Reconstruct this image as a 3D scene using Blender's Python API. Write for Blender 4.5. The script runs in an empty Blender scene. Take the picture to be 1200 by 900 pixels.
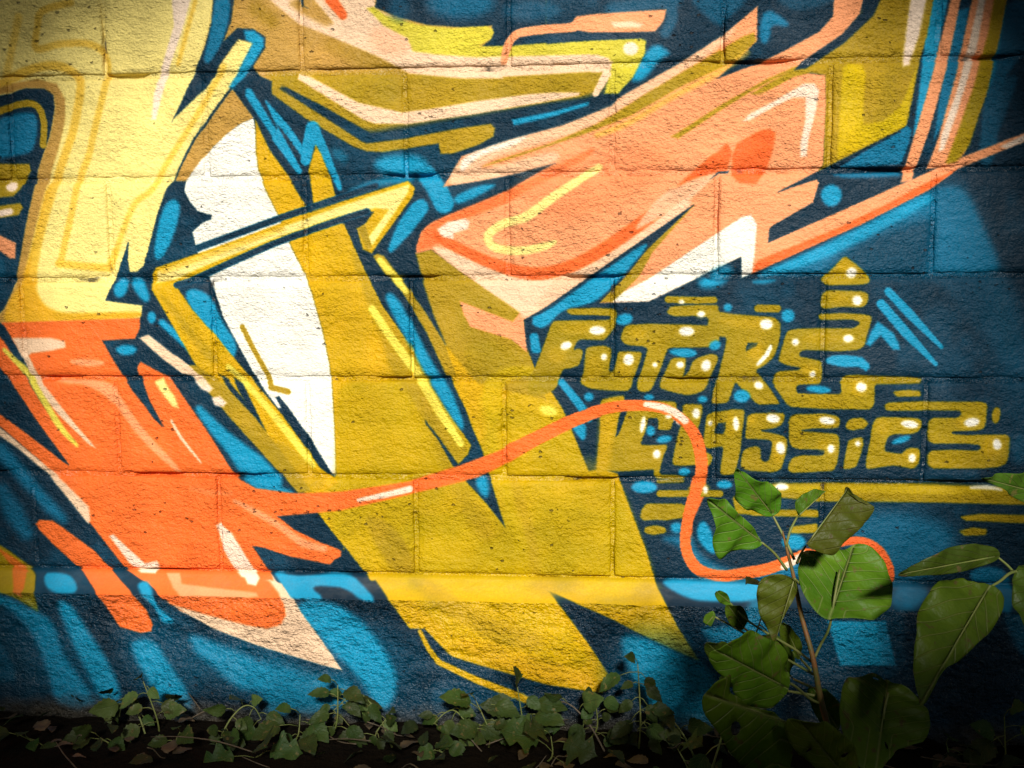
import bpy, math, random
import numpy as np
from mathutils import Vector, Matrix, noise

scene = bpy.context.scene
col = scene.collection
R = math.radians

# ------------------------------------------------------------------ camera
CAM = {'loc': [1.18359, -2.03352, 0.92405], 'right': [0.996806, 0.079663, -0.005679], 'up': [-0.00299, 0.108277, 0.994116], 'lens': 36.009}
cam_d = bpy.data.cameras.new('camera'); cam = bpy.data.objects.new('camera', cam_d); col.objects.link(cam)
cam_d.sensor_width = 36; cam_d.lens = CAM['lens']; cam_d.clip_start = .05; cam_d.clip_end = 500
_r, _u = Vector(CAM['right']), Vector(CAM['up']); _b = _r.cross(_u)
cam.matrix_world = Matrix(((_r.x, _u.x, _b.x, CAM['loc'][0]), (_r.y, _u.y, _b.y, CAM['loc'][1]), (_r.z, _u.z, _b.z, CAM['loc'][2]), (0, 0, 0, 1)))
scene.camera = cam

# ------------------------------------------------------------------ sky, sun, exposure
SUN_EL, SUN_AZ = 29, 8            # azimuth: degrees from straight behind the camera towards its right
sv = Vector((math.sin(R(SUN_AZ))*math.cos(R(SUN_EL)), -math.cos(R(SUN_AZ))*math.cos(R(SUN_EL)), math.sin(R(SUN_EL))))
world = bpy.data.worlds.new('World'); scene.world = world; world.use_nodes = True
wn = world.node_tree.nodes; wl = world.node_tree.links
sky = wn.new('ShaderNodeTexSky'); sky.sky_type = 'NISHITA'; sky.sun_disc = False
sky.sun_elevation = R(SUN_EL); sky.sun_rotation = math.atan2(sv.x, sv.y)
wl.new(sky.outputs[0], wn['Background'].inputs[0]); wn['Background'].inputs[1].default_value = .05
sun_d = bpy.data.lights.new('sun', 'SUN'); sun = bpy.data.objects.new('sun', sun_d); col.objects.link(sun)
sun_d.energy = 5.0; sun_d.angle = R(5.5); sun_d.color = (1, .945, .86)
sun.rotation_euler = sv.to_track_quat('Z', 'Y').to_euler(); sun.location = sv*8
vs = scene.view_settings; vs.view_transform = 'Standard'; vs.look = 'None'; vs.gamma = 1; vs.exposure = .28
try: vs.use_curve_mapping = False
except Exception: pass
scene.render.engine = 'CYCLES'
scene.cycles.use_denoising = True
scene.cycles.max_bounces = 4; scene.cycles.transparent_max_bounces = 8

# ------------------------------------------------------------------ helpers
def mesh_obj(name, verts, faces, mat=None, parent=None, uv=None, smooth=True, loc=None):
    me = bpy.data.meshes.new(name); me.from_pydata([tuple(v) for v in verts], [], [tuple(f) for f in faces]); 
    if uv is not None:
        l = me.uv_layers.new(name='UVMap'); vi = np.empty(len(me.loops), np.int32); me.loops.foreach_get('vertex_index', vi)
        l.data.foreach_set('uv', np.asarray(uv, np.float32)[vi].ravel())
    if smooth: me.polygons.foreach_set('use_smooth', [True]*len(me.polygons))
    me.update()
    o = bpy.data.objects.new(name, me); col.objects.link(o)
    if mat: me.materials.append(mat)
    if parent: o.parent = parent
    if loc is not None: o.location = loc
    return o
def empty(name, loc, label=None, cat=None, group=None):
    o = bpy.data.objects.new(name, None); col.objects.link(o); o.location = loc; o.empty_display_size = .05
    if label: tag(o, label, cat, group)
    return o
def tag(o, label=None, cat=None, group=None, kind=None):
    for k, v in (('label', label), ('category', cat), ('group', group), ('kind', kind)):
        if v: o[k] = v
    return o
def tube(path, rad, n=6):
    path = [Vector(q) for q in path]; V = []; Fc = []
    prev = None
    for i, q in enumerate(path):
        t = (path[min(i + 1, len(path) - 1)] - path[max(i - 1, 0)]).normalized()
        a = t.orthogonal().normalized() if prev is None else (prev - t*prev.dot(t)).normalized()
        prev = a; b = t.cross(a)
        for k in range(n):
            w = 2*math.pi*k/n; V.append(q + (a*math.cos(w) + b*math.sin(w))*rad[i])
    for i in range(len(path) - 1):
        for k in range(n):
            Fc.append((i*n + k, i*n + (k + 1) % n, (i + 1)*n + (k + 1) % n, (i + 1)*n + k))
    Fc.append(tuple(range(n))[::-1]); Fc.append(tuple((len(path) - 1)*n + k for k in range(n)))
    return V, Fc
def smooth_path(P, R_, m=4):
    P = [Vector(q) for q in P]; o = []; rr = []
    for i in range(len(P) - 1):
        p0, p1, p2, p3 = P[max(i - 1, 0)], P[i], P[i + 1], P[min(i + 2, len(P) - 1)]
        for k in range(m):
            t = k/m
            o.append(.5*((2*p1) + (p2 - p0)*t + (2*p0 - 5*p1 + 4*p2 - p3)*t*t + (3*p1 - p0 - 3*p2 + p3)*t**3)); rr.append(R_[i] + (R_[i + 1] - R_[i])*t)
    o.append(P[-1]); rr.append(R_[-1]); return o, rr
class Mat:
    def __init__(s, name):
        s.m = bpy.data.materials.new(name); s.m.use_nodes = True; s.t = s.m.node_tree; s.n = s.t.nodes
        s.p = s.n['Principled BSDF']; s.out = s.n['Material Output']
    def node(s, typ, **kw):
        nd = s.n.new(typ)
        for k, v in kw.items(): setattr(nd, k, v)
        return nd
    def link(s, a, b): s.t.links.new(a, b)
    def noise(s, scale, detail=4, vec=None, rough=.55):
        nd = s.node('ShaderNodeTexNoise'); nd.inputs['Scale'].default_value = scale; nd.inputs['Detail'].default_value = detail; nd.inputs['Roughness'].default_value = rough
        if vec: s.link(vec, nd.inputs['Vector'])
        return nd.outputs['Fac']
    def ramp(s, fac, stops):
        nd = s.node('ShaderNodeValToRGB'); cr = nd.color_ramp
        while len(cr.elements) < len(stops): cr.elements.new(.5)
        for e, (q, c) in zip(cr.elements, stops): e.position = q; e.color = (c, c, c, 1) if np.isscalar(c) else (*c, 1)
        s.link(fac, nd.inputs[0]); return nd.outputs[0]
    def math(s, op, a, b=None, c=None):
        nd = s.node('ShaderNodeMath', operation=op)
        for i, v in enumerate((a, b, c)):
            if v is None: continue
            if np.isscalar(v): nd.inputs[i].default_value = v
            else: s.link(v, nd.inputs[i])
        return nd.outputs[0]
    def mix(s, fac, a, b, blend='MIX'):
        nd = s.node('ShaderNodeMix', data_type='RGBA', blend_type=blend)
        for i, v in ((0, fac), (6, a), (7, b)):
            if hasattr(v, 'node'): s.link(v, nd.inputs[i])
            elif i == 0: nd.inputs[0].default_value = v
            else: nd.inputs[i].default_value = (*v, 1)
        return nd.outputs[2]
    def bump(s, h, dist, strength=1.0, normal=None):
        nd = s.node('ShaderNodeBump'); nd.inputs['Distance'].default_value = dist; nd.inputs['Strength'].default_value = strength
        s.link(h, nd.inputs['Height'])
        if normal: s.link(normal, nd.inputs['Normal'])
        return nd.outputs[0]

# ------------------------------------------------------------------ the mural's paint, worked out stroke by stroke in wall millimetres
TX0, TS0, TMM = (-0.55, -1.35, 0.001)
TW, TH = 3100, 1850
COLS = [(8, 80, 110), (8, 116, 156), (4, 38, 57), (16, 152, 196), (204, 156, 72), (182, 148, 24), (162, 126, 22), (250, 212, 174), (4, 43, 63), (255, 110, 46), (255, 142, 86), (222, 206, 60), (255, 230, 205), (255, 166, 112), (255, 234, 138), (243, 182, 36), (253, 202, 64), (255, 252, 238), (226, 176, 6), (196, 166, 0), (216, 182, 0), (244, 226, 84), (198, 160, 30), (255, 116, 46), (172, 144, 8)]
STROKES = [
[0,0,17.2,0.55,[2397,551,2411,552,2423,556,2434,565,2448,587,2502,705,2514,731,2521,750,2532,777,2566,863,2818,655,2828,682,2575,891,2828,682,2832,701,2579,910,2832,701,2835,721,2582,931,2835,721,2836,741,2583,952,2836,741,2834,753,2581,964,2834,753,2828,755,2575,966,2559,952,2417,783,2397,764,2381,756,2354,752,2271,752,2245,748,2232,740,2222,727,2216,711,2215,696,2219,682,2236,663,2347,574,2369,560,2383,554]],
[0,1,10.3,0.85,[2391,574,2408,572,2422,574,2434,582,2449,603,2496,702,2502,724,2497,733,2475,738,2366,739,2337,739,2318,739,2289,739,2206,739,2177,739,2157,739,2133,740,2104,741,2089,740,2087,735,2102,724,2134,705,2158,691,2174,682,2199,668,2334,596,2358,584,2375,578]],
[0,2,17.2,0.55,[2381,662,2378,701,2372,725,2362,735,2337,739,2206,739,2185,735,2182,728,2190,717,2207,700,2224,687,2240,677,2266,666,2349,636,2370,633,2379,639]],
[0,3,6.9,1,[2079,722,2118,706,2144,694,2162,687,2185,676,2213,662,2236,651,2253,643,2278,630,2329,602,2351,592,2362,589,2371,588,2377,591,2377,595,2372,601,2354,613,2279,655,2254,669,2237,677,2215,688,2189,701,2167,710,2151,717,2134,723,2118,727,2105,732,2094,735,2085,738,2079,740,2073,741,2066,741,2060,741,2053,740,2053,737,2059,732]],
[0,3,5.2,0.8,[2057,746,2070,746,2079,746,2084,747,2085,748,2082,751,2078,753,2073,754,2065,756,2057,756,2050,756,2045,755,2042,754,2040,751,2042,749,2048,748]],
[0,0,24.1,0.5,[2495,753,2511,753,2523,758,2533,768,2542,792,2577,960,2831,749,2836,777,2582,990,2836,777,2839,797,2585,1009,2839,797,2841,826,2587,1039,2841,826,2845,877,2590,1093,2845,877,2844,897,2589,1113,2844,897,2840,898,2585,1114,2840,898,2830,881,2574,1096,2530,1003,2518,975,2512,956,2505,927,2479,792,2478,768,2484,758]],
[0,3,3.4,1,[2365.9,229.9,2381.4,230.3,2375.6,322.9,2353.9,322.4,2346.5,291.2]],
[0,3,3.4,1,[2361,222.1,2454.4,-106.1,2483,-104.9,2390.3,222.8,2373.1,338.4,2343.4,463.3,2334.5,479,2345.6,353.4]],
[0,1,3.4,1,[2399.2,252.3,2428.1,243.8,2419.1,323.8,2392.9,448.4,2372.5,487.5,2379.2,416.7,2391.2,323.2]],
[0,0,5.2,1,[2511,234,2526,234,2538,239,2782,51,2790,60,2546,248,2790,60,2795,78,2550,267,2795,78,2797,105,2552,294,2797,105,2795,123,2550,314,2795,123,2791,134,2546,325,2791,134,2785,141,2539,332,2530,336,2521,342,2514,349,2508,359,2502,370,2498,384,2495,399,2492,425,2488,499,2484,522,2480,532,2474,537,2466,536,2460,532,2457,522,2457,498,2461,424,2463,396,2465,378,2470,351,2483,269,2491,247,2500,238]],
[0,1,5.2,0.8,[2487,252,2489,245,2490,243,2491,249,2490,269,2487,305,2485,330,2483,345,2481,358,2478,370,2475,379,2472,386,2469,390,2466,392,2464,389,2464,381,2467,358,2478,300,2482,275,2485,262]],
[0,0,5.2,0.8,[2488,381,2505,371,2515,368,2520,373,2520,385,2513,406,2507,424,2503,439,2498,452,2494,464,2489,473,2484,480,2477,484,2470,486,2465,483,2462,474,2461,456,2463,428,2467,407,2475,393]],
[0,1,3.4,1,[2201.7,534.4,2240.8,509.3,2302.9,475.3,2321.3,459.8,2330.9,466.3,2325.6,494.7,2312.7,529.5]],
[0,1,5.2,0.8,[2204,546,2283,545,2306,545,2313,547,2315,549,2311,553,2304,555,2292,557,2270,557,2238,555,2214,554,2200,553,2188,551,2179,549,2177,548,2182,547]],
[0,3,3.4,1,[2204.8,587.4,2203.2,596.5,2198.1,603.8,2190.5,607.7,2181.9,607.7,2174.1,603.5,2168.6,596.1,2166.4,587,2168.1,577.9,2173.2,570.7,2180.8,566.7,2189.3,566.9,2197.2,571,2202.7,578.3]],
[0,1,20.6,0.75,[1549,221,1542,236,1521,248,1491,254,1458,253,1428,246,1407,233,1400,218,1407,202,1428,191,1547,-149,1576,-154,1458,185,1576,-154,1608,-153,1492,186,1608,-153,1637,-145,1521,193,1542,206]],
[0,0,13.8,0.7,[1381,227,1379,239,1372,249,1362,254,1352,254,1343,248,1336,238,1334,225,1337,213,1343,203,1353,198,1474,-143,1484,-142,1363,198,1373,204,1379,214]],
[0,0,13.8,0.8,[1671,231,1665,239,1650,245,1627,248,1603,248,1580,243,1565,236,1559,228,1565,220,1580,214,1603,210,1628,211,1650,215,1665,222]],
[1,0,10.3,1,[1767.1,230.1,1883.3,217.3],[13.8,13.8]],
[1,0,5.2,1,[1873.7,220.2,1875.3,225.3,1877.8,232.7,1879.9,240.9,1880.4,248.7,1878.3,256.4,1874.5,264.5,1870.5,271.7,1867.8,276.7],[10.3,10.3,10.3,10.3,10.3,10.3,10.3,10.3,10.3]],
[0,0,6.9,1,[1939,211,2044,-122,2068,-121,1964,212,2068,-121,2086,-121,1983,212,2086,-121,2099,-120,1996,212,2099,-120,2110,-120,2007,213,2110,-120,2118,-119,2015,213,2118,-119,2121,-117,2019,215,2018,220,2012,228,2003,237,1994,245,1987,252,1982,258,1978,263,1973,265,1967,264,1960,261,1952,256,1944,249,1936,241,1928,233,1919,224,1918,217,1924,213,2029,-121,2044,-122]],
[0,0,6.9,0.7,[2105,215,2205,-116,2262,-114,2163,217,2262,-114,2281,-112,2183,219,2186,222,2180,226,2167,231,2153,236,2141,239,2129,240,2117,241,2106,240,2096,236,2087,231,2079,225,2077,220,2083,216,2184,-115,2205,-116]],
[0,1,5.2,1,[2049,251,2051,247,2054,245,2056,243,2059,242,2062,241,2067,242,2072,245,2079,249,2087,255,2093,260,2097,264,2098,267,2097,269,2094,271,2090,271,2084,270,2077,268,2071,269,2067,271,2065,276,2065,283,2064,289,2062,294,2061,297,2059,300,2057,301,2054,301,2052,301,2049,299,2047,295,2045,289,2045,281,2045,271,2046,263,2047,256]],
[0,3,6.9,1,[1858,301,1864,306,1869,309,1872,312,1874,314,1875,316,1874,317,1872,319,1868,321,1863,324,1858,328,1852,333,1846,341,1839,350,1833,357,1827,362,1821,365,1815,367,1811,367,1808,367,1806,365,1805,362,1805,358,1807,352,1811,344,1816,334,1821,326,1826,318,1833,311,1839,305,1845,301,1852,300]],
[0,3,3.4,1,[1572.8,434.2,1721.9,401.3,1721.9,409.3,1655.9,427.5,1576,445.7]],
[0,3,3.4,1,[1569.4,435.8,1622.7,422.1,1606.1,434.8,1572.7,445.6]],
[0,3,13.8,1,[1407,519,1401,528,1386,535,1364,539,1340,539,1318,534,1303,526,1298,517,1303,508,1319,500,1341,497,1365,497,1387,501,1402,509]],
[1,3,5.2,1,[1403.3,538.4,1407,543.5,1412.5,550.9,1418.3,559.1,1423.3,566.8,1427.4,574.2,1431.2,581.9,1434.3,588.8,1436.5,593.5],[18.9,18.9,18.9,18.9,18.9,18.9,18.9,18.9,18.9]],
[1,3,8.6,0.7,[1257.2,569.8,1264.4,566.8,1274.6,562.4,1286.9,557.7,1300.6,553.7,1317.6,550.3,1337.6,547.3,1356.3,544.7,1369.2,542.9],[8.6,8.6,8.6,8.6,8.6,8.6,8.6,8.6,8.6]],
[0,3,10.3,0.5,[1245,511,1240,513,1233,513,1225,509,1218,503,1214,497,1212,490,1214,485,1219,482,1226,483,1234,486,1241,492,1246,499,1247,506]],
[0,3,5.2,1,[1473,573,1486,567,1498,563,1509,560,1519,558,1529,558,1535,558,1539,559,1538,561,1535,564,1530,567,1523,571,1514,576,1503,581,1494,586,1485,589,1477,592,1470,594,1465,595,1461,594,1458,591,1456,587,1458,582,1464,578]],
[1,3,4.3,1,[1388.7,601.4,1383,608.5,1374.7,618.7,1365.6,630.2,1357.2,641.2,1349.3,652.5,1341.2,664.6,1334,675.5,1329,683],[17.2,17,16.8,16.6,16.3,13.8,11.2,8.6,6]],
[0,4,2.7,1,[1005.1,186.3,1135.6,-158.4,1752.5,-133.9,1639.8,203.1,1639.6,274.5,1506.9,319.6,1372.4,349.1,1236,379.1,1117,340.6,1099.2,360,1095.1,379.7,1058.9,323,1039.1,345.6,996.8,411,957.2,440.3,1002.1,267.7]],
[0,4,2.7,1,[1017.9,358.4,1062.5,422.1,1027.3,434.8,973.3,477.3,912.6,543.8,887.9,543.4,942.8,450.1]],
[0,5,10.3,1,[1121,336,1332,339,1362,339,1383,339,1413,340,1699,340,1725,341,1737,342,1746,344,1750,346,1754,350,1755,356,1754,364,1752,374,1745,382,1734,388,1711,393,1677,396,1649,399,1630,401,1600,406,1546,414,1516,419,1496,422,1466,426,1411,434,1381,439,1361,442,1340,445,1317,449,1298,451,1281,450,1266,447,1254,443,1240,437,1224,430,1204,420,1180,407,1160,395,1144,385,1130,374,1116,363,1105,354,1096,347,1090,342,1086,339,1088,337,1096,336]],
[0,5,13.8,0.2,[1242,201,1272,201,1294,207,1307,216,1320,239,1343,305,1346,327,1339,334,1316,333,1277,323,1251,313,1239,301,1227,276,1217,237,1215,214,1223,205]],
[1,6,15.5,0.55,[1212.7,283.9,1222.7,288.9,1236.9,296.1,1253.7,304,1271.6,311.3,1292.8,318.2,1317.4,325.2,1340.1,331.5,1355.7,335.8],[12,12,12,12,12,12,12,12,12]],
[1,6,10.3,0.7,[1069.6,212.3,1099.7,235.8],[13.8,13.8]],
[0,7,3.6,1,[1097.5,196.9,1121.6,189.4,1248.8,-153.9,1429.8,-146.8,1307.9,194.3,1307.4,218.4,1357.4,243.7,1440.4,294,1573.5,313,1738,308.7,1780.5,319.2,1774.1,341.4,1721.8,353.1,1573.2,356.5,1473.2,354.4,1372.5,342.6,1305.6,307.1,1204.7,264.3,1154.2,243.6]],
[0,4,6.9,1,[1148,197,1166,195,1181,196,1193,202,1203,211,1209,225,1213,235,1215,243,1215,248,1212,249,1206,248,1196,243,1178,234,1152,218,1139,208,1139,201]],
[0,4,5.2,1,[1174,191,1299,-152,1309,-152,1184,191,1309,-152,1318,-148,1193,194,1201,201,1208,210,1215,223,1220,233,1223,240,1223,244,1221,246,1216,244,1208,238,1197,227,1181,212,1172,201,1170,194]],
[0,8,2.2,1,[1154,190.3,1280.3,-152.7,1290.2,-152.3,1164.2,190.5,1165.3,211.5,1175.4,215,1158.6,208.1]],
[1,9,3.4,1,[1220,200,1243,229.6],[12,8.6]],
[1,7,3.4,1,[1189.6,192.8,1225.9,235.7],[6,6]],
[0,10,13.8,0.25,[1331,256,1347,262,1359,269,1368,275,1373,282,1374,290,1373,296,1368,301,1359,305,1348,308,1337,308,1326,306,1315,301,1305,294,1298,286,1295,278,1296,269,1300,260,1307,255,1318,254]],
[0,11,3.6,1,[1290.5,217.9,1304.1,215.1,1327.3,231.7,1390.8,251,1457.6,259,1524.1,255.8,1539,264.2,1535.5,280.1,1510.5,293.9,1639.6,290.5,1639.6,312.9,1507,314.8,1426.8,308.2,1379.9,300.7,1370.3,276.2,1323.6,251]],
[0,8,2.7,1,[1311.2,194.4,1433.1,-146.6,1752.5,-133.9,1639.8,203.1,1639.6,271.3,1573.6,295.4,1517.2,294.1,1533.9,281.6,1538.9,269,1534.1,256,1474.2,257.8,1407.5,251.4,1357.5,237.3,1307.4,216.8]],
[0,1,17.2,0.7,[1541,215,1534,227,1516,237,1489,241,1460,241,1433,234,1415,224,1408,211,1415,199,1534,-141,1552,-150,1434,190,1552,-150,1578,-154,1460,185,1578,-154,1607,-153,1490,186,1607,-153,1632,-146,1516,192,1632,-146,1650,-136,1535,202]],
[0,0,13.8,0.7,[1375,217,1372,228,1367,237,1359,242,1350,241,1342,236,1336,227,1334,216,1337,205,1342,196,1463,-145,1471,-149,1350,191,1471,-149,1480,-149,1359,192,1480,-149,1488,-144,1367,197,1373,206]],
[0,0,12,0.85,[1666,231,1660,239,1645,246,1623,250,1598,249,1575,245,1560,237,1554,228,1560,219,1575,212,1598,209,1623,209,1645,214,1660,222]],
[0,11,3.1,1,[1570.2,298.5,1705.3,288.8,1819.3,285.1,1830.7,291.7,1829.3,313.9,1806.9,358,1777.7,389.5,1751.4,389,1761.1,350.7,1767.5,328.4,1721.7,314.7,1573.4,317.8]],
[0,7,3.4,1,[1556.9,314.3,1738.1,315,1761,321.9,1764.3,341.1,1721.8,346.7,1556.7,346.4]],
[0,5,3.1,1,[1556.6,352.9,1721.8,346.7,1752.9,350.5,1738.3,379.1,1705.4,392.9,1556.2,414.4]],
[1,7,2.4,1,[1756.2,350.6,1735,388.6],[8.6,6]],
[0,7,3.1,1,[1151.4,338.1,1171.9,343.4,1269.7,396.1,1354.3,415.7,1405.2,411.7,1506.2,397.3,1606.3,386.2,1655.9,383.9,1705.4,384.9,1702.1,391.2,1639.4,401.4,1506,421.7,1370.9,438.9,1302.9,437.8,1277.5,429.1,1201.7,381.7,1147.7,347.8]],
[0,12,3.4,1,[1816.2,305.6,1814.8,311.1,1810.8,315.5,1805,317.8,1798.4,317.6,1792.6,315.1,1788.5,310.5,1787,305,1788.4,299.5,1792.4,295.2,1798.3,292.8,1804.8,293,1810.7,295.6,1814.8,300.1]],
[1,13,2.1,1,[1556.8,323.9,1557.8,319.2,1559.3,312.5,1561.2,305.1,1563.6,298.4,1566.3,292.3,1569.3,286.3,1573.2,280.8,1578.6,276.3,1585.3,273.1,1592.9,270.8,1602.5,269.1,1615,267.6,1633.2,266,1655.9,264.8,1677.4,263.8,1692.2,263],[6,6.5,6.9,7.3,7.7,8,8.2,8.4,8.6,8.6,8.6,8.6,8.6,8.6,8.6,8.6,8.6]],
[0,13,2.9,1,[1688.9,266.1,1685.6,256.5,1698.7,242.6,1737.8,238.8,1869,234.2,1864.4,254.6,1848.4,274.7,1803,275.2,1721.6,273.3]],
[0,7,3.4,1,[1763.9,255.3,1802.9,254.6,1825.6,259.9,1819.2,266.1,1770.5,264.9]],
[0,8,2.7,1,[1576.9,293.8,1586.9,279.7,1639.6,274.5,1737.9,275.3,1830.6,275.9,1838.8,282.4,1827.5,286.9,1738,288,1639.6,290.5]],
[0,8,2.7,1,[1116.2,365.3,1124.9,363.8,1201.1,403.1,1268.7,442.2,1292.3,455.7,1353.7,453.4,1472.3,435.8,1606.2,415.3,1721.9,396.4,1767.8,387.7,1781,392.7,1766.3,411.8,1672.4,447.3,1572.6,471.7,1473.2,503,1435.2,562,1299,628.9,1236.8,631.7,1164.5,609.1,1123.2,534.7,1061.9,442,1043.4,372.1,1065.1,346.2,1095.2,376.4,1267.8,481.8]],
[0,5,2.9,1,[1081.7,366.2,1096.2,343.5,1120,353.8,1111,366.8,1192.2,417.8,1274.9,472,1285.1,475.4,1353.4,468.3,1472.1,448.8,1530.9,441.6,1539.2,449.9,1535.8,466.2,1505.4,482.1,1454.7,497.8,1431,497.4,1427.9,477.6,1318.9,492.5,1284.7,490.3,1259.2,481.7,1166.1,427.2]],
[0,3,13.8,1,[1407,519,1401,528,1386,535,1364,539,1340,539,1318,534,1303,526,1298,517,1303,508,1319,500,1341,497,1365,497,1387,501,1402,509]],
[1,3,5.2,1,[1403.3,538.4,1407,543.5,1412.5,550.9,1418.3,559.1,1423.3,566.8,1427.4,574.2,1431.2,581.9,1434.3,588.8,1436.5,593.5],[18.9,18.9,18.9,18.9,18.9,18.9,18.9,18.9,18.9]],
[1,3,8.6,0.7,[1257.2,569.8,1264.4,566.8,1274.6,562.4,1286.9,557.7,1300.6,553.7,1317.6,550.3,1337.6,547.3,1356.3,544.7,1369.2,542.9],[8.6,8.6,8.6,8.6,8.6,8.6,8.6,8.6,8.6]],
[0,3,10.3,0.5,[1245,511,1240,513,1233,513,1225,509,1218,503,1214,497,1212,490,1214,485,1219,482,1226,483,1234,486,1241,492,1246,499,1247,506]],
[0,3,3.4,1,[1572.8,434.2,1655.9,419.4,1721.9,402.9,1721.9,409.3,1655.9,429.2,1576,445.7]],
[1,3,2.8,1,[1047,368.9,1093.1,442.5,1146,526.6],[10.3,12.9,6]],
[1,3,2.8,1,[1064,379.1,1122.5,443,1157.3,493.4,1176,443.9,1207,510.8,1228.1,561.1],[8.6,7.7,6.9,13.8,8.6,5.2]],
[1,3,2.8,1,[1175.9,447.2,1160.4,506.8],[12,10.3]],
[0,14,2.7,1,[536,198.8,208.7,445,776.4,-172.7,635.2,176.6,776.4,-172.7,1115.6,-159.2,984.5,185.8,979.2,234.5,961.5,288.1,940.6,332.1,917.7,378,894.9,419.2,933.1,386.6,969.3,354.1,993.2,320,1031.4,270,1062.2,277.3,1040.2,316.1,1012.5,361.6,964.9,423.7,933.6,461.6,907.1,506.6,887.9,543.4,873,560.2,851.2,611,832.3,672.5,817.9,713.7,803,725.7,786.8,725.6,784.3,701.4,787.9,665.2,763.3,727.2,735.2,782.7,814.3,791.7,811.9,805.7,805.8,819.6,496.1,831.3,156.1,1103.2,157.6,1084.8,497.3,813.6,516.8,796.1,541.6,752.2,554.5,691.2,577.4,613.4,593.4,556.8,606.9,510.9,633.8,451.8,647.6,398.1,645.5,371.1,624.8,357.3,589.1,355,525,372.2,194.3,625.4,208.7,445]],
[0,4,3.4,1,[525.2,368.9,589.1,355,624.8,357.3,645.5,371.1,647.6,398.1,633.8,451.8,606.9,510.9,593.4,556.8,577.4,613.4,554.5,691.2,541.6,752.2,516.8,796.1,496.7,822.5,512.6,834.9,546.9,817.3,557.8,757.6,576.4,691.3,601,613.6,624.8,545.2,650.3,477.5,667.9,418.6,670.1,378.3,653.9,347.9,611.7,337,526.5,348.7,196.2,600.9,194.5,621.9]],
[0,15,5.2,1,[541,765,547,757,554,745,561,731,569,712,578,688,585,667,592,647,601,619,613,583,621,560,627,550,632,545,636,545,638,550,636,560,631,579,621,606,613,629,607,648,602,665,597,683,593,700,590,716,589,732,588,747,589,761,592,773,598,784,606,793,617,800,632,805,651,808,675,808,698,808,719,808,746,807,777,806,797,806,807,807,811,810,809,815,802,818,790,821,762,822,697,824,664,825,642,825,609,827,550,831,524,829,516,823,515,813,521,799,528,787,534,775]],
[1,16,4.3,0.9,[526.5,348.7,534.6,345.1,546.2,340,559.5,334.5,572.7,329.5,586,324.9,600.1,320.3,614.2,316.4,627.3,313.9,639.5,312.8,651.1,312.8,661.9,314,671.7,316.5,680.7,320.4,689,325.7,695.9,332,700.8,338.8,703.2,345.6,703.6,352.9,702.5,361.5,700.8,372.2,698.2,385.9,694.5,401.8,690,418.9,684.8,435.8,678.9,452.3,672.1,469.1,664.9,486.1,657.9,503.1,651.2,519.4,644.6,535.4,637.8,552.2,630.6,571,622.5,593.3,613.7,618.1,605.2,642.9,598,665.5,592.3,686.2,587.5,706.1,583.8,723,581.1,734.9],[8.6,8.6,8.6,8.6,8.6,8.6,8.6,8.6,8.6,8.6,8.6,8.6,8.6,8.6,8.6,8.6,8.6,8.6,8.6,8.6,8.6,8.6,8.6,8.6,8.6,8.6,8.6,8.6,8.6,8.6,8.6,8.6,8.6,8.6,8.6,8.6,8.6,8.6,8.6,8.6,8.6]],
[1,16,3.8,0.8,[692.8,191.3,681,193.6,663.9,196.8,646.4,201,633.5,206.2,626.9,212.6,623.8,220.1,622.5,228.4,621,237.3,618.2,248,615.2,260.4,614.1,271.5,616.8,278.7,624.7,280.1,636.4,277.7,650,273.9,663.6,271.4,677.6,270.5,692.8,269.8,707.6,269.9,720.3,271.1,730.7,273.4,739.6,276.8,747,281.2,753.1,286.7,757.7,294,760.9,302.7,762.8,311.8,763.8,320.1,763.5,326.7,762,332.4,759.8,338.6,757.1,346.6,754,357,750.2,369.2,746.2,382,742.3,394.7,738.5,407.2,734.8,419.8,731,432.4,727.2,444.9,723.6,457.2,720.2,469.3,716.5,481.5,712.2,493.7,707,505.6,701.2,517.3,695.3,529.4,689.9,542.6,685.4,556.6,681.4,571,677.2,587.1,672.1,605.8,664.9,630.4,656.5,659.5,648.5,686.8,643,705.7],[6.9,6.9,6.9,6.9,6.9,6.9,6.9,6.9,6.9,6.9,6.9,6.9,6.9,6.9,6.9,6.9,6.9,6.9,6.9,6.9,6.9,6.9,6.9,6.9,6.9,6.9,6.9,6.9,6.9,6.9,6.9,6.9,6.9,6.9,6.9,6.9,6.9,6.9,6.9,6.9,6.9,6.9,6.9,6.9,6.9,6.9,6.9,6.9,6.9,6.9,6.9,6.9,6.9,6.9,6.9,6.9,6.9]],
[1,16,3.8,0.9,[639.3,707.4,695.3,713,745.7,716.7,758.2,684],[7.7,7.7,7.7,7.7]],
[1,16,4.3,0.75,[757.7,692.6,761.3,683.4,766.3,670.2,772.1,655.4,778.2,641.1,784.4,627,791.1,612.3,798.2,598.4,805.9,586.6,814.5,578.6,823.9,573.2,833.5,567.8,842.8,559.8,851.3,548.5,859.4,535.3,867.8,520.9,877.1,506.1,887.8,490.9,899.4,474.7,911.1,458.5,922,443,931.8,428.8,940.9,415.2,949.9,401.6,959.3,387.1,970.3,369.8,982.1,350.9,992.7,333.7,1000.1,321.8],[6,6,6,6,6,6,6,6,6,6,6,6,6,6,6,6,6,6,6,6,6,6,6,6,6,6,6,6,6]],
[1,16,5.2,0.6,[583.1,216.5,580.7,225.1,577.4,237.3,573.4,251.5,569.4,266,564.7,282.2,559.4,300.5,554.5,317.3,551.1,329],[7.7,7.7,7.7,7.7,7.7,7.7,7.7,7.7,7.7]],
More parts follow.
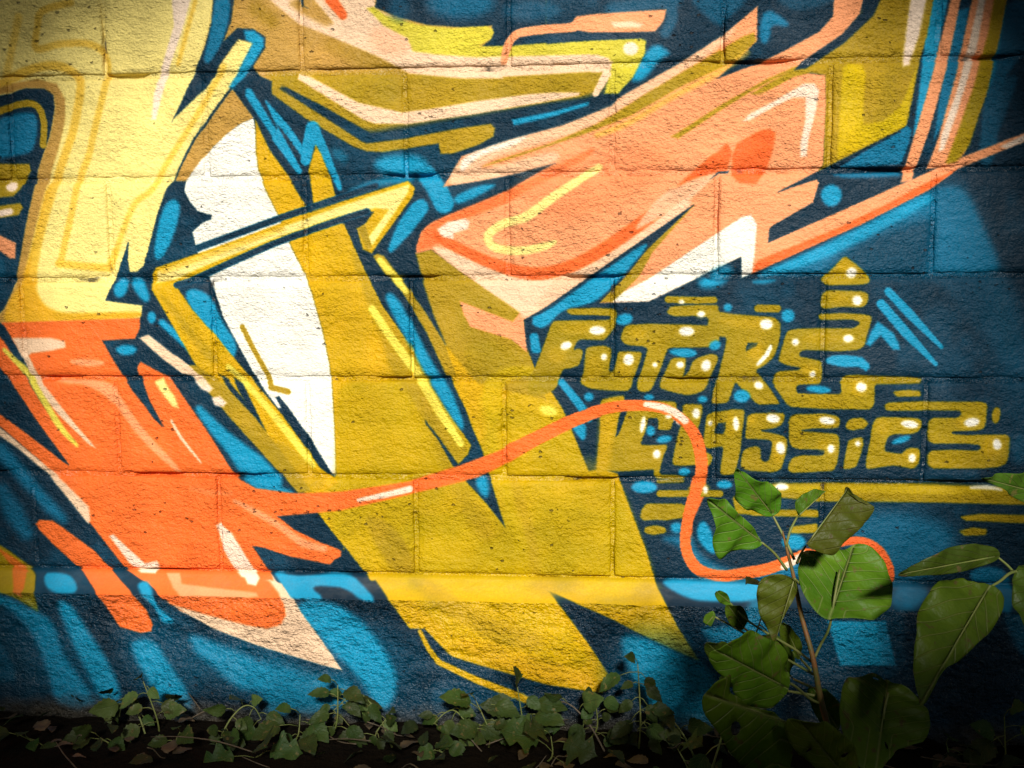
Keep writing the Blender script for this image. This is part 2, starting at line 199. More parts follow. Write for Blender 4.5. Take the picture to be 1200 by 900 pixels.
[0,12,3.4,1,[899.8,183.6,1033.3,-162.5,1073.6,-160.9,941.3,184.7,919.6,249.4,892.4,314.5,872.4,372.1,856.1,421.9,847.2,421.7,854.8,371.8,878.8,306,902.5,240.8]],
[1,16,3.8,0.8,[947.8,196.2,944.7,205.5,940.3,218.8,935.1,234.2,930,249.6,924.3,266.6,918,285.6,912.1,302.8,908.1,314.9],[4.3,4.3,4.3,4.3,4.3,4.3,4.3,4.3,4.3]],
[0,4,3.4,0.4,[984.5,185.8,1115.6,-159.2,1125.6,-158.8,994.8,186.1,982.3,242.7,962.9,294.7,956,294.5,975.5,239.3]],
[0,8,3.1,1,[524.8,375.6,589,356.6,628.4,357.4,645.6,369.5,646,393,632.9,434.9,617.4,485.5,604.6,519.4,595.2,556.9,579.7,604.8,562.8,673.9,548.7,726,535.3,764.5,514.8,799.6,497,817.2,157.3,1088.5,194,628.9]],
[1,5,2.2,1,[523,404.3,529.7,401.4,539.3,397.3,550,393,560,389.7,569.5,387.5,579.3,385.9,588.4,385,596.3,385.3,602.5,386.8,607.6,389.3,611.8,392.9,615.3,397.5,618.2,403.2,620.4,410,621.9,417.7,622.6,426.3,622.3,436.9,621,449.2,619.4,460.6,618.4,468.5],[6.9,6.9,6.9,6.9,6.9,6.9,6.9,6.9,6.9,6.9,6.9,6.9,6.9,6.9,6.9,6.9,6.9,6.9,6.9,6.9,6.9]],
[0,1,5.2,1,[533,415,540,411,548,409,558,406,569,404,582,403,592,403,599,404,604,407,607,411,608,417,609,424,608,433,607,444,605,453,603,462,600,469,597,476,592,481,586,484,578,486,568,487,559,488,550,490,540,492,531,494,524,491,520,482,187,740,186,725,519,468,186,725,188,705,520,449,188,705,191,689,523,433,527,422]],
[0,5,3.1,1,[516.7,504.5,587.4,505.5,590.2,519.2,566.2,556.5,550.8,570.1,512.4,573.1,177.6,834.4,183.3,763]],
[0,5,3.1,1,[511.3,590.3,564.6,584,569.5,592.6,559.5,608.1,509.8,614.5,174.1,877.4,176.1,852.3]],
[0,12,3.4,1,[561.1,551.3,559.5,555.8,555.8,559.3,550.6,561.2,544.9,561.2,539.9,559.1,536.6,555.5,535.6,551,537.2,546.6,540.9,543,546.1,541.1,551.8,541.2,556.8,543.2,560.1,546.8]],
[1,12,3.4,1,[523.2,604.2,541.7,601],[6.9,6.9]],
[0,13,3.1,1,[507.9,643.9,550.6,665.1,546.8,696.4,535.8,696.3,506.1,673.4,169.2,938.8,171.7,908.1]],
[0,0,8.6,1,[527,717,525,728,521,736,514,741,508,741,502,736,164,1004,160,995,499,728,160,995,160,984,498,717,160,984,162,973,500,706,162,973,167,964,505,698,511,693,517,693,523,698,526,707]],
[0,8,2.7,1,[986.2,185.8,1117.2,-159.2,1157.4,-157.6,1027.5,186.9,1018.9,235.4,1001.9,272.6,1030.4,248.8,1063.1,251.2,1086.7,266.4,1086,287.6,1062.5,319.8,1053.4,332.8,1096,351.7,1095.2,376.4,1080.9,389.3,1105.2,442.7,1088.8,467.4,1057.3,422,1015.9,365,964.8,427.1,937.2,460,908.9,506.6,889.6,543.5,908.4,560.6,933.2,601.6,950.6,610.3,962.9,612.1,962.6,620.6,946.4,627.3,924.4,645.8,928.2,681.8,839.1,720.7,840.8,762.3,871.6,797.1,962.1,771.4,972.1,788.8,1006.6,868.7,1045.2,938.5,1097.1,989.2,1131.4,1033.1,1201.5,1142.3,1190.7,1147.8,1118.4,1175.4,982.7,1182.3,905,1079,862.6,1008,811.2,937.3,723.5,870.4,720.2,863.3,796.7,859.8,808.8,831.8,812.4,793.5,735.2,782.7,763.3,727.2,787.9,665.2,784.3,701.4,788.6,725.6,803,725.7,817.9,713.7,832.3,672.5,851.2,611,873,560.2,887.9,541.8,907.2,503.2,933.7,458.3,963.3,420.4,1012.5,361.6,1040.2,316.1,1062.2,277.3,1031.4,270,993.4,316.7,969.4,352.5,935.2,378.3,895,417.5,889.3,427.4,917.9,374.7,942.4,330.5,963.3,284.8,980.9,234.5]],
[0,1,4.3,1,[1000,186,1131,-159,1139,-158,1008,186,1014,190,1017,197,1018,207,1016,220,1014,233,1010,245,1006,257,1002,267,997,278,992,287,986,295,981,303,976,309,972,313,969,315,966,314,964,314,963,312,962,309,961,306,962,301,964,294,966,285,970,275,973,264,975,254,978,244,980,233,982,224,984,215,985,206,986,198,989,192,994,188,1125,-157,1131,-159]],
[0,3,4,1,[1044.1,254,1064.7,254.5,1083.1,269.6,1082.6,285.9,1059,319.7,1037.4,345.6,1015.9,365,1009.1,361.5,1036.6,319.3,1060.4,278.8,1046.9,270.4]],
[0,3,3.4,1,[1043.7,363.9,1054,365.7,1103.4,446,1095.9,462.5,1041.5,378.7]],
[0,3,5.2,1,[876,584,882,581,887,580,891,581,894,583,897,586,899,591,899,597,899,605,896,614,894,624,891,633,887,643,883,653,879,662,875,671,870,679,865,687,861,693,856,697,852,700,848,701,845,700,843,697,842,692,841,686,842,677,844,667,846,655,849,642,853,629,856,618,860,609,863,600,867,593,871,588]],
[0,3,5.2,1,[782,762,777,770,771,775,764,777,758,775,754,769,753,761,756,752,761,744,767,738,774,737,780,739,784,744,785,753]],
[0,3,5.2,1,[798,736,804,736,810,738,815,743,819,749,824,758,826,765,828,772,828,777,827,782,825,785,823,786,820,786,816,785,813,782,809,779,805,774,801,768,797,762,794,756,792,750,790,744,791,740,793,737]],
[0,3,4.3,1,[840,818,839,823,836,827,833,830,829,830,825,827,823,823,822,818,823,813,826,808,830,806,834,806,837,808,839,813]],
[1,3,4.3,1,[852.3,828.4,860.1,835.2,871.3,844.9,883.8,856,895.6,866.9,906.7,877.7,918,889,928.9,900.2,938.8,910.7,948.1,920.9,957,930.9,964.5,939.6,969.8,945.7],[6.9,7.3,7.7,8.2,8.6,8.6,8.6,8.6,8.6,8.2,7.7,7.3,6.9]],
[0,3,5.2,1,[910,763,915,761,921,760,928,761,935,763,942,766,948,770,953,775,958,780,960,785,964,792,967,800,971,808,975,818,980,827,985,837,991,846,998,856,1003,865,1006,874,1007,882,1005,890,1003,895,999,898,994,899,988,896,983,893,977,887,973,880,969,871,964,863,958,854,951,845,944,836,937,828,931,821,925,814,919,807,915,800,911,793,908,786,905,778,905,771,906,766]],
[0,3,5.2,1,[796,884,793,889,787,893,778,895,768,895,760,893,754,889,752,884,754,880,761,876,769,874,779,874,788,876,794,880]],
[1,3,6.9,1,[924.2,1007.7,931.7,1017,942.3,1030.3,955,1045.6,969.1,1060.7,985.7,1076.2,1004.7,1092.7,1023.5,1108.7,1039.1,1122.5,1051.1,1134.1,1060.9,1144.1,1068.5,1152.2,1073.9,1158],[8.6,10.3,12,13.8,15.5,17.2,18.9,20.6,22.4,21.5,20.6,19.8,18.9]],
[0,3,6.9,0.9,[979,1071,997,1089,1011,1105,1021,1117,1028,1127,1032,1136,1040,1144,1052,1152,1071,1160,1095,1168,1110,1174,1115,1178,1114,1181,1105,1182,1093,1183,1080,1182,1064,1180,1046,1176,1030,1169,1017,1158,1000,1133,974,1084,966,1064,969,1063]],
[0,17,2.2,1,[1057.3,422,1060.1,442,1060.2,492,1064.3,525.5,1077,562.6,1104.9,620.3,1127.6,679.8,1152.4,731.1,1167,772.3,1186.1,846.3,1198.5,910.3,1204,971.3,1206.7,1076.7,1206.9,1142.3,1199.8,1140.6,1160.5,1075.3,1129.8,1029.6,1111,1001.5,1092.1,978.7,1084.8,982.3,1096.7,1003.3,1089.5,1003.4,1065.6,971.8,1043.5,936.8,1008.3,870.4,981.7,818.2,972.2,785.3,954.4,740.4,930.1,680.1,922.6,645.8,944.6,627.2,962.6,620.6,964.6,612.1,950.6,608.6,934.9,603.3,919.8,584.5,910,564,912.6,543.8,946,502.1,973.3,477.3,1000.5,452.7,1030.9,433.2]],
[1,5,1.7,1,[1020.2,837.4,1024.8,846.7,1031.4,860.2,1038.7,874.9,1045.1,887.8,1050.7,898.5,1056,908.2,1060.9,917.4,1065.2,926.2,1069,935.3,1072.2,944.4,1074.8,952.2,1076.7,957.7],[5.2,5.2,5.2,5.2,5.2,5.2,5.2,5.2,5.2,5.2,5.2,5.2,5.2]],
[1,5,1.7,1,[1076.6,961.2,1111.9,969.9],[6,6]],
[0,18,2.7,1,[1060.7,425.4,1088.2,485.7,1123.2,534.7,1164.5,609.1,1236.8,633.4,1254.8,677.4,1281.2,736.9,1311.2,796.7,1375.6,887.7,1438.1,873.9,1501.4,909.9,1570.3,867.1,1604.3,892.7,1624.6,944,1655.3,973.1,1663.8,979.9,1706.5,1072.8,1723.7,1124.8,1735.6,1107.3,1747.1,986.4,1783.5,1141.6,1809.5,1211.1,1839.1,1289.7,1844.9,1308.6,1850.6,1327.5,1856.3,1346.4,1861.4,1365.9,1871.4,1386.9,1881.4,1407.7,1892.2,1428.1,1902.9,1448.5,1914.5,1466.2,1926.1,1484,1937.8,1501.8,1949.4,1519.6,1931.6,1513,1913.8,1506.4,1895.9,1499.8,1878.1,1493.1,1857.6,1482,1837.2,1470.8,1816.7,1459.6,1796.2,1448.4,1775.8,1437.2,1755.3,1428.1,1734.8,1419,1714.3,1409.9,1693.7,1400.8,1673,1391.5,1657.4,1384.5,1641.6,1377.6,1653.2,1391.9,1664.6,1406,1676.6,1422.4,1688.6,1438.8,1700.7,1455.2,1712.7,1471.6,1724.7,1488,1737.9,1508.4,1751.1,1528.9,1764.3,1549.4,1758.4,1569.2,1752.5,1589.1,1729.8,1586.1,1707,1583.2,1684.2,1580.2,1661.4,1577.2,1638.6,1574.3,1615.4,1568.3,1592.3,1562.3,1569.2,1556.3,1546,1550.4,1522.8,1544.4,1499.5,1538.4,1479.2,1531.7,1458.8,1525,1438.4,1518.3,1422.3,1500.1,1406.2,1481.9,1390,1463.7,1375.1,1464,1360.1,1464.3,1349.8,1451.4,1339.5,1438.5,1329.1,1425.5,1315.4,1407.9,1299.8,1390,1283.4,1371.8,1266.9,1353.4,1253.3,1337.7,1240.2,1322.1,1227.1,1306.5,1214,1290.9,1169.1,1223.1,1145,1184,1190.5,1156.7,1206.9,1142.3,1206.7,1076.7,1204,971.3,1198.5,910.3,1186.1,846.3,1167,772.3,1152.4,731.1,1127.6,679.8,1104.9,620.3,1077,562.6,1064.3,525.5,1060.2,492]],
[0,18,2.7,1,[1182,477.2,1191.9,493.9,1208,535.8,1222.3,587.8,1175,605.8,1171,563.8,1165.1,526.9]],
[0,19,10.3,0.6,[1254,949,1355,947,1385,951,1401,959,1421,980,1476,1058,1493,1074,1504,1073,1518,1054,1552,987,1568,965,1582,959,1603,960,1631,969,1651,980,1665,993,1680,1018,1708,1086,1721,1111,1733,1123,1746,1131,1761,1135,1774,1143,1785,1155,1798,1181,1824,1250,1835,1280,1842,1299,1848,1318,1853,1337,1853,1351,1845,1361,1833,1364,1820,1367,1797,1368,1774,1368,1751,1369,1728,1370,1705,1370,1682,1371,1659,1371,1635,1372,1612,1373,1589,1373,1565,1374,1542,1375,1519,1375,1495,1376,1472,1377,1448,1377,1425,1378,1401,1378,1385,1378,1369,1378,1348,1375,1325,1370,1313,1367,1301,1363,1279,1354,1262,1342,1251,1331,1241,1319,1229,1304,1218,1288,1206,1273,1194,1257,1180,1232,1176,1215,1177,1198,1182,1182,1188,1168,1192,1158,1197,1151,1201,1148,1204,1140,1206,1127,1208,1100,1211,992,1217,966,1227,955]],
[0,19,13.8,0.6,[1435,1216,1527,1215,1558,1213,1578,1209,1608,1200,1736,1155,1762,1152,1775,1158,1787,1178,1798,1210,1807,1236,1814,1256,1825,1280,1831,1295,1838,1310,1842,1330,1836,1340,1824,1342,1812,1345,1789,1345,1766,1346,1742,1346,1719,1347,1695,1347,1672,1348,1648,1348,1625,1349,1601,1349,1578,1349,1554,1350,1530,1350,1506,1351,1483,1351,1459,1352,1435,1352,1411,1353,1387,1353,1363,1353,1349,1352,1334,1350,1319,1342,1307,1330,1298,1314,1297,1299,1301,1285,1322,1265,1358,1241,1385,1226,1405,1219]],
[0,20,13.8,0.45,[1372,1354,1396,1353,1420,1353,1444,1353,1468,1352,1492,1352,1515,1352,1539,1352,1563,1351,1586,1351,1610,1351,1634,1350,1657,1350,1681,1350,1704,1350,1727,1349,1751,1349,1774,1349,1797,1348,1821,1348,1835,1350,1848,1353,1862,1363,1873,1381,1877,1394,1882,1407,1884,1424,1878,1431,1855,1430,1833,1424,1811,1419,1789,1413,1767,1407,1745,1402,1723,1396,1701,1390,1678,1384,1656,1382,1652,1389,1662,1410,1673,1427,1685,1445,1696,1462,1708,1480,1719,1497,1724,1509,1728,1520,1724,1531,1710,1539,1688,1545,1666,1547,1646,1546,1631,1543,1617,1540,1597,1534,1578,1527,1559,1521,1539,1515,1525,1510,1510,1504,1492,1495,1479,1487,1465,1479,1448,1468,1430,1456,1418,1447,1406,1438,1390,1424,1374,1405,1365,1394,1355,1383,1346,1367,1349,1358]],
[0,5,6.9,0.65,[1265,700,1271,715,1278,729,1285,744,1292,759,1300,774,1309,790,1318,806,1333,828,1354,857,1369,879,1380,896,1390,912,1400,929,1410,945,1419,963,1434,990,1460,1038,1472,1062,1477,1074,1479,1082,1479,1088,1477,1093,1475,1099,1470,1104,1465,1110,1457,1110,1448,1105,1434,1089,1416,1064,1402,1045,1393,1030,1385,1017,1379,1006,1372,994,1364,981,1354,969,1344,956,1334,941,1326,925,1316,900,1306,868,1298,843,1292,825,1286,807,1279,790,1273,773,1267,756,1261,739,1255,721,1251,708,1249,697,1249,689,1251,684,1255,685,1259,690]],
[1,21,2.8,1,[1288.5,801.8,1295.7,812.8,1305.8,828.5,1317.5,846.3,1329.1,863.6,1340.5,879.8,1352.5,896.2,1364.7,913.1,1376.6,930.8,1388.3,949.8,1399.8,969.8,1411.2,989.8,1422.4,1008.7,1434.3,1027.6,1446.6,1046.5,1457.5,1063.1,1465.1,1074.7],[7.7,8,8.2,8.4,8.6,8.8,9,9.2,9.5,9.5,9.5,9.5,9.5,8.8,8.2,7.5,6.9]],
[0,5,6.9,0.85,[1280,1225,1293,1229,1306,1236,1318,1244,1330,1255,1340,1269,1349,1282,1356,1296,1362,1310,1365,1324,1365,1335,1360,1343,1353,1346,1341,1347,1330,1343,1319,1336,1309,1325,1300,1311,1291,1296,1283,1280,1276,1263,1270,1245,1268,1233,1272,1226]],
[0,22,10.3,0.75,[1362,1355,1377,1355,1393,1358,1409,1364,1425,1374,1442,1386,1459,1398,1475,1408,1492,1418,1509,1426,1527,1434,1546,1442,1558,1446,1571,1450,1587,1456,1603,1461,1623,1470,1631,1477,1632,1486,1628,1495,1620,1500,1607,1503,1585,1500,1570,1496,1554,1492,1541,1489,1528,1485,1509,1477,1498,1471,1487,1466,1474,1458,1461,1451,1451,1444,1440,1437,1423,1425,1412,1416,1401,1407,1387,1395,1371,1382,1356,1366,1355,1359]],
[0,15,10.3,0.45,[1480,1481,1503,1483,1524,1487,1544,1492,1557,1496,1571,1500,1587,1507,1603,1513,1616,1517,1629,1522,1649,1528,1670,1535,1682,1538,1693,1541,1711,1548,1723,1554,1731,1560,1736,1567,1734,1571,1726,1573,1706,1572,1690,1569,1675,1567,1662,1565,1649,1563,1629,1559,1613,1556,1598,1552,1579,1548,1560,1543,1540,1539,1526,1534,1512,1530,1495,1521,1480,1510,1467,1496,1463,1487,1467,1482]],
[0,5,12,0.5,[1373,960,1383,964,1392,972,1400,984,1412,1009,1440,1080,1452,1108,1460,1125,1469,1142,1477,1157,1486,1173,1496,1189,1506,1206,1517,1224,1524,1239,1527,1253,1527,1264,1522,1273,1516,1275,1507,1271,1496,1260,1483,1242,1471,1223,1461,1205,1448,1176,1411,1079,1399,1050,1392,1031,1383,1009,1372,985,1367,969,1368,961]],
[0,22,17.2,0.8,[1707,1365,1702,1375,1688,1383,1667,1387,1644,1388,1623,1384,1609,1377,1603,1367,1608,1358,1622,1350,1643,1345,1666,1345,1687,1348,1702,1356]],
[1,22,6.9,0.5,[1568.7,1143.8,1571.7,1152.8,1576,1165.7,1580.9,1180.8,1585.8,1196.4,1590.9,1212.7,1596.5,1230.5,1601.8,1248.8,1606.3,1266.9,1609.8,1286.2,1612.7,1306.8,1614.9,1325.1,1616.5,1337.9],[10.3,10.3,10.3,10.3,10.3,10.3,10.3,10.3,10.3,10.3,10.3,10.3,10.3]],
[1,20,10.3,0.5,[1514.5,987.4,1516.1,996.3,1518.4,1009.1,1521.2,1023.9,1524.4,1039.4,1528.1,1055.1,1532.2,1072,1536.6,1090,1541.2,1109,1546,1129.7,1550.9,1151.7,1556.1,1174.3,1561.5,1196.7,1567.7,1220.8,1574.7,1246.3,1581,1269.1,1585.4,1285],[12,12,12,12,12,12,12,12,12,12,12,12,12,12,12,12,12]],
[0,22,8.6,0.7,[1844,1356,1852,1362,1859,1367,1865,1373,1869,1380,1873,1386,1870,1391,1861,1395,1849,1396,1837,1397,1819,1397,1801,1398,1783,1398,1765,1399,1745,1398,1745,1397,1756,1395,1778,1393,1796,1388,1809,1382,1818,1374,1823,1363,1829,1357,1836,1355]],
[0,8,2.7,1,[1236.8,633.4,1261,631.9,1274.6,642.1,1291.1,679.4,1348.7,739,1378.7,691.8,1394.9,756.2,1413,814.1,1438,875.7,1399.2,815.7,1439.2,918.6,1454.3,961.7,1474.6,1001.5,1488.1,1039.6,1510.1,1091.8,1518.5,1126.8,1554.2,1246.3,1516.2,1197.3,1473,1150.1,1447.2,1118.7,1418.2,1066.3,1394.2,1035,1392.6,1026.3,1423.4,1066.3,1459.4,1116.8,1478.8,1097.3,1486,1078,1443.2,1013.8,1410.9,961.9,1375.6,887.7,1311.2,796.7,1281.2,736.9,1254.8,677.4]],
[0,3,6,1,[1321,771,1326,770,1333,773,1340,781,1349,793,1358,811,1368,828,1377,846,1387,865,1397,886,1407,904,1416,919,1424,933,1433,944,1440,955,1446,965,1451,975,1454,983,1457,993,1461,1002,1465,1013,1469,1023,1471,1032,1472,1039,1471,1043,1469,1045,1465,1044,1460,1038,1453,1029,1444,1016,1436,1004,1429,992,1422,980,1415,969,1408,957,1400,942,1390,925,1379,904,1369,885,1359,867,1350,850,1340,833,1333,818,1326,805,1322,794,1318,786,1317,779,1318,774]],
[0,3,6.9,1,[1501,1142,1508,1140,1513,1141,1516,1144,1519,1150,1521,1158,1522,1166,1522,1172,1521,1177,1519,1182,1517,1184,1513,1184,1510,1182,1505,1178,1502,1173,1499,1167,1496,1161,1495,1155,1495,1149,1497,1145]],
[0,5,2.9,1,[1292.5,696.3,1301.2,691.3,1314.9,696.5,1358.7,756,1395.9,807.2,1433,867.1,1458,935.8,1437.3,935.9,1398.7,849.9,1348.2,764.5,1314.3,730.3]],
[1,21,3.4,1,[1306.1,704.9,1311.4,711.1,1319,720.1,1327.3,730,1334.8,738.9,1341.7,747.2,1348.5,755.5,1354.4,762.8,1358.5,767.9],[6,6.5,6.9,7.3,7.7,7.1,6.5,5.8,5.2]],
[0,18,2.7,1,[835.1,731.1,842.8,717.3,965.6,678.6,1104.6,630.5,1230.9,587.9,1365.6,549.5,1379.1,562.9,1375.4,579.5,1289.1,691.2,1272,682.6,1260.8,642,1278.3,632.1,1296,608.8,1282.2,608.6,1221.4,624.8,1089.4,667.6,927.9,735,886,755.6,916.3,800.7,976.2,870.4,1027.6,933.3,1096.3,1015.7,1173.4,1126.6,1211.9,1156.5,1163,1183.8,1141.5,1180.5,1058,1095.6,974.9,1000.4,912.2,901.9,853.7,797.1,833.6,762.2]],
[0,14,3.4,1,[846.1,724.2,965.4,683.8,1107.9,637.3,1230.7,596.3,1300.1,575.3,1368.9,556.2,1365.3,572.8,1291.2,676,1281.1,662.4,1325.3,605.7,1299.6,602.1,1221.5,618.1,1089.7,660.8,937.5,717.9,881.2,741.7,841.5,748.4]],
[1,15,5.2,0.6,[856.9,724.3,875.6,718.2,902.2,709.6,933.2,699.5,965.2,688.9,1001.9,676.6,1043.5,662.5,1081.5,649.6,1107.8,640.6],[5.2,5.2,5.2,5.2,5.2,5.2,5.2,5.2,5.2]],
[0,5,3.1,1,[1262.5,642,1278.2,635.4,1291.1,679.4,1280.6,686.1]],
[1,21,3.4,1,[988.7,919.4,998.3,928.8,1012,942.1,1027.9,958.1,1044,975.4,1060.8,995,1079.1,1017.2,1097,1039.5,1112.8,1059.7,1126.7,1078.2,1139.5,1095.8,1150,1110.9,1157.5,1121.4],[6,6.2,6.5,6.7,6.9,7.3,7.7,8.2,8.6,8.2,7.7,7.3,6.9]],
[0,5,5.2,0.6,[853,771,860,775,869,781,879,791,889,805,900,821,911,836,921,850,932,862,942,872,951,882,958,891,963,900,966,908,966,912,964,914,959,913,951,908,942,901,933,892,923,879,911,864,900,848,889,832,875,814,860,793,852,779,850,773]],
[0,5,6.9,0.5,[1120,1091,1139,1108,1154,1121,1165,1132,1174,1140,1181,1147,1184,1153,1184,1158,1180,1163,1173,1168,1165,1170,1155,1169,1143,1165,1130,1158,1116,1150,1102,1139,1085,1123,1065,1103,1055,1089,1054,1080,1061,1074,1074,1072,1088,1074,1103,1080]],
[0,8,2.9,1,[995.1,940.4,1017.9,954.4,1063,1051.2,1050.7,1042.4,1011.8,975.5]],
[0,8,2.9,1,[966.7,933.4,984.2,943.9,1035.8,1007.1,1062.8,1056.5,1024.5,1021.3]],
[1,0,2.1,1,[926.5,680,931.2,678.5,937.3,676.4,948,672.8,966.1,666.7,995.2,656.8,1032.8,644,1072.6,630.6,1108.5,618.6,1139.8,608.6,1169.5,599.2,1197.1,590.7,1222.4,582.8,1246.3,575.4,1268.6,568.5,1287.3,562.7,1300.5,558.7],[6.9,6.9,6.9,6.9,6.9,6.9,6.9,6.9,6.9,6.9,6.9,6.9,6.9,6.9,6.9,6.9,6.9]],
[1,8,2.1,1,[926.5,680,931.2,678.5,937.3,676.4,948,672.8,966.1,666.7,995.2,656.8,1032.8,644,1072.6,630.6,1108.5,618.6,1139.8,608.6,1169.5,599.2,1197.1,590.7,1222.4,582.8,1246.3,575.4,1268.6,568.5,1287.3,562.7,1300.5,558.7],[4.7,4.7,4.7,4.7,4.7,4.7,4.7,4.7,4.7,4.7,4.7,4.7,4.7,4.7,4.7,4.7,4.7]],
[1,0,2.1,1,[886.1,752.1,890.7,750.9,896.7,749.6,907.8,746,927.7,738.5,960.6,724.8,1003.1,706.6,1048.3,687.5,1089.3,671,1126.1,657.7,1161.7,645.7,1194.1,635.2,1221.3,626.5,1242.9,619.7,1260,614.8,1272.9,611.2,1282.2,608.6],[6.9,6.9,6.9,6.9,6.9,6.9,6.9,6.9,6.9,6.9,6.9,6.9,6.9,6.9,6.9,6.9,6.9]],
[1,8,2.1,1,[886.1,752.1,890.7,750.9,896.7,749.6,907.8,746,927.7,738.5,960.6,724.8,1003.1,706.6,1048.3,687.5,1089.3,671,1126.1,657.7,1161.7,645.7,1194.1,635.2,1221.3,626.5,1242.9,619.7,1260,614.8,1272.9,611.2,1282.2,608.6],[4.7,4.7,4.7,4.7,4.7,4.7,4.7,4.7,4.7,4.7,4.7,4.7,4.7,4.7,4.7,4.7,4.7]],
[0,5,3.1,1,[884.6,916,920.6,916,976.6,954.5,1042.3,1024.8,1154.2,1174.9,1127.2,1180.6,1075.1,1122.2,988.4,1025.1,928.2,951.1]],
[0,7,3.1,1,[802.1,859.9,822.3,852.9,885.2,902,913.1,923,916.2,937.1,891.1,933.6,849.1,902]],
[0,12,3.6,1,[913,926.5,930.5,938.8,954.7,963.4,947.2,972.2,929.5,965.2,915.7,947.6]],
[0,12,3.6,1,[950.4,982.8,968.5,979.2,982.4,993.3,974.9,1002.1,957,998.7]],
[1,7,2.8,1,[878,902,882.9,906.2,889.9,912.3,897.9,919.3,905.8,926.5,914.1,934.7,923.1,943.9,931.3,952.3,936.9,958.2],[6,6.2,6.5,6.7,6.9,6.2,5.6,4.9,4.3]],
[0,23,3.1,1,[509.3,827.8,805.8,819.6,804.8,840.6,793,861.6,723.7,865.1,748.8,910.9,782.5,967.5,842.8,1043.7,800.9,963.9,795.7,919.7,803.4,909.1,856.6,937.2,873.9,954.8,933.6,1043.2,998.4,1149.8,1037.5,1170.9,1118.2,1180.7,1216.8,1176,1359,1153.1,1464.6,1118.5,1603.6,1064.9,1672.3,1021.2,1740.3,993.3,1807.9,982.7,1875.3,991,1929.3,1024.8,1951.6,1062.4,1960.7,1113.8,1954.9,1174.4,1932,1226.9,1929.3,1279.5,1939.7,1296.9,1950.1,1314.3,1966,1318.7,1981.9,1323.1,1997.8,1327.5,2018.9,1323.6,2039.9,1319.7,2060.9,1315.9,2081.8,1312,2102.6,1303.8,2123.4,1295.5,2144.1,1287.4,2164.7,1279.2,2175,1292.9,2156.6,1300.9,2138.1,1308.9,2119.5,1316.9,2100.9,1325,2082.2,1333,2061.3,1337.8,2040.3,1342.6,2019.3,1347.4,1998,1352.3,1981.2,1350.2,1964.2,1348.1,1947.2,1346.1,1936.8,1332.7,1926.4,1319.4,1916,1306.1,1913.5,1285.6,1911,1265.1,1908.5,1244.7,1921.2,1174.8,1935.7,1122.7,1929.9,1071.1,1909.3,1033.5,1867.1,1009.8,1808.1,1006.7,1748.9,1013.9,1672.3,1041.9,1568.9,1108.8,1499.2,1144.6,1376.2,1175.9,1215.8,1215.4,1080.7,1229.7,1116,1256.3,1169.3,1282.6,1213.9,1296.3,1213.5,1312.6,1204.3,1321.8,1195,1331,1172.6,1326.9,1150.2,1322.7,1127.7,1318.6,1105.3,1314.4,1081.3,1307.6,1057.3,1300.7,1033.3,1293.8,1044.8,1313,1056.3,1332.3,1068.2,1351.6,1079.6,1372.1,1091,1392.4,1100.4,1412.3,1097.1,1433.2,1093.7,1454.1,1075.6,1460.5,1057.4,1467,1039.1,1473.5,1017.6,1469.2,996,1465,974.5,1460.7,952.9,1456.5,931.2,1452.2,907.2,1446,883.2,1439.9,859.1,1433.7,847.6,1419.3,836.1,1405,820.7,1390.4,797.8,1377,774.7,1363.5,751.4,1349.9,738.1,1331.7,724.9,1313.5,711.6,1295.3,698.4,1277.1,685.2,1258.9,632.7,1193.7,563.2,1103.4,528.8,1054.8,636.4,1126.3,567.7,1027.5,513.4,941.6,491.1,911.3,149.4,1186.5,153.9,1130.9,494.5,857.9]],
[0,8,3.1,1,[505.6,827.8,514.4,834.9,572.9,937.9,605.8,1009.3,587.8,1000.4,550.7,937.9,512.4,866.8,495,849]],
[0,7,3.4,1,[529.5,859.7,614.3,859.7,643.2,866.8,644.4,879.2,612.8,886.3,568.2,891.6,556.5,902.3,546,893.4]],
[0,7,3.1,1,[542.6,888.1,564.1,898.7,590.4,955.7,645.5,1027,697.6,1089.6,685,1084.3,623.5,1023.6,575.1,964.7]],
[0,13,4.3,0.9,[680,903,700,904,715,906,724,908,727,911,725,914,719,917,710,918,697,919,681,918,669,916,659,914,654,911,652,908,655,905,665,904]],
[0,13,4.3,0.9,[661,946,698,947,723,950,737,956,747,964,754,975,761,987,770,1000,779,1014,790,1030,801,1045,814,1061,833,1082,858,1109,873,1127,879,1136,881,1140,879,1142,873,1139,864,1133,847,1118,823,1096,805,1078,792,1063,780,1048,769,1032,758,1017,746,1003,733,990,720,978,705,968,689,961,671,956,650,955,635,953,625,951,620,949,620,948,626,946,637,946]],
[1,21,3.1,1,[511.3,884.5,519.6,892.9,531.5,905,544.2,918.4,554.8,930.8,562,941.1,567.6,950.6,573,960.9,580.1,973.6,589.6,990.2,600.6,1009.6,611.9,1028.8,622.3,1045.2,632.4,1058.2,642.4,1069.3,651.1,1078.2,657.2,1084.6],[4.3,4.9,5.6,6.2,6.9,6.9,6.9,6.9,6.9,6.9,6.9,6.9,6.9,6,5.2,4.3,3.4]],
[1,7,2.1,1,[863.4,1031.1,867,1038,872,1047.7,878.2,1058.9,885.4,1070.2,894.6,1082.7,905.8,1096.7,916.2,1109.4,923.4,1118.3],[2.6,2.8,3,3.2,3.4,3,2.6,2.1,1.7]],
[0,14,3.4,1,[830.6,949.6,847.3,942.5,872.8,981.4,880.9,1004.4,868.3,1000.9,842.5,969.1]],
[0,8,3.1,1,[778.5,937.4,802.1,937.3,819.7,990.5,846.5,1043.7,825.4,1026,805.1,990.5]],
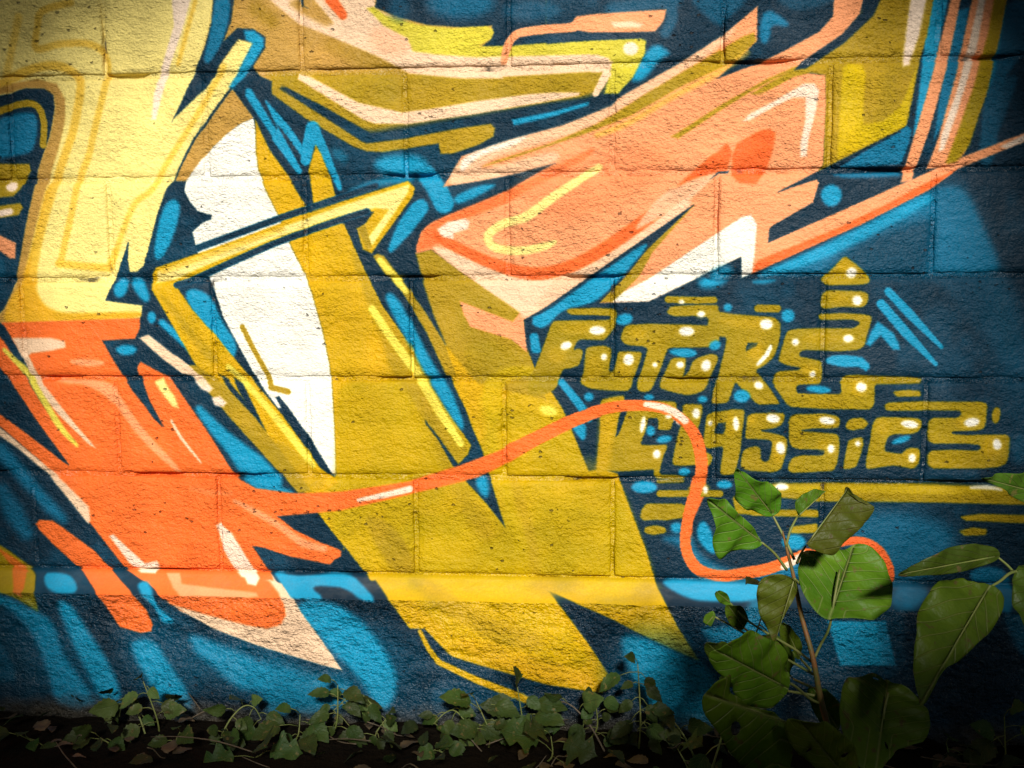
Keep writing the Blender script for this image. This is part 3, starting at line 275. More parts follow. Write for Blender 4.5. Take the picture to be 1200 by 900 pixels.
[0,8,3.6,1,[489.4,938.1,520.2,952.3,567.7,1027.5,605.5,1081.3,636.4,1126.3,564.7,1078,493.6,1020.7,484.9,1009.9,141.2,1289.3,147.2,1214.4]],
[0,7,3.6,1,[483,1040.6,500.8,1055,563,1107.1,625.1,1162.8,655.1,1193.4,676.3,1215.1,678.7,1240.7,674.4,1251.7,660.3,1235.4,597.6,1154,526.6,1091,481.7,1060.5,461.9,1076.7,442.1,1092.9,422.2,1109.1,402.2,1125.4,382.2,1141.8,362.1,1158.2,342,1174.6,321.8,1191.1,301.5,1207.7,281.2,1224.3,260.8,1241,240.3,1257.7,219.8,1274.4,199.2,1291.3,178.5,1308.1,157.8,1325.1,137,1342,138.7,1321.3]],
[0,23,3.1,1,[484.7,1013.5,529.4,1045.7,600.7,1099.5,653.5,1153.4,643.6,1164.4,563,1107.1,500.9,1053.2,483.1,1038.8,138.8,1319.4,140.9,1293]],
[0,8,2.9,1,[481.3,1067.8,526.3,1096.5,597.1,1163.1,667.1,1248.2,681.1,1265.1,695.2,1282,709.2,1299,723.3,1315.9,737.3,1332.9,751.4,1349.9,774.7,1363.5,797.8,1377,820.7,1390.4,836.1,1405,847.6,1419.3,859.1,1433.7,836,1439.7,812.9,1445.7,793.2,1435.1,773.5,1424.5,753.8,1414,734.1,1403.4,710.8,1392.6,686.1,1379.5,661.1,1366.4,635.8,1353.1,614,1340.2,593.2,1327.3,572.4,1314.4,551.6,1301.5,466.5,1302.9,446.4,1319.6,426.3,1336.4,407.5,1353.3,394.6,1370.7,381.8,1387.9,368.4,1405,348.3,1421.8,328.2,1438.6,308,1455.5,287.7,1472.4,267.3,1489.4,246.9,1506.4,226.4,1523.5,205.9,1540.6,185.3,1557.8,164.6,1575.1,143.9,1592.4,145.8,1568,147.7,1543.7,149.7,1519.5,151.6,1495.3,153.5,1471.2,155.5,1447.1,157.4,1423.1,157.1,1399.1,146.7,1374.5,136.4,1349.6,157.2,1332.6,177.9,1315.6,198.6,1298.8,219.2,1281.9,239.7,1265.1,260.2,1248.4,280.6,1231.7,301,1215.1,321.3,1198.5,341.5,1182,361.6,1165.5,381.7,1149.1,401.8,1132.8,421.7,1116.4,441.6,1100.2,461.5,1084]],
[1,1,12,0.9,[488.8,1096.8,493.2,1101.9,499.4,1109.1,506.9,1117.8,515,1127.5,524.1,1138.6,534.3,1151.2,544.9,1164.2,555.2,1176.3,565.3,1187.7,575.6,1198.7,585.3,1209,594,1218,601.8,1225.7,608.9,1232.3,614.8,1237.7,618.9,1241.5],[17.2,16.8,16.3,15.9,15.5,15,14.6,14.2,13.8,13.8,13.8,13.8,13.8,12.5,11.2,9.9,8.6]],
[1,1,13.8,0.75,[487.2,1182.6,491,1190.8,496.5,1202.6,502.7,1215.8,508.9,1228.3,515.6,1240.8,523,1254,529.7,1265.8,534.4,1274],[13.8,15.9,18.1,20.2,22.4,20.2,18.1,15.9,13.8]],
[0,23,3.1,1,[554.4,1255.3,566.3,1244.1,596.2,1245.5,617.9,1259.9,682.6,1308.6,696.7,1325,710.8,1341.4,727.4,1358,746.8,1374.8,765.9,1391.5,782.3,1406.7,795,1421.6,807.8,1436.6,813.5,1452,819.2,1467.5,814.9,1482.3,792.7,1486.5,769.9,1480.6,747.2,1474.6,735.8,1456.5,724.4,1438.4,713,1420.3,699.1,1399.1,679.4,1377.4,659.5,1355.5,640.7,1339.4,623.8,1323.5,606.8,1307.5,589.9,1291.6]],
[0,12,3.4,1,[717.8,1276.8,727.2,1273,757.4,1301.9,775.2,1318.1,793,1334.4,806.1,1331.4,819.2,1328.4,824.4,1337.5,816.1,1356.3,800.2,1355.7,784.3,1355,771.2,1344.9,759.5,1335,745.6,1315.6,731.7,1296.2]],
[0,24,3.4,1,[470.1,1297.3,491.2,1309.8,497.2,1313.9,512.5,1325.3,527.7,1336.8,533.1,1341.5,552.6,1358.6,557,1365.1,561.1,1383.2,565.2,1401.2,566.1,1408.5,568.9,1426,571.8,1443.6,569.3,1445.2,549.9,1432.9,530.4,1420.5,524,1417.3,504.5,1409.8,484.6,1402.3,465.2,1419,445.3,1435.8,425.4,1452.6,405.4,1469.4,385.3,1486.3,365.2,1503.3,345,1520.3,324.7,1537.3,304.4,1554.5,284,1571.6,263.5,1588.9,243,1606.1,222.4,1623.5,201.8,1640.9,181,1658.3,160.3,1675.8,139.4,1693.4,136.2,1688.2,157.1,1670.7,177.8,1653.2,198.6,1635.7,219.2,1618.3,239.8,1601,260.3,1583.7,280.8,1566.5,301.2,1549.4,321.5,1532.3,341.8,1515.2,362,1498.2,382.1,1481.3,402.2,1464.4,422.2,1447.5,442.2,1430.7,462.1,1414,479.4,1397.2,462.1,1414,442.2,1430.7,422.2,1447.5,402.2,1464.4,382.1,1481.3,362,1498.2,341.8,1515.2,321.5,1532.3,301.2,1549.4,280.8,1566.5,260.3,1583.7,239.8,1601,219.2,1618.3,198.6,1635.7,177.8,1653.2,157.1,1670.7,136.2,1688.2,138.2,1663.2,140.2,1638.3,142.2,1613.4,144.2,1588.6,164.9,1571.3,185.6,1554,206.2,1536.9,226.7,1519.7,247.2,1502.6,267.6,1485.6,287.9,1468.6,308.2,1451.7,328.4,1434.9,348.6,1418,367.7,1401.2,380.4,1384.1,393.2,1366.9,406.4,1349.5,426.5,1332.6,446.7,1315.9,466.7,1299.1,446.7,1315.9,426.5,1332.6,406.4,1349.5,393.2,1366.9,380.4,1384.1,367.7,1401.2,348.6,1418,328.4,1434.9,308.2,1451.7,287.9,1468.6,267.6,1485.6,247.2,1502.6,226.7,1519.7,206.2,1536.9,185.6,1554,164.9,1571.3,144.2,1588.6,147.6,1586.7,168.4,1569.4,189,1552.1,209.6,1534.9,230.1,1517.8,250.6,1500.7,271,1483.7,291.3,1466.8,311.6,1449.8,331.8,1433,352,1416.2,370.2,1399.3,383,1382.2,395.8,1364.9,409.8,1347.6,429.9,1330.8,450,1314]],
[0,9,3.4,0.7,[466.5,1302.9,481.7,1312.5,496.9,1322.2,512.1,1331.8,524.5,1344.6,539.9,1357.7,542.2,1376.9,544.5,1395.9,542.6,1414.6,531,1405.6,516.6,1396.5,513.3,1377.5,509.9,1358.3,493.3,1339.6,479.9,1321.2]],
[0,5,5.2,0.7,[479,1360,487,1361,495,1364,501,1369,505,1375,509,1384,510,1390,507,1394,501,1395,492,1395,484,1392,478,1387,465,1404,445,1421,425,1438,405,1455,385,1471,365,1488,345,1505,325,1522,304,1539,284,1557,263,1574,243,1591,222,1608,202,1626,181,1643,160,1661,139,1678,138,1671,158,1654,179,1636,200,1619,220,1602,241,1584,262,1567,282,1550,302,1533,323,1516,343,1499,363,1482,383,1465,403,1448,423,1431,443,1415,461,1398,474,1381,461,1398,443,1415,423,1431,403,1448,383,1465,363,1482,343,1499,323,1516,302,1533,282,1550,262,1567,241,1584,220,1602,200,1619,179,1636,158,1654,138,1671,138,1663,159,1645,180,1628,201,1610,221,1593,242,1576,262,1559,283,1541,303,1524,323,1507,344,1490,364,1473,384,1457,404,1440,424,1423,444,1406,458,1389,471,1372,458,1389,444,1406,424,1423,404,1440,384,1457,364,1473,344,1490,323,1507,303,1524,283,1541,262,1559,242,1576,221,1593,201,1610,180,1628,159,1645,138,1663,141,1656,162,1639,182,1622,203,1604,224,1587,244,1570,265,1552,285,1535,305,1518,326,1501,346,1484,366,1467,386,1450,406,1434,426,1417,445,1400,458,1383,471,1366,474,1362]],
[0,7,2.7,1,[859.3,1430,877.3,1435.7,895.3,1441.4,913.3,1447.1,934.9,1451.4,956.5,1455.7,978.1,1459.9,999.7,1464.2,1021.2,1468.4,1042.3,1468,1063.4,1467.5,1084.4,1467,1091.9,1455,1099.5,1443.1,1100.8,1428.6,1102.1,1414.1,1090.4,1396.1,1076.4,1377.8,1070.5,1364.8,1064.5,1351.6,1076.7,1359,1088.9,1366.3,1104.6,1384.7,1120.2,1402.9,1131.4,1423,1142.4,1443.1,1153.5,1463.2,1164.6,1483.3,1176.6,1500.7,1188.7,1518.2,1200.8,1535.6,1212.9,1553.1,1196.8,1549.8,1180.8,1546.6,1160,1541,1139.2,1535.5,1118.4,1529.9,1097.6,1524.4,1076.7,1518.8,1055.9,1513.2,1034.2,1505.1,1012.5,1497,990.8,1488.9,969.1,1480.8,947.3,1472.7,925.6,1464.6,903.8,1456.5,889,1447.7,874.1,1438.9]],
[0,13,3.6,1,[841.8,1355.9,854.7,1355.6,867.6,1355.4,878.3,1377.9,903.7,1381.2,929,1384.5,951.3,1386.3,973.4,1388.1,995.5,1389.9,1017.6,1391.6,1039.6,1393.4,1046.3,1400.7,1023.4,1404.9,1000,1404.7,976.5,1404.6,953,1404.5,929.5,1404.3,905.9,1404.2,882.3,1404.1,862.6,1389.5,852.3,1372.8]],
[0,12,3.4,1,[949.2,1251.5,958.5,1245.9,983.3,1267.3,993.6,1285.3,1003.9,1303.4,1014.2,1321.4,1026.2,1342.2,1041.2,1363.4,1036.8,1378.6,1018,1375.2,1002.4,1360.4,987.8,1345.6,975.7,1324.8,963.7,1304]],
[1,13,4.3,0.9,[991.2,1198.4,999,1202.3,1010.2,1207.9,1023,1214.4,1035.8,1221.3,1048.7,1228.6,1062.4,1236.6,1076.1,1244.9,1089,1253.1,1100.7,1261.5,1111.6,1270.3,1122.3,1278.4,1133.2,1285,1145.4,1289.6,1158.3,1292.9,1169.9,1295.2,1177.9,1296.9],[3.4,4.3,5.2,6,6.9,6.9,6.9,6.9,6.9,7.3,7.7,8.2,8.6,8.2,7.7,7.3,6.9]],
[1,13,5.2,0.3,[901.2,1172.4,909.5,1174.5,921.5,1177.6,934.6,1180.7,946.4,1182.7,956.9,1183.4,967.4,1183.2,976.4,1182.6,982.7,1182.3],[5.2,5.2,5.2,5.2,5.2,5.2,5.2,5.2,5.2]],
[0,8,2.9,1,[1026.1,1293.9,1051.4,1297.1,1072.3,1304.7,1093.2,1312.2,1114.1,1319.7,1138.1,1324.8,1162,1329.8,1185.9,1334.8,1198.9,1320.1,1218.9,1308.9,1221.2,1290.8,1233.3,1306.8,1245.5,1322.9,1257.7,1339,1270.7,1355.3,1246.8,1360.1,1223,1364.9,1199.2,1369.8,1175.4,1374.6,1151.7,1379.4,1127.9,1384.2,1110,1384.6,1092.1,1384.9,1076.6,1366.5,1061.4,1348,1049.6,1329.9,1037.8,1311.9]],
[0,8,2.9,1,[1091.5,1231.4,1167.2,1225,1221.1,1292.6,1213.8,1299.9,1164,1277.2,1116,1256.3]],
[1,12,2.4,1,[1252,1193.4,1261.6,1191.4,1275.4,1188.6,1290.9,1185.3,1305.5,1182.1,1320.1,1178.6,1335.5,1174.9,1349.2,1171.4,1358.7,1169],[3.4,4.1,4.7,5.4,6,6.2,6.5,6.7,6.9]],
[0,12,2.7,1,[1831.6,992.9,1866.9,989.3,1900.6,1006.2,1922.7,1033.4,1916.1,1043.8,1892.5,1026.8,1858.6,1006.4]],
[0,12,3.1,1,[2112,1311.5,2128.5,1302.4,2138.4,1294.4,2148.2,1286.4,2156.7,1293.2,2144.5,1305.7,2132.2,1318.1,2115.7,1325.4]],
[0,5,3.6,1,[1378.7,691.8,1409.7,683.6,1477.5,734.6,1591,807.7,1597.7,833.1,1570.3,863.7,1607.7,887.6,1614.4,935.4,1638.2,983.4,1501,952.9,1438,875.7,1413,814.1,1394.9,756.2]],
[0,24,8.6,0.6,[1505,863,1524,866,1542,870,1558,876,1572,882,1585,890,1596,898,1604,907,1609,917,1613,928,1612,935,1608,940,1600,941,1588,939,1576,938,1563,939,1551,942,1538,946,1525,949,1513,949,1502,946,1491,942,1483,934,1478,922,1476,907,1476,887,1481,874,1491,866]],
[0,20,5.2,0.7,[1510,976,1511,968,1512,961,1514,954,1517,947,1521,941,1526,936,1533,931,1540,927,1549,924,1558,921,1569,919,1581,917,1594,916,1604,917,1611,919,1616,923,1618,928,1616,932,1611,935,1602,938,1589,940,1578,942,1569,945,1562,948,1557,951,1553,957,1551,964,1550,974,1551,986,1551,998,1549,1008,1546,1018,1541,1026,1537,1032,1533,1034,1528,1033,1524,1029,1520,1023,1517,1017,1515,1009,1512,1000,1511,992,1510,984]],
[0,13,2.7,1,[1378.7,691.8,1382.5,671.7,1391.4,648.2,1410.4,631.7,1453.3,613.7,1504.4,594.3,1572,566.9,1614,541.1,1657.5,518.7,1572.2,538.9,1504.8,551.2,1435.2,562,1473.2,503,1572.6,471.7,1672.4,447.3,1766.3,411.8,1779.3,397.5,1900.7,331.3,1972.5,287.1,2040.1,232.3,2039.8,296.5,1967.3,364.5,2050.1,334.5,2092.7,315,2155.2,282,2179.7,254.5,2181.8,217.3,2279.9,-113,2333.2,-110.9,2236.6,218.8,2229.7,251.1,2198,292.3,2156.3,324.3,2111,350,2141.4,358.5,2168.4,362.2,2171.3,412.8,2169.6,527.5,2162,540.2,2128.7,557.5,2085.8,579.6,2122.5,565.5,2157.6,556.3,2162.6,562.8,2152.3,599.8,2079.1,642.9,2072.8,649.3,2068.4,675.5,2185.1,624.4,2298.4,574.1,2332.7,560.1,2414.6,523,2559.8,466.9,2807,271.6,2807.9,286.8,2560.5,482.6,2420,540.5,2371.2,576.6,2241.6,642.8,2152.8,682.7,2037.1,736,2016.9,703,1839.9,788.3,1744.7,791.3,1794.6,739.7,1839,686.8,1925.3,602.2,1820.7,673.5,1724.4,739.3,1638.6,799.4,1594.4,824.7,1600.9,889.3,1570.3,863.7,1486.7,838.1,1473.2,812.5,1466.6,787,1572.2,828,1587.6,807.7,1477.5,734.6,1409.7,683.6]],
[0,9,5.2,0.75,[1380,684,1381,679,1382,674,1384,669,1386,663,1388,657,1391,652,1394,647,1399,642,1403,638,1410,634,1417,629,1427,625,1437,620,1450,615,1465,609,1491,599,1535,582,1562,570,1580,562,1597,554,1614,546,1631,537,1648,529,1673,517,1705,502,1724,494,1731,492,1732,495,1728,501,1721,508,1710,515,1693,525,1669,538,1648,548,1630,558,1609,569,1585,582,1563,593,1545,601,1524,609,1501,617,1482,624,1469,630,1457,636,1449,642,1442,647,1437,651,1434,655,1434,659,1432,662,1430,665,1427,669,1424,672,1418,675,1412,679,1404,683,1394,686,1386,688,1382,687]],
[0,10,27.5,0.55,[1606,550,1639,534,1664,523,1683,516,1711,508,1799,488,1827,484,1845,485,1862,489,1878,495,1887,503,1888,513,1880,527,1861,546,1844,560,1828,571,1803,586,1758,607,1731,619,1712,624,1692,629,1670,631,1652,631,1638,628,1626,622,1618,612,1610,604,1601,595,1593,587,1585,579,1583,571,1588,562]],
[0,7,4.3,0.85,[1417,682,1422,681,1430,682,1441,685,1457,691,1475,699,1494,707,1511,714,1529,721,1546,728,1563,734,1582,737,1602,740,1624,741,1645,740,1663,738,1681,734,1698,728,1714,721,1731,712,1752,699,1777,681,1798,666,1814,654,1838,637,1872,612,1894,598,1905,594,1913,593,1919,595,1920,600,1915,607,1897,621,1853,651,1829,668,1813,679,1789,695,1757,717,1733,734,1716,745,1695,760,1668,779,1648,792,1634,801,1622,809,1611,815,1602,819,1596,820,1592,819,1590,815,1585,809,1575,802,1558,789,1532,772,1511,757,1495,745,1471,729,1441,707,1423,692,1417,686]],
[0,7,3.4,0.9,[1414.9,680.3,1435.4,682.2,1503.2,716.2,1554.1,735,1608.3,745.4,1655.5,744,1613.1,802.7,1587.6,809.4,1502.9,751.6]],
[1,9,3.4,0.95,[1422,660.2,1430.3,664.4,1442,670.5,1455.7,677.3,1469.5,684.1,1483.3,690.8,1497.9,697.9,1513.1,704.9,1528.8,711.4,1545.3,717.5,1562.6,723.5,1580,728.6,1596.5,731.9,1611.7,733.4,1626,733.3,1640.4,731.8,1655.5,728.9,1671.4,724.6,1687.6,718.8,1704.6,711.6,1722.6,702.6,1742.3,691.5,1763.2,678.6,1784.6,664.6,1805.6,650.2,1827,635,1848.7,618.8,1869.4,602.9,1887.5,588.7,1902.3,576.6,1914.8,565.8,1925.8,556,1936,546.9,1945.9,538.2,1955.1,530,1962.7,523.1,1968.1,518.2],[8.6,9,9.5,9.9,10.3,10.5,10.8,11,11.2,11.6,12,12.5,12.9,12.7,12.5,12.3,12,12,12,12,12,12.3,12.5,12.7,12.9,13.1,13.3,13.5,13.8,14.2,14.6,15,15.5,15,14.6,14.2,13.8]],
[0,9,3.6,0.95,[1928.1,561.5,1939,529.2,1975.9,495.8,1987,486.3,1997,502.5,1987.9,537.9,1960.4,545.6]],
[0,9,3.8,1,[1997.1,509,2006.5,486.6,2047.9,463.2,2068.7,458.7,2078.5,468.5,2074.4,498.9,2062.3,538.9,2041.9,564.5,2011,560.9,1997.8,547.8]],
[0,7,4.3,0.75,[1873,578,1885,571,1899,565,1913,558,1929,552,1946,546,1958,543,1966,542,1968,543,1966,546,1962,550,1956,556,1949,563,1941,571,1933,578,1926,584,1919,590,1913,595,1905,601,1893,607,1880,615,1863,624,1849,632,1837,638,1826,643,1818,647,1815,647,1817,641,1824,629,1837,612,1849,598,1861,587]],
[0,8,2.2,1,[1955.7,553.7,1971.7,539.3,1992.8,538,1989.6,542.8,1973.4,542.6]],
[0,12,3.4,1,[1423.9,643.5,1444.6,630.3,1478.6,624,1487.1,630.7,1483.5,644,1456.2,652.1,1454.4,663.9,1435.7,660.3,1427.2,653.6]],
[1,14,3.1,1,[1742.1,528.1,1735.9,531.9,1727,537.3,1716.6,543.7,1705.7,550.5,1694.4,557.7,1682.1,565.5,1669.1,573.9,1655.7,582.8,1641.3,593,1625.9,604.4,1610.7,615.1,1596.9,623.5,1584.9,628.1,1574.1,630.2,1564.1,631.7,1554.7,634.7,1545.3,639.6,1536,645.4,1528.4,651.7,1524.1,657.7,1523.5,664,1525.7,670.5,1530.5,676.5,1537.5,681.3,1547.7,684.5,1561,686.8,1575.1,688,1588.2,688.3,1600.1,687.4,1611.8,685.3,1622.7,682.7,1632.1,680.3,1639.9,678.1,1646.6,675.7,1651.9,673.6,1655.6,672.2],[6.9,7.1,7.3,7.5,7.7,8,8.2,8.4,8.6,8.8,9,9.2,9.5,9.2,9,8.8,8.6,8.6,8.6,8.6,8.6,8.6,8.6,8.6,8.6,8.6,8.6,8.6,8.6,8.4,8.2,8,7.7,6.9,6,5.2,4.3]],
[0,13,8.6,0.8,[1614,643,1614,650,1609,658,1600,665,1588,669,1577,669,1568,666,1563,661,1563,653,1568,645,1577,638,1588,634,1600,634,1609,637]],
[0,7,5.2,0.7,[1450,540,1459,525,1471,512,1485,502,1508,492,1538,483,1563,475,1582,470,1607,463,1638,456,1663,449,1681,443,1705,435,1734,424,1753,416,1764,411,1771,406,1774,403,1781,398,1791,391,1813,379,1867,350,1892,336,1909,326,1927,315,1947,303,1963,293,1975,285,1985,279,1993,273,1998,271,1999,272,1996,277,1990,286,1981,295,1971,304,1953,317,1929,333,1909,346,1892,356,1868,371,1816,400,1792,414,1776,423,1760,431,1745,440,1729,448,1712,455,1692,462,1669,469,1649,475,1631,480,1614,485,1598,489,1582,494,1567,498,1554,502,1541,506,1530,510,1522,515,1516,519,1511,524,1512,527,1519,527,1530,526,1547,522,1565,518,1583,513,1605,508,1632,501,1650,498,1659,499,1664,502,1664,508,1659,514,1650,519,1632,525,1605,531,1583,536,1564,540,1547,544,1530,547,1513,550,1496,552,1479,555,1461,558,1451,556,1447,550]],
[0,17,4.3,0.8,[1475,510,1478,506,1485,502,1495,498,1514,491,1540,482,1561,476,1575,472,1586,469,1596,467,1600,467,1600,469,1596,472,1586,478,1575,483,1562,488,1547,492,1530,496,1516,501,1503,508,1492,515,1484,524,1478,529,1473,531,1471,529,1471,523,1472,518,1473,513]],
[0,5,3.4,1,[1515.1,523.3,1538.8,513.8,1639.2,484.2,1738.5,445.2,1774.6,424.8,1836.4,387.4,1917,341.2,1980.8,306.2,2015.7,286.5,2034.7,280.7,2038.2,296.5,2006.8,327.3,1965.4,348.5,1901.3,375.9,1804.1,430.1,1722.1,461.1,1639.2,487.4,1572.3,507.7]],
[1,16,6,0.6,[2021,318.1,2011.7,324.6,1998.3,334,1982.5,344.6,1965.5,354.9,1947.3,364.5,1927,374.2,1906,384.2,1885.3,394.7,1864.7,406.4,1843.8,419,1823.4,431.1,1804.2,441.4,1785.2,449.8,1766.3,456.7,1750,462.3,1738.6,466.2],[5.2,5.2,5.2,5.2,5.2,5.2,5.2,5.2,5.2,5.2,5.2,5.2,5.2,5.2,5.2,5.2,5.2]],
[0,5,3.4,1,[1881.3,471.7,1894.2,463.9,1982.5,409.3,2061.9,366.4,2112.5,345.3,2125.5,358.2,2093.6,357.5,2030.4,389.5,1966.7,428.2,1894.3,475.2]],
[0,5,2.7,1,[2115.6,345.4,2156.3,324.3,2199.6,292.4,2231.3,251.2,2240.2,234.3,2263.1,219.5,2359.1,-109.9,2457.4,-106,2364.1,222.1,2354.3,291.3,2339.4,353.2,2321.3,459.8,2193.5,524.6,2162,540.2,2169.6,527.5,2171.3,412.8,2168.4,362.2,2141.3,357,2109.7,364.2,2046.6,397.8,2030.5,394.3]],
[0,8,2.9,1,[2111,351.6,2124.9,336.1,2197.9,287.7,2232.8,248.1,2236.6,218.8,2333.2,-110.9,2365.2,-109.6,2269.3,219.6,2254.9,254.8,2203.1,303.4,2133.2,348.9]],
[0,13,3.4,0.6,[2030.6,397.5,2109.9,372.1,2168.3,360.7,2171.3,412.8,2169.9,476.3,2031.7,458.1]],
[0,12,3.4,1,[2017,445.1,2028,432.5,2078.8,406.3,2129.1,377.2,2148.2,377.6,2158,390.4,2152.7,428.3,2139.7,483.9,2137.3,512.6,2126.1,514.1,2125.5,488.4,2134,443.9,2132.9,402.6,2110.6,402.2,2071.1,420.5,2031.4,442.1]],
[0,20,4,1,[2194.9,518.3,2196.5,460.9,2197.9,397.5,2201.2,350.3,2212,341.2,2235.7,344.8,2242.5,359,2241,414.1,2240.7,456.8,2278.4,449.5,2309,423.2,2324.9,384.2,2336.3,353.2,2322.4,447.1,2318.1,459.7,2256,490.4]],
[0,22,5.2,0.7,[2265,344,2272,344,2277,348,2280,354,2281,365,2280,378,2278,391,2276,402,2274,412,2271,421,2268,426,2265,428,2262,426,2259,422,2256,413,2255,402,2254,388,2254,370,2256,357,2260,348]],
[0,12,4,1,[2322.2,221,2416.6,-107.6,2445.3,-106.4,2351.7,221.8,2340.3,291,2323.6,346.7,2311.2,349.5,2313,313.7,2317.4,259.5]],
[0,22,3.4,0.5,[2174.8,365.5,2192.2,365.9,2191.7,516.6,2177.5,524.4]],
[0,9,3.4,1,[2037.1,736,2049.6,709.8,2117.2,682.4,2208.1,645.7,2299.2,599.8,2350.5,571.5,2418.5,540.5,2371.2,576.6,2241.6,642.8,2152.8,682.7]],
[0,12,3.4,1,[2494.8,500.4,2559.8,466.9,2807,271.6,2807.9,286.8,2560.5,482.6,2507.3,503.8]],
[0,13,2.7,1,[2394.9,223,2487.5,-104.8,2505.5,-104,2413.4,223.4,2394.9,338.8,2365.4,463.7,2334.3,561.7,2313.9,564.7,2323.6,526.5,2348.5,431.8,2375.6,322.9]],
[0,13,3.1,1,[2433.5,224,2525,-103.3,2584.7,-100.9,2494.8,225.6,2485.6,294.4,2464.1,402.6,2429.8,512.1,2407.2,534,2361.9,539.7,2381.6,479.7,2411,354.7]],
[0,24,4,1,[2476.4,225.1,2566.8,-101.6,2581.8,-101,2491.8,225.5,2581.8,-101,2584.4,-98,2494.4,228.6,2486,291.4,2485.1,297.4,2467.5,391.8,2466.1,397.8,2438,496.6,2435.2,502,2416.7,525.3,2411.8,528.2,2399.2,530.2,2397.1,527.7,2411.9,483.2,2413.9,477.3,2439.6,397.3,2441.3,391.3,2463.4,296.9,2464.5,290.9,2473,228,2563.5,-98.8,2566.8,-101.6]],
[0,12,3.4,1,[2445.8,224.3,2536.9,-102.8,2548.9,-102.3,2458,224.6,2443.8,324.4,2414.2,433,2391.9,503.6,2382.7,508.2,2386.2,476.6,2409.8,401.6,2430.8,308.6]],
[0,17,2.7,1,[1764.8,784.7,1789.8,769.7,1839.5,744.9,1952.5,669.6,2018.7,626,2034.9,622.9,2046.6,640.9,2042.9,701.5,2038.7,736,2019.2,744.2,2016.9,703,1940.4,740.5,1839.9,788.3,1769.8,789.7]],
[0,5,2.9,1,[1925.4,603.8,1847.4,691.9,1821.2,739.8,1769.8,789.7,1743,789.6,1794.6,739.7,1835.7,686.8]],
[0,8,2.7,1,[2085.8,579.6,2128.8,559.1,2165.2,540.3,2225.6,534.7,2305.5,550.2,2298.4,574.1,2185.1,624.4,2068.4,675.5,2071.1,649.3,2079.1,642.9,2152.3,601.4,2162.6,562.8,2157.6,556.3,2122.6,567.1]],
[0,3,4.3,1,[2205,587,2203,597,2198,604,2190,608,2182,608,2174,604,2169,596,2166,587,2168,578,2173,571,2181,567,2189,567,2197,571,2203,578]],
[0,1,4.3,0.9,[2216,546,2277,545,2300,545,2308,546,2310,548,2307,551,2300,553,2289,554,2270,555,2243,555,2223,555,2209,554,2198,552,2190,550,2189,548,2195,547]],
[0,1,3.4,1,[2201.7,534.4,2240.8,509.3,2302.9,475.3,2321.3,459.8,2330.9,466.3,2325.6,494.7,2312.7,529.5]],
[0,8,2.7,1,[1925.3,602.2,1820.7,673.5,1724.4,739.3,1638.6,799.4,1594.4,824.7,1602.6,887.6,1617.8,921.7,1672.3,867.2,1739.7,794.7,1794.6,739.7,1835.7,686.8]],
[0,3,4.3,1,[1830,678,1835,677,1836,680,1833,686,1826,696,1815,709,1803,723,1792,736,1780,748,1768,761,1757,771,1748,779,1740,785,1733,789,1725,792,1715,795,1704,798,1691,800,1680,804,1669,809,1660,817,1651,826,1644,833,1637,838,1631,840,1626,840,1622,839,1618,837,1616,835,1614,831,1615,827,1620,822,1628,815,1639,807,1651,799,1665,789,1682,777,1702,763,1720,750,1736,739,1760,723,1791,702,1811,688,1822,682]],
[1,3,2.8,1,[1612.9,858.6,1621.4,884.2],[7.7,6.9]],
[0,3,3.4,1,[1611.4,819.6,1648.7,802.8,1647,826.5,1628.3,840,1611.3,833.2]],
[0,3,10.3,1,[1989,742,1988,748,1982,755,1973,760,1961,763,1951,763,1942,761,1938,756,1939,749,1945,743,1954,738,1966,735,1976,735,1985,737]],
[0,8,3.1,1,[1942,740.5,2016.9,704.6,2019.2,744.2,1971.8,750.6]],
[0,3,10.3,0.8,[2000,726,2001,732,1997,739,1990,745,1981,750,1971,751,1964,750,1959,745,1959,739,1962,732,1970,726,1979,722,1988,720,1996,722]],
[0,8,2.9,1,[1617.9,918.3,1638.2,952.5,1665.5,979.9,1740.3,986.4,1774.2,986.3,1783.4,1132.9,1749.3,1124.5,1723.7,1128.3,1672.3,1003.9]],
[0,24,2.7,1,[1679.8,806.6,1682.3,803.7,1687,802.3,1736.3,801.2,1743,801.3,1767.1,802.4,1772.4,804,1776.3,806.8,1778.1,811.6,1777.7,818.9,1776.8,825.5,1774.1,838.6,1771.3,844.5,1764.4,853.3,1760.2,858,1756,862.3,1751.8,864.5,1747.6,864.8,1742.1,864.8,1709.5,863.1,1704,864.7,1699.8,868.2,1696.6,873.2,1693.2,882.4,1694.6,884.4,1699.5,881.9,1704.4,881.9,1709.4,884.4,1711.2,888.9,1709.6,897.8,1707.8,904.3,1704.7,912.2,1700.2,916.4,1689.7,920,1683.1,921.4,1675.7,922.1,1670.9,925.6,1666.6,935.1,1664.6,941.5,1663.1,949.1,1660.6,955.3,1657,961,1652.2,965.5,1641.2,971,1634.9,973.6,1624.4,976.8,1617.7,977.1,1607.3,974.8,1603.3,971.6,1601.9,966.6,1601.6,960.7,1603.7,944.6,1605.7,938.2,1614,922.8,1617,916.6,1619.9,910,1622.5,903.7,1628.7,887.4,1631.1,881,1637.2,864.7,1639.5,858.3,1645.9,839.3,1648.7,833.6,1652.3,828.7,1657.4,826.1,1685.9,825,1692.6,824.8,1756,824.5,1760.8,823.9,1763.5,822.8,1764.2,821.1,1762.8,818.8,1758.8,817.5,1731.9,816.1,1725.2,815.8,1689.8,814.3,1684.4,812.6,1680.5,809.5]],
[0,8,2.2,1,[1658.3,819.2,1686.4,816.4,1728.5,815.9,1764.9,817.2,1764.9,823.3,1756.6,824.1,1689.2,824.9,1655.4,825.4]],
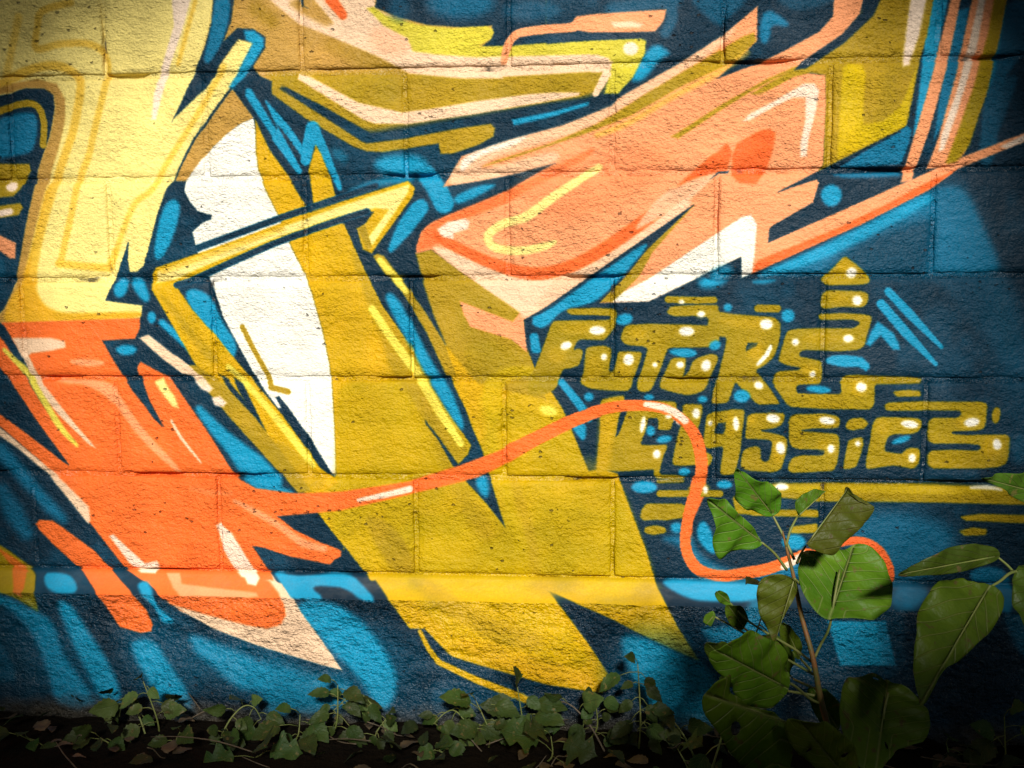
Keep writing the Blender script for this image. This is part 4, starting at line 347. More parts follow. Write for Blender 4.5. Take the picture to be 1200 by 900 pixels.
[0,24,2.7,1,[1720.3,880.2,1725.9,878.1,1732.1,876.9,1750.6,875.8,1757.1,876.9,1764.9,880,1768,884.1,1768.1,889.8,1767.5,895.9,1763.2,920.4,1763.7,925.2,1765.8,928,1768.6,928,1772.1,925.1,1774.5,920.4,1780,893.1,1781.7,889.1,1783.8,887.6,1788.2,887,1820.7,887.4,1825.1,888.8,1827.2,891.3,1827.3,895.8,1822.4,911.9,1820.3,918.3,1813,937.5,1810.9,943.9,1807.3,957.3,1804.6,962,1801.1,964.8,1796,966.2,1760.5,965.1,1753.8,964.6,1726.6,961.2,1720.3,959.2,1710.7,953.9,1707.4,950.9,1706.6,948,1707.4,943.4,1712.2,929.9,1713.6,923.3,1715,904.5,1715.6,897.8,1717.1,884.7]],
[0,24,2.7,1,[1793.3,840.1,1796.8,836.6,1801.9,834.7,1839.7,832.4,1846.4,832.3,1911.9,834.1,1918.5,834.4,1961.6,836.4,1968,837.8,1975.6,840.9,1979.1,844.2,1979.9,848.4,1979.7,853.8,1977,869.6,1975.1,874.3,1972.4,877.1,1967.7,878.5,1883,879.8,1878.4,882.9,1875.6,889.4,1873.2,895.7,1867.2,914.7,1864.9,921,1856.5,943,1853.7,949.2,1847.2,961.7,1842.4,965.6,1833.5,968.1,1827.5,967.6,1821.8,964.8,1819,959.9,1818.9,952.5,1820,945.9,1828.7,921.2,1830.7,914.7,1838.5,884.5,1836.9,880.2,1832,878.1,1826.2,876.8,1799.3,874.5,1793.6,871.9,1788.5,866.8,1786.5,861.6,1787.1,855.9,1788.5,850.3,1790.6,844.7]],
[0,24,2.7,1,[1888.8,900.6,1907.1,898.5,1911.5,899.5,1913.6,902.3,1914.2,907.1,1911.3,928.6,1910.2,933.7,1908.8,937.2,1910.6,936.8,1916.7,931.3,1920.3,925.9,1926.1,909.7,1930,904.8,1938.1,899.8,1944.1,897.1,1959.8,892.1,1966.1,892.1,1973.7,894.7,1976.5,898.5,1975.9,903.8,1974.3,909.6,1964.9,931.5,1962.5,937.8,1956.7,954,1953.6,959.3,1949.5,963.6,1944.3,967,1936.7,970.2,1930.3,972,1920.2,973.8,1913.7,973.6,1889.5,968.1,1883,966.4,1867,961.4,1863.8,957.5,1863.7,951.8,1865.1,946,1869,937.9,1871.9,931.8,1884.1,904]],
[1,24,2.1,1,[1877.3,784.8,1936.6,787,1966.8,786],[6.5,6.5,6.5]],
[0,24,2.7,1,[1876.4,808.3,1880,801.7,1884.9,798.5,1930.7,795.8,1937.3,795.6,1971.9,796.2,1975.3,799.4,1975.4,805.6,1978.7,809.4,1994.2,812.3,2000.8,813.3,2057.3,818.4,2063.8,818.9,2079.1,819.9,2085,822.1,2092.2,827.8,2095.1,833.1,2095.9,847.3,2095.6,853.9,2092.4,875.2,2090.6,881.5,2085.3,894.9,2081.8,900.3,2072.9,909.6,2067.8,913.6,2051.8,923,2051.2,927.1,2060.7,937.5,2065,942.7,2077.9,959.7,2081.8,965.3,2096.6,987.7,2095.1,990.6,2059.1,992,2053.3,989.8,2038.6,976.2,2033.8,971.4,2013.1,949.6,2009.7,950.4,2006.6,959.5,2004.5,965.9,1998.7,983.5,1996.3,987.2,1993.5,988.2,1988.9,989.1,1970.6,990.8,1967.4,987.7,1968.1,971.9,1969.2,965.2,1976.5,940.6,1978.2,934.1,1984.5,904.1,1985.9,897.6,1989.6,881.7,1990.7,875.1,1992.3,862.2,1989.5,858.6,1979.5,857.8,1972.9,857.2,1960.2,856.3,1956.6,852.7,1955.6,842.7,1955.5,836,1956.2,823.2,1953.1,819.3,1943.1,817.6,1936.5,817.1,1893.4,818.2,1887,816.9,1877.8,812.7]],
[0,8,2.2,1,[2030.2,878.4,2034.2,870.1,2053.4,870.1,2050.8,877,2030.4,886.8]],
[0,5,2.2,0.6,[1965.7,979.8,1975.3,974.1,1976.7,991.1,1965.8,991.1]],
[1,24,2.1,1,[2052,802.9,2088.8,803.5],[7.3,7.3]],
[0,24,2.7,1,[2107.9,851.3,2111.3,847.2,2116.1,844.7,2131.4,842.8,2137.9,842.3,2163.9,841.9,2170.4,841.8,2231.5,841.9,2236.7,840.7,2240.7,838.2,2244,835.3,2246.6,831.8,2244.8,829,2234.6,825.6,2228.3,824.7,2197,825.7,2190.6,825.8,2172.7,825.3,2169.4,822.6,2169.2,817.4,2172.4,814.6,2209.1,812.3,2215.6,812.4,2249.6,814.7,2256,815.6,2264.5,817.2,2267.9,820.2,2268.5,825,2267.9,830.5,2264.1,844.9,2262.5,851.2,2258,872.4,2254.7,877.5,2248.1,882.1,2242.2,884.2,2212.3,886.5,2205.8,886.6,2144.3,884.1,2139.4,885,2136,887.1,2134.1,890.3,2133.5,894.4,2136.4,897.2,2149.2,900,2155.6,901.4,2173.8,905.5,2177.4,909.6,2178.4,919.6,2178.7,926.3,2178.2,942,2176.7,946.7,2174.1,949.5,2169.5,951,2132.4,952.3,2129.2,955.8,2129.4,964.5,2132.7,968.1,2153.6,969.8,2160.1,970,2210.8,970.4,2214,967,2213.5,948.6,2215.3,942.5,2219.3,936.7,2224.5,933.8,2239.6,932.8,2246.1,932.8,2288.4,935.1,2294.8,935.4,2342.3,937,2348.7,937.5,2366.6,940.1,2369.2,942.7,2368,946.9,2364.2,949,2322.3,950.4,2315.8,950.5,2281.8,950.6,2278.6,953.9,2278.5,986.3,2276.9,992.4,2273.6,997.7,2268.8,1000.4,2188.2,1000,2181.7,999.8,2122.4,996.3,2117.1,994.7,2112.9,991.9,2108.9,987.7,2101.3,976.4,2097.3,971,2090.3,962.2,2087.1,956.8,2084.9,951.2,2084.5,945.1,2086.8,934.8,2089.6,930.1,2093.6,927.3,2098.9,925.7,2130.6,923.8,2134.5,922.4,2135.8,920,2133.2,918.3,2115,915.2,2108.7,913.4,2098.3,909,2094.8,906,2094.1,902.5,2094.6,897.6,2099.1,881.6,2100.8,875.2,2105.5,856.6]],
[0,8,2.2,1,[2129.2,956.7,2137.3,953.3,2213.6,953,2214.1,969,2132.2,968.4]],
[0,24,2.7,1,[2213.6,704.2,2217,704.7,2221.2,707,2253.2,733.5,2257.9,738,2262.3,742.8,2263.8,747.6,2262.4,752.4,2258.5,755.5,2251.5,757.2,2245.1,758,2187.1,758.7,2181.2,756.9,2174.2,752.1,2171.7,748.8,2172,746.1,2174.6,742.6,2183.5,734.6,2188,730.1,2209.8,706.4]],
[0,24,2.7,1,[2182,770.2,2189.1,768.7,2195.5,768.2,2248.2,770.4,2254,772.1,2259.2,775.1,2261.5,779.9,2260.5,789.8,2258.2,795.1,2254.3,799.2,2249.1,801.2,2215.2,800.6,2208.8,800.9,2182.9,804,2177.8,802.8,2173.9,799.8,2172.2,795,2172.9,785,2174.6,779,2177.4,773.5]],
[0,24,2.7,1,[2316,964.1,2337.8,961.9,2344.2,961.8,2362,963.4,2365.7,966.2,2366.5,971.4,2363.8,974.1,2323.1,975.4,2318.1,972.8,2314.6,967.2]],
[0,24,2.7,1,[1836.6,987.2,1855.1,985.6,1861.8,985.5,1892.8,987,1896.6,990.4,1897.3,996.8,1896.9,1003.3,1893.3,1016.6,1891.5,1023.2,1886.6,1040.9,1882.3,1044.3,1865.2,1044.4,1861.1,1041.9,1859.6,1036.9,1859.6,1031.2,1860.9,1024.8,1858.2,1021.3,1845.3,1020.4,1841.4,1023.6,1839.8,1034,1838.1,1040.6,1830.8,1060,1828.9,1065.8,1827.6,1070.8,1830.3,1073.6,1839,1074.4,1845.8,1074.5,1875.6,1073.1,1879,1074.7,1879,1078.3,1877.7,1083.3,1872.1,1097.1,1870,1103.6,1866.2,1120,1865.4,1126.3,1865.5,1132,1868.9,1134.9,1895.9,1134.6,1902.6,1135.1,1912.9,1136.8,1915.5,1138.6,1914.1,1141.2,1910.1,1142.7,1891.5,1143.8,1884.8,1143.8,1863.3,1143.2,1858.2,1141.1,1854.6,1137.1,1853.1,1132.2,1853.8,1126.4,1850.7,1123.7,1786.8,1128.3,1780,1128.4,1761.2,1127.5,1754.9,1129.1,1740.9,1137.4,1738.2,1135.7,1740.4,1099.1,1741,1092.2,1745.8,1041.4,1746.1,1034.5,1746,1012.7,1746.2,1005.9,1747.2,987,1750.7,982.9,1790.5,975.4,1793.8,978.2,1793.9,991.3,1792.2,997.7,1787.3,1006.1,1785,1012.5,1777.9,1054.5,1778.8,1056.4,1781.6,1053.5,1784.1,1048.9,1797.1,1012.3,1800,1006.2,1803.5,1000.4,1808.4,996.4,1830.1,988.6]],
[0,18,8.6,0.6,[1764,980,1776,978,1785,978,1791,978,1794,979,1795,982,1794,986,1793,991,1791,997,1787,1004,1784,1012,1781,1022,1779,1032,1776,1044,1773,1055,1771,1068,1770,1080,1768,1093,1767,1105,1765,1115,1763,1124,1761,1131,1758,1136,1754,1140,1749,1142,1744,1142,1740,1138,1738,1130,1738,1118,1740,1102,1742,1085,1743,1067,1744,1044,1745,1017,1749,998,1755,987]],
[0,18,13.8,0.3,[1747,1122,1751,1127,1755,1133,1759,1137,1762,1141,1765,1145,1767,1149,1769,1153,1770,1158,1771,1163,1772,1169,1772,1177,1771,1186,1771,1196,1767,1204,1759,1209,1748,1212,1734,1212,1723,1207,1716,1197,1712,1173,1712,1135,1714,1113,1718,1104,1723,1102,1730,1107,1736,1111,1742,1116]],
[0,8,2.2,1,[1777.4,1057.9,1782.8,1023.4,1788.4,1007.7,1798.2,1006.2,1791.3,1029.1,1783,1052.1]],
[0,8,2.2,1,[1795.3,989.1,1793.8,976.2,1810.6,969.1,1830.4,983.2,1808,990.4]],
[0,8,2.5,1,[1841.9,1021.6,1858.8,1020.1,1861.7,1031.5,1859,1044.4,1885.7,1045.7,1893.8,1022.8,1903.7,1031.3,1901.2,1054.1,1881.9,1088.7,1865.4,1129.2,1899.3,1134.6,1938.7,1137.1,1938.4,1115.5,1890.6,1114.5,1890.5,1100.1,1898.5,1065.6,1906.5,1034.1,1898,1019.9,1889.9,1045.6,1878.9,1071.5,1828.3,1073.3,1833.8,1057.5]],
[0,24,2.7,1,[1912.1,992.5,1922.2,991.6,1928.9,991.5,1944.5,992.4,1947.6,996,1946.9,1004.9,1946,1011.6,1942.1,1033.4,1939.8,1038.9,1936.3,1043.2,1934.8,1048.8,1938.2,1110.6,1935,1114.2,1910.9,1115.6,1904.1,1115.5,1894,1114.8,1890.6,1111.6,1890.5,1105.9,1891.1,1099.6,1896.5,1069,1897.9,1062.3,1904.3,1037.4,1905.8,1030.8,1908.4,1017.5,1909,1010.7,1908.9,996.2]],
[0,24,2.7,1,[1959.7,1011.6,1975.4,1007.5,1981.9,1006,2005.7,1001.5,2012.3,1001.1,2025.1,1001.9,2028.8,1004.3,2029.5,1008.5,2029.6,1014,2026.7,1041.3,2026.1,1048.1,2023.3,1081.2,2022.3,1088,2018.5,1107.1,2017,1113.7,2013.5,1127.2,2009.4,1131.3,2000.6,1133.4,1994.2,1133.7,1987.9,1132.7,1984.7,1129,1984.6,1122.6,1985.1,1116,1987.8,1096.9,1988.6,1090.1,1989.2,1079.8,1987,1076.4,1982.1,1076.4,1977.6,1077.5,1973.5,1079.7,1968.1,1080.5,1958,1079.7,1953.6,1076.2,1951.3,1068.5,1950.6,1061.8,1952.3,1045.8,1953.1,1039,1956,1015.8]],
[0,24,2.7,1,[1941.3,1085.8,1954.2,1087.6,1960.4,1089.8,1966,1093.4,1968.7,1098,1968.5,1103.7,1967.2,1108.8,1964.8,1113.1,1960.2,1115.3,1941.7,1115.5,1938.3,1112,1938,1088.8]],
[0,8,2.2,1,[1975.7,1035.1,1978.9,1029.4,1994.2,1027.3,1994.4,1039.2,1989,1050.7,1973.7,1051.3,1973.1,1045.1]],
[0,24,2.7,1,[2037.9,1013.4,2042.7,1010.6,2048.4,1009.1,2103.8,1008.8,2107.2,1012,2107.3,1018.4,2105.7,1024.4,2102.4,1030,2098,1034.2,2092.6,1036.8,2086.6,1038.6,2067,1041.7,2063.4,1042.9,2062.7,1044.3,2065.7,1045.6,2081.3,1048.1,2087.8,1049.4,2103.5,1053.3,2108.5,1055.9,2112,1059.4,2113.7,1064.6,2113.4,1074.8,2112.6,1081.5,2108.6,1100.6,2106.9,1107.1,2103.7,1117.8,2099.7,1122.4,2092.1,1125.6,2085.7,1126.7,2042.3,1124.2,2035.9,1122.7,2029.5,1120.2,2025.8,1116.8,2024.8,1112.5,2024.7,1107,2026.8,1090.9,2029.2,1085.3,2033.3,1081,2038.6,1078.1,2051.4,1075.1,2056.4,1075.5,2059.9,1077.6,2062,1082,2063.3,1098,2064.9,1102.5,2067.8,1104.6,2071.2,1105.6,2075.4,1105.6,2078.4,1102.4,2080.4,1095.9,2081.9,1089.3,2084.5,1073.3,2084.3,1068.1,2082.8,1064.6,2078.8,1062.4,2068.8,1061.3,2062.2,1060.9,2035.6,1060.4,2032.2,1057.8,2032.1,1052.9,2032.4,1047,2035.2,1018.2]],
[0,24,2.7,1,[2121.6,1013.5,2125.7,1011.6,2131,1010.6,2181.9,1009.3,2188.4,1009.9,2206.7,1013.3,2211,1015.7,2213.1,1019.2,2214,1024.3,2213.4,1031.6,2210.5,1035.9,2205.1,1037.6,2199.1,1038.5,2167.4,1038.7,2160.8,1039.1,2142.7,1041.3,2140.2,1042.4,2141.6,1043.8,2145.6,1044.7,2172,1046.3,2178.5,1046.8,2203.5,1048.4,2208.5,1050.1,2212,1053.2,2213.9,1058.2,2214.4,1076.8,2214.1,1083.6,2211.6,1105.3,2209.7,1111.7,2206.1,1119.3,2201.4,1122.6,2180.6,1124.3,2174,1124.8,2131.1,1127.7,2125,1126.9,2119.4,1124.8,2116.9,1120.4,2117.4,1112.9,2119.3,1106.6,2122.6,1100.9,2127.4,1096.9,2137.6,1093.3,2144,1092.2,2178.7,1092.7,2183.3,1091.1,2185.9,1087.8,2186.5,1084.7,2185.1,1081.9,2181.1,1080.5,2138.2,1080.3,2131.9,1078.9,2124,1075.3,2120.1,1071.4,2118.3,1066.4,2117.3,1060.6,2115.8,1027.7,2116.7,1021.8,2118.6,1016.9]],
[0,24,2.7,1,[2228.6,1024.5,2232.6,1020.5,2237.8,1018.3,2253,1017,2258.9,1018.7,2266.1,1024.2,2267.5,1029,2265,1034.7,2260.5,1038.1,2241.2,1041.6,2234.8,1041.2,2227.4,1038.8,2224.8,1034.9,2226,1029.3]],
[0,24,2.7,1,[2233.4,1061.7,2240.9,1058.2,2247.1,1056.4,2255.6,1055.4,2259.2,1058.4,2260.1,1065.2,2259.9,1071.8,2256.5,1087.9,2254.7,1094.4,2249.4,1110.8,2245.6,1115.1,2240.2,1117.2,2234.2,1118.6,2226.5,1119.1,2223.6,1115.9,2224.4,1106.2,2225.2,1099.5,2227.7,1083.5,2228.6,1076.8,2230,1066.5]],
[0,24,2.7,1,[2283.9,1018.1,2291.1,1015.8,2297.4,1014.9,2355.9,1016.6,2361.8,1017.9,2367.3,1020.2,2370.3,1023.9,2370.7,1028.7,2369.6,1034.2,2366.8,1040.8,2362.4,1044.7,2349.9,1047.9,2343.5,1048.7,2322.9,1048.4,2316.7,1049.6,2309.3,1052.8,2305.5,1057.3,2303.5,1065,2302.2,1071.5,2301,1079,2303.5,1083,2309.7,1084.4,2316,1085.5,2332.7,1087.8,2337.2,1086,2339.8,1081.5,2343.4,1078.3,2348.1,1076.6,2353.7,1075.9,2364.8,1076.5,2368.5,1080.1,2369.4,1086.9,2369.3,1093.5,2367.1,1106.7,2363.8,1111.8,2357.3,1116.2,2351.4,1117.2,2344.1,1115.3,2337.7,1113.9,2322.3,1111,2315.9,1111,2273.5,1118.3,2269.2,1117.6,2267.1,1115.1,2266.3,1110.4,2266.8,1103,2267.5,1096.3,2272.1,1066.1,2273,1059.4,2275.5,1037.9,2276.8,1031.4,2279.8,1022.3]],
[0,24,2.7,1,[2299.2,991,2302.4,988.2,2307.3,986.6,2365.5,983.9,2371.9,984,2378.9,984.7,2385.4,985,2477.9,984.6,2484.2,985.8,2490.3,988.1,2493.2,992.6,2492.2,1018.7,2491.6,1025.4,2490.5,1032.7,2487.1,1037.3,2481.1,1039.9,2475,1041.3,2433.3,1043.3,2429.7,1044.3,2429.1,1046.1,2432.1,1047.4,2453.9,1049.4,2460.3,1049.6,2528.7,1048.6,2533.6,1050.2,2537.1,1053.6,2538.7,1058.6,2537.8,1085.4,2536.8,1092,2534,1102.4,2530.2,1107,2521.6,1111.4,2515.5,1113.1,2489.9,1115.6,2483.5,1115.9,2398.4,1116.8,2392.7,1115.1,2387.9,1111.6,2385.3,1106.4,2384.8,1093.5,2386,1088,2388.5,1083.7,2393,1081.4,2428.2,1079.2,2434.7,1079.1,2476.6,1080.7,2481.1,1079.4,2483.7,1076.6,2484.2,1073.7,2482.8,1070.6,2478.8,1068.8,2461,1067.3,2454.6,1067,2396.6,1067.5,2391.1,1066.1,2386.7,1063.3,2384.2,1058.6,2383.5,1051.3,2383.2,1044.6,2383.6,1028.9,2385.6,1023.3,2389.5,1018.8,2394.6,1016.5,2436.5,1016.3,2441.3,1014.3,2444.5,1010.4,2445,1006.9,2442.9,1003.8,2438.6,1002.3,2377.9,1001.8,2371.5,1001.9,2310.6,1002.9,2305.6,1002.3,2302.2,1000.9,2299.7,998.3,2298.3,994.4]],
[0,8,2.2,1,[2428.7,1044.3,2472.9,1043.1,2473.1,1048.4,2457.1,1049.4,2430.2,1047.6]],
[0,24,2.7,1,[2518.2,1012,2516.8,1018.8,2514,1024,2510.6,1026.7,2507,1026.2,2504.1,1022.6,2502.4,1016.8,2502.3,1009.7,2503.7,1002.9,2506.4,997.7,2509.9,995,2513.4,995.5,2516.3,999.1,2518,1004.9]],
[0,0,10.3,0.8,[2573,1077,2828,862,2827,875,2572,1091,2568,1101,2562,1107,2555,1107,2548,1102,2543,1091,2541,1078,2542,1064,2546,1053,2552,1048,2559,1047,2566,1053,2571,1064,2826,849,2828,862]],
[1,24,2.1,1,[1865.9,1172.6,1922.3,1171.9,1984,1171.2],[6.9,6.9,6.9]],
[1,24,2.1,0.8,[1862.8,1148.8,1910.7,1147.2],[3.4,3.4]],
[0,24,5.2,0.7,[1935,1155,1943,1154,1950,1153,1956,1154,1960,1156,1963,1158,1962,1161,1958,1163,1950,1164,1939,1165,1931,1165,1925,1164,1922,1163,1922,1161,1924,1159,1928,1157]],
[0,24,2.7,1,[1831.4,1202.8,1835.7,1198.4,1841.2,1196.1,1919.2,1195.1,1922.6,1198.6,1922.8,1217.7,1919.5,1221.5,1835.8,1228,1830.9,1226.1,1828.1,1221.8,1827.3,1216.2,1828.7,1208.4]],
[0,24,3.1,1,[1840,1193.2,1907.9,1192.4,1911.7,1195.8,1914.5,1215,1911.7,1219.2,1881.1,1226.8,1874.4,1226.9,1838.4,1218.5,1835.3,1214.3,1836.4,1196.7]],
[0,24,2.9,1,[1838.6,1241.4,1854.1,1237.5,1860.7,1237.5,1874.6,1240.9,1878.3,1244.3,1879.3,1249.5,1876.4,1252.9,1855.9,1257.1,1849.2,1256.9,1838.7,1253.8,1835.4,1250.2,1835.3,1244.9]],
[0,24,3.1,1,[2012.1,1177.2,2075.6,1176.4,2079,1179.8,2079.7,1211,2076.4,1214.3,2019.4,1212,2015.3,1208.4,2009.4,1180.6]],
[0,24,3.1,1,[2065.1,1152.3,2174.6,1147.9,2181.2,1147.7,2338.8,1147.6,2345.3,1147.7,2589.5,1153.3,2845.1,935.7,2848.4,939.1,2592.8,1156.7,2848.4,939.1,2850,965.2,2594.1,1183.8,2850,965.2,2847.1,968.4,2591.1,1187.1,2411.8,1184.4,2405.3,1184.4,2264.7,1184.5,2258.1,1184.5,2182.2,1185.5,2175.6,1185.2,2065.5,1173.5,2062.1,1169.7,2061.9,1155.9]],
[0,20,3.4,0.5,[2078.5,1155.7,2342.2,1151.1,2488.3,1154.5,2488.9,1168.1,2244.4,1167.6,2078.8,1167.8]],
[0,24,2.9,1,[2049.4,1202.7,2172.7,1201.1,2176.8,1204.4,2178.9,1213.2,2176.4,1216.5,2049.6,1214.9,2046.2,1211.9,2046.1,1205.8]],
[0,24,2.9,1,[2125.3,1235.9,2173.4,1229.2,2176.8,1232.2,2177.1,1244.3,2173.9,1247.9,2127.3,1250.1,2123.5,1246.8,2122.5,1239.8]],
[0,24,2.9,1,[2453.4,1210.7,2487.3,1205.9,2493.7,1205.6,2592.1,1207.4,2848.3,988.1,2851.6,991.5,2595.4,1210.9,2851.6,991.5,2852.2,1001.3,2595.9,1221.1,2852.2,1001.3,2849.3,1004.4,2592.9,1224.4,2461.9,1219.7,2456.6,1217.5,2452.3,1213.3]],
[0,24,2.9,1,[2451.3,1239.4,2472.3,1233.9,2478.7,1233.4,2499.9,1235.7,2502.9,1239,2502.3,1245,2498.8,1248.2,2463.2,1250.2,2457.4,1248.2,2450.7,1242.5]],
[0,1,12,0.9,[1880,1269,1893,1273,1904,1279,1912,1287,1918,1296,1921,1307,1926,1318,1933,1329,1941,1340,1950,1351,1962,1359,1976,1363,1990,1363,2004,1363,2025,1360,2046,1358,2067,1355,2089,1353,2110,1350,2123,1348,2137,1345,2151,1340,2162,1332,2170,1324,2174,1316,2174,1311,2170,1307,2161,1305,2150,1305,2136,1307,2114,1313,2099,1318,2083,1323,2071,1325,2059,1328,2041,1330,2023,1329,2006,1326,1991,1321,1977,1315,1965,1309,1954,1300,1946,1292,1940,1284,1936,1275,1934,1266,1929,1260,1919,1257,1906,1257,1888,1259,1878,1262,1875,1266]],
[0,3,5.2,1,[1949,1229,1953,1228,1957,1230,1962,1237,1967,1246,1972,1259,1976,1270,1978,1279,1979,1285,1978,1290,1977,1292,1974,1294,1971,1293,1966,1291,1962,1288,1957,1283,1952,1278,1947,1272,1943,1265,1941,1257,1940,1250,1941,1242,1943,1236,1945,1232]],
[0,3,5.2,1,[1912,1241,1911,1246,1907,1249,1903,1252,1897,1252,1893,1250,1889,1246,1888,1242,1889,1237,1892,1233,1897,1231,1902,1231,1907,1233,1911,1237]],
[0,3,4,1,[1860.1,1159.9,1857.6,1165.2,1850.6,1169.5,1840.4,1172,1829.1,1172.1,1818.8,1169.9,1811.7,1165.7,1809.1,1160.4,1811.6,1155.1,1818.7,1150.8,1828.9,1148.4,1840.2,1148.2,1850.4,1150.5,1857.5,1154.6]],
[0,3,3.6,1,[2008.3,1153,2006.9,1156.4,2002.7,1159.2,1996.7,1160.7,1990,1160.8,1983.9,1159.4,1979.7,1156.7,1978.1,1153.4,1979.6,1150,1983.7,1147.2,1989.7,1145.7,1996.5,1145.6,2002.5,1147,2006.8,1149.7]],
[0,3,3.6,1,[1925.6,1128,1924.5,1131.4,1921.3,1134.1,1916.6,1135.7,1911.3,1135.7,1906.6,1134.3,1903.2,1131.6,1902,1128.2,1903.2,1124.8,1906.4,1122.1,1911.1,1120.5,1916.4,1120.5,1921.1,1121.9,1924.4,1124.6]],
[0,1,27.5,0.75,[2280,1200,2309,1199,2334,1200,2353,1203,2380,1211,2415,1223,2436,1236,2443,1250,2443,1266,2438,1285,2430,1303,2419,1318,2402,1333,2390,1341,2378,1349,2356,1359,2339,1361,2323,1359,2307,1353,2292,1344,2278,1332,2264,1318,2250,1300,2241,1282,2237,1265,2236,1247,2240,1229,2248,1215,2259,1206]],
[0,3,5.2,1,[2154,1267,2152,1274,2146,1280,2137,1283,2126,1283,2117,1280,2110,1275,2108,1268,2110,1261,2116,1256,2125,1252,2136,1252,2145,1255,2152,1260]],
[1,9,2.4,1,[2174.9,1287.7,2183.6,1283.8,2196.2,1278,2210,1272.2,2222.6,1267.8,2233.5,1265.2,2244.1,1263.4,2254.2,1262.8,2263.8,1263.7,2273,1266.4,2281.9,1270.6,2290.1,1276,2297.4,1282.2,2303.9,1289.9,2309.7,1298.9,2314.5,1308.2,2318.3,1316.6,2320.6,1324.3,2321.7,1331.7,2322.1,1338.1,2322.5,1342.6],[7.7,8,8.2,8.4,8.6,8.6,8.6,8.6,8.6,8.8,9,9.2,9.5,9.2,9,8.8,8.6,8.2,7.7,7.3,6.9]],
[1,23,1.9,1,[1569,1087.8,1581.9,1081.3,1600.4,1071.8,1620.4,1061.5,1638,1052.5,1651.9,1045.3,1664.3,1038.6,1676.4,1032.4,1689.4,1026.3,1703.7,1020,1718.6,1013.8,1733.8,1008.2,1748.8,1003.6,1763.7,1000.1,1778.5,997.4,1793.2,995.6,1808,994.7,1823.1,994.5,1838.5,995.1,1853.4,996.7,1867,999.6,1879.1,1003.9,1890.2,1009.6,1900.2,1016.2,1909.2,1023.3,1917.1,1030.7,1923.8,1038.8,1929.7,1047.6,1934.8,1057.3,1939.2,1068.6,1942.7,1081.1,1945.5,1093.7,1947.2,1105.3,1947.9,1115.2,1947.6,1124.1,1946.4,1133.1,1944.4,1143.3,1941.1,1155.3,1936.8,1168.2,1932.2,1181.8,1928.2,1195.6,1924.7,1210,1921.3,1225,1918.6,1239.8,1917.1,1253.4,1916.9,1265.6,1917.7,1276.9,1919.6,1287.4,1922.7,1297.2,1926.8,1306.3,1932,1314.8,1938.6,1322.3,1946.9,1328.4,1957,1333.4,1968.7,1337.2,1982.3,1339.5,1998,1339.8,2016.9,1337.9,2038.6,1333.9,2060.9,1328.6,2082,1322.5,2103.1,1314.6,2124.6,1305,2143.5,1296,2156.6,1289.8],[15.5,15,14.6,14.2,13.8,13.3,12.9,12.5,12,11.8,11.6,11.4,11.2,11.2,11.2,11.2,11.2,11,10.8,10.5,10.3,10.3,10.3,10.3,10.3,10.5,10.8,11,11.2,11.4,11.6,11.8,12,12,12,12,12,11.8,11.6,11.4,11.2,11,10.8,10.5,10.3,10.5,10.8,11,11.2,11.4,11.6,11.8,12,12,12,12,12,12,12,12,12,11.6,11.2,10.8,10.3]],
[1,12,1.9,1,[1836.6,992.9,1842.2,993.6,1850.2,994.7,1859,996.1,1866.9,997.8,1873.7,999.9,1880.1,1002.2,1886.3,1004.8,1892.2,1008,1898.5,1012.1,1904.8,1017.1,1910.4,1021.7,1914.2,1024.9],[5.2,5.6,6,6.5,6.9,7.1,7.3,7.5,7.7,7.5,7.3,7.1,6.9]],
[1,12,2.4,1,[2112.2,1318.5,2115.7,1316.3,2120.8,1313.2,2126.6,1309.6,2132,1305.9,2137.3,1301.7,2143,1297.1,2148.1,1292.8,2151.6,1289.8],[6,6.2,6.5,6.7,6.9,6.5,6,5.6,5.2]],
[0,3,4,1,[1809,819.3,1808.7,824.5,1805.3,829.4,1799.4,833.3,1792.2,835.2,1785.1,834.8,1779.6,832.3,1776.7,828,1777,822.8,1780.5,817.9,1786.4,814.1,1793.6,812.1,1800.6,812.5,1806.1,815.1]],
[0,3,4,1,[1624.2,871.3,1622.6,879.8,1619.6,886.5,1615.9,890,1612.1,889.7,1609,885.6,1607.3,878.5,1607.3,869.8,1608.9,861.3,1611.9,854.6,1615.6,851.1,1619.4,851.5,1622.4,855.6,1624.1,862.6]],
[0,3,4,1,[1934.7,889.7,1932.9,893.1,1927.7,895.8,1920.2,897.4,1911.8,897.4,1904.2,895.8,1898.9,893.1,1897,889.7,1898.8,886.3,1904,883.5,1911.6,882,1920,882,1927.5,883.5,1932.8,886.3]],
[0,3,4,1,[1732.9,977.9,1732,981.6,1729.3,984.6,1725.5,986.3,1721.2,986.3,1717.3,984.7,1714.7,981.7,1713.7,978,1714.6,974.3,1717.3,971.3,1721.2,969.6,1725.4,969.6,1729.3,971.2,1732,974.2]],
[0,3,4,1,[1851.9,978,1851,980.5,1848.4,982.5,1844.6,983.6,1840.3,983.6,1836.5,982.5,1833.8,980.5,1832.9,978.1,1833.8,975.6,1836.4,973.6,1840.2,972.5,1844.5,972.5,1848.3,973.6,1851,975.5]],
[0,3,4,1,[2002.2,801,2001.4,804.4,1999.2,807.1,1995.9,808.6,1992.3,808.6,1989,807.1,1986.6,804.4,1985.7,801,1986.5,797.6,1988.7,794.9,1992,793.4,1995.7,793.5,1999,795,2001.3,797.7]],
[0,3,4,1,[2122.6,817.4,2121.4,823.2,2117.9,827.8,2112.8,830.3,2106.9,830.3,2101.6,827.8,2097.9,823.1,2096.5,817.4,2097.7,811.6,2101.2,807,2106.3,804.4,2112.2,804.5,2117.4,807,2121.2,811.7]],
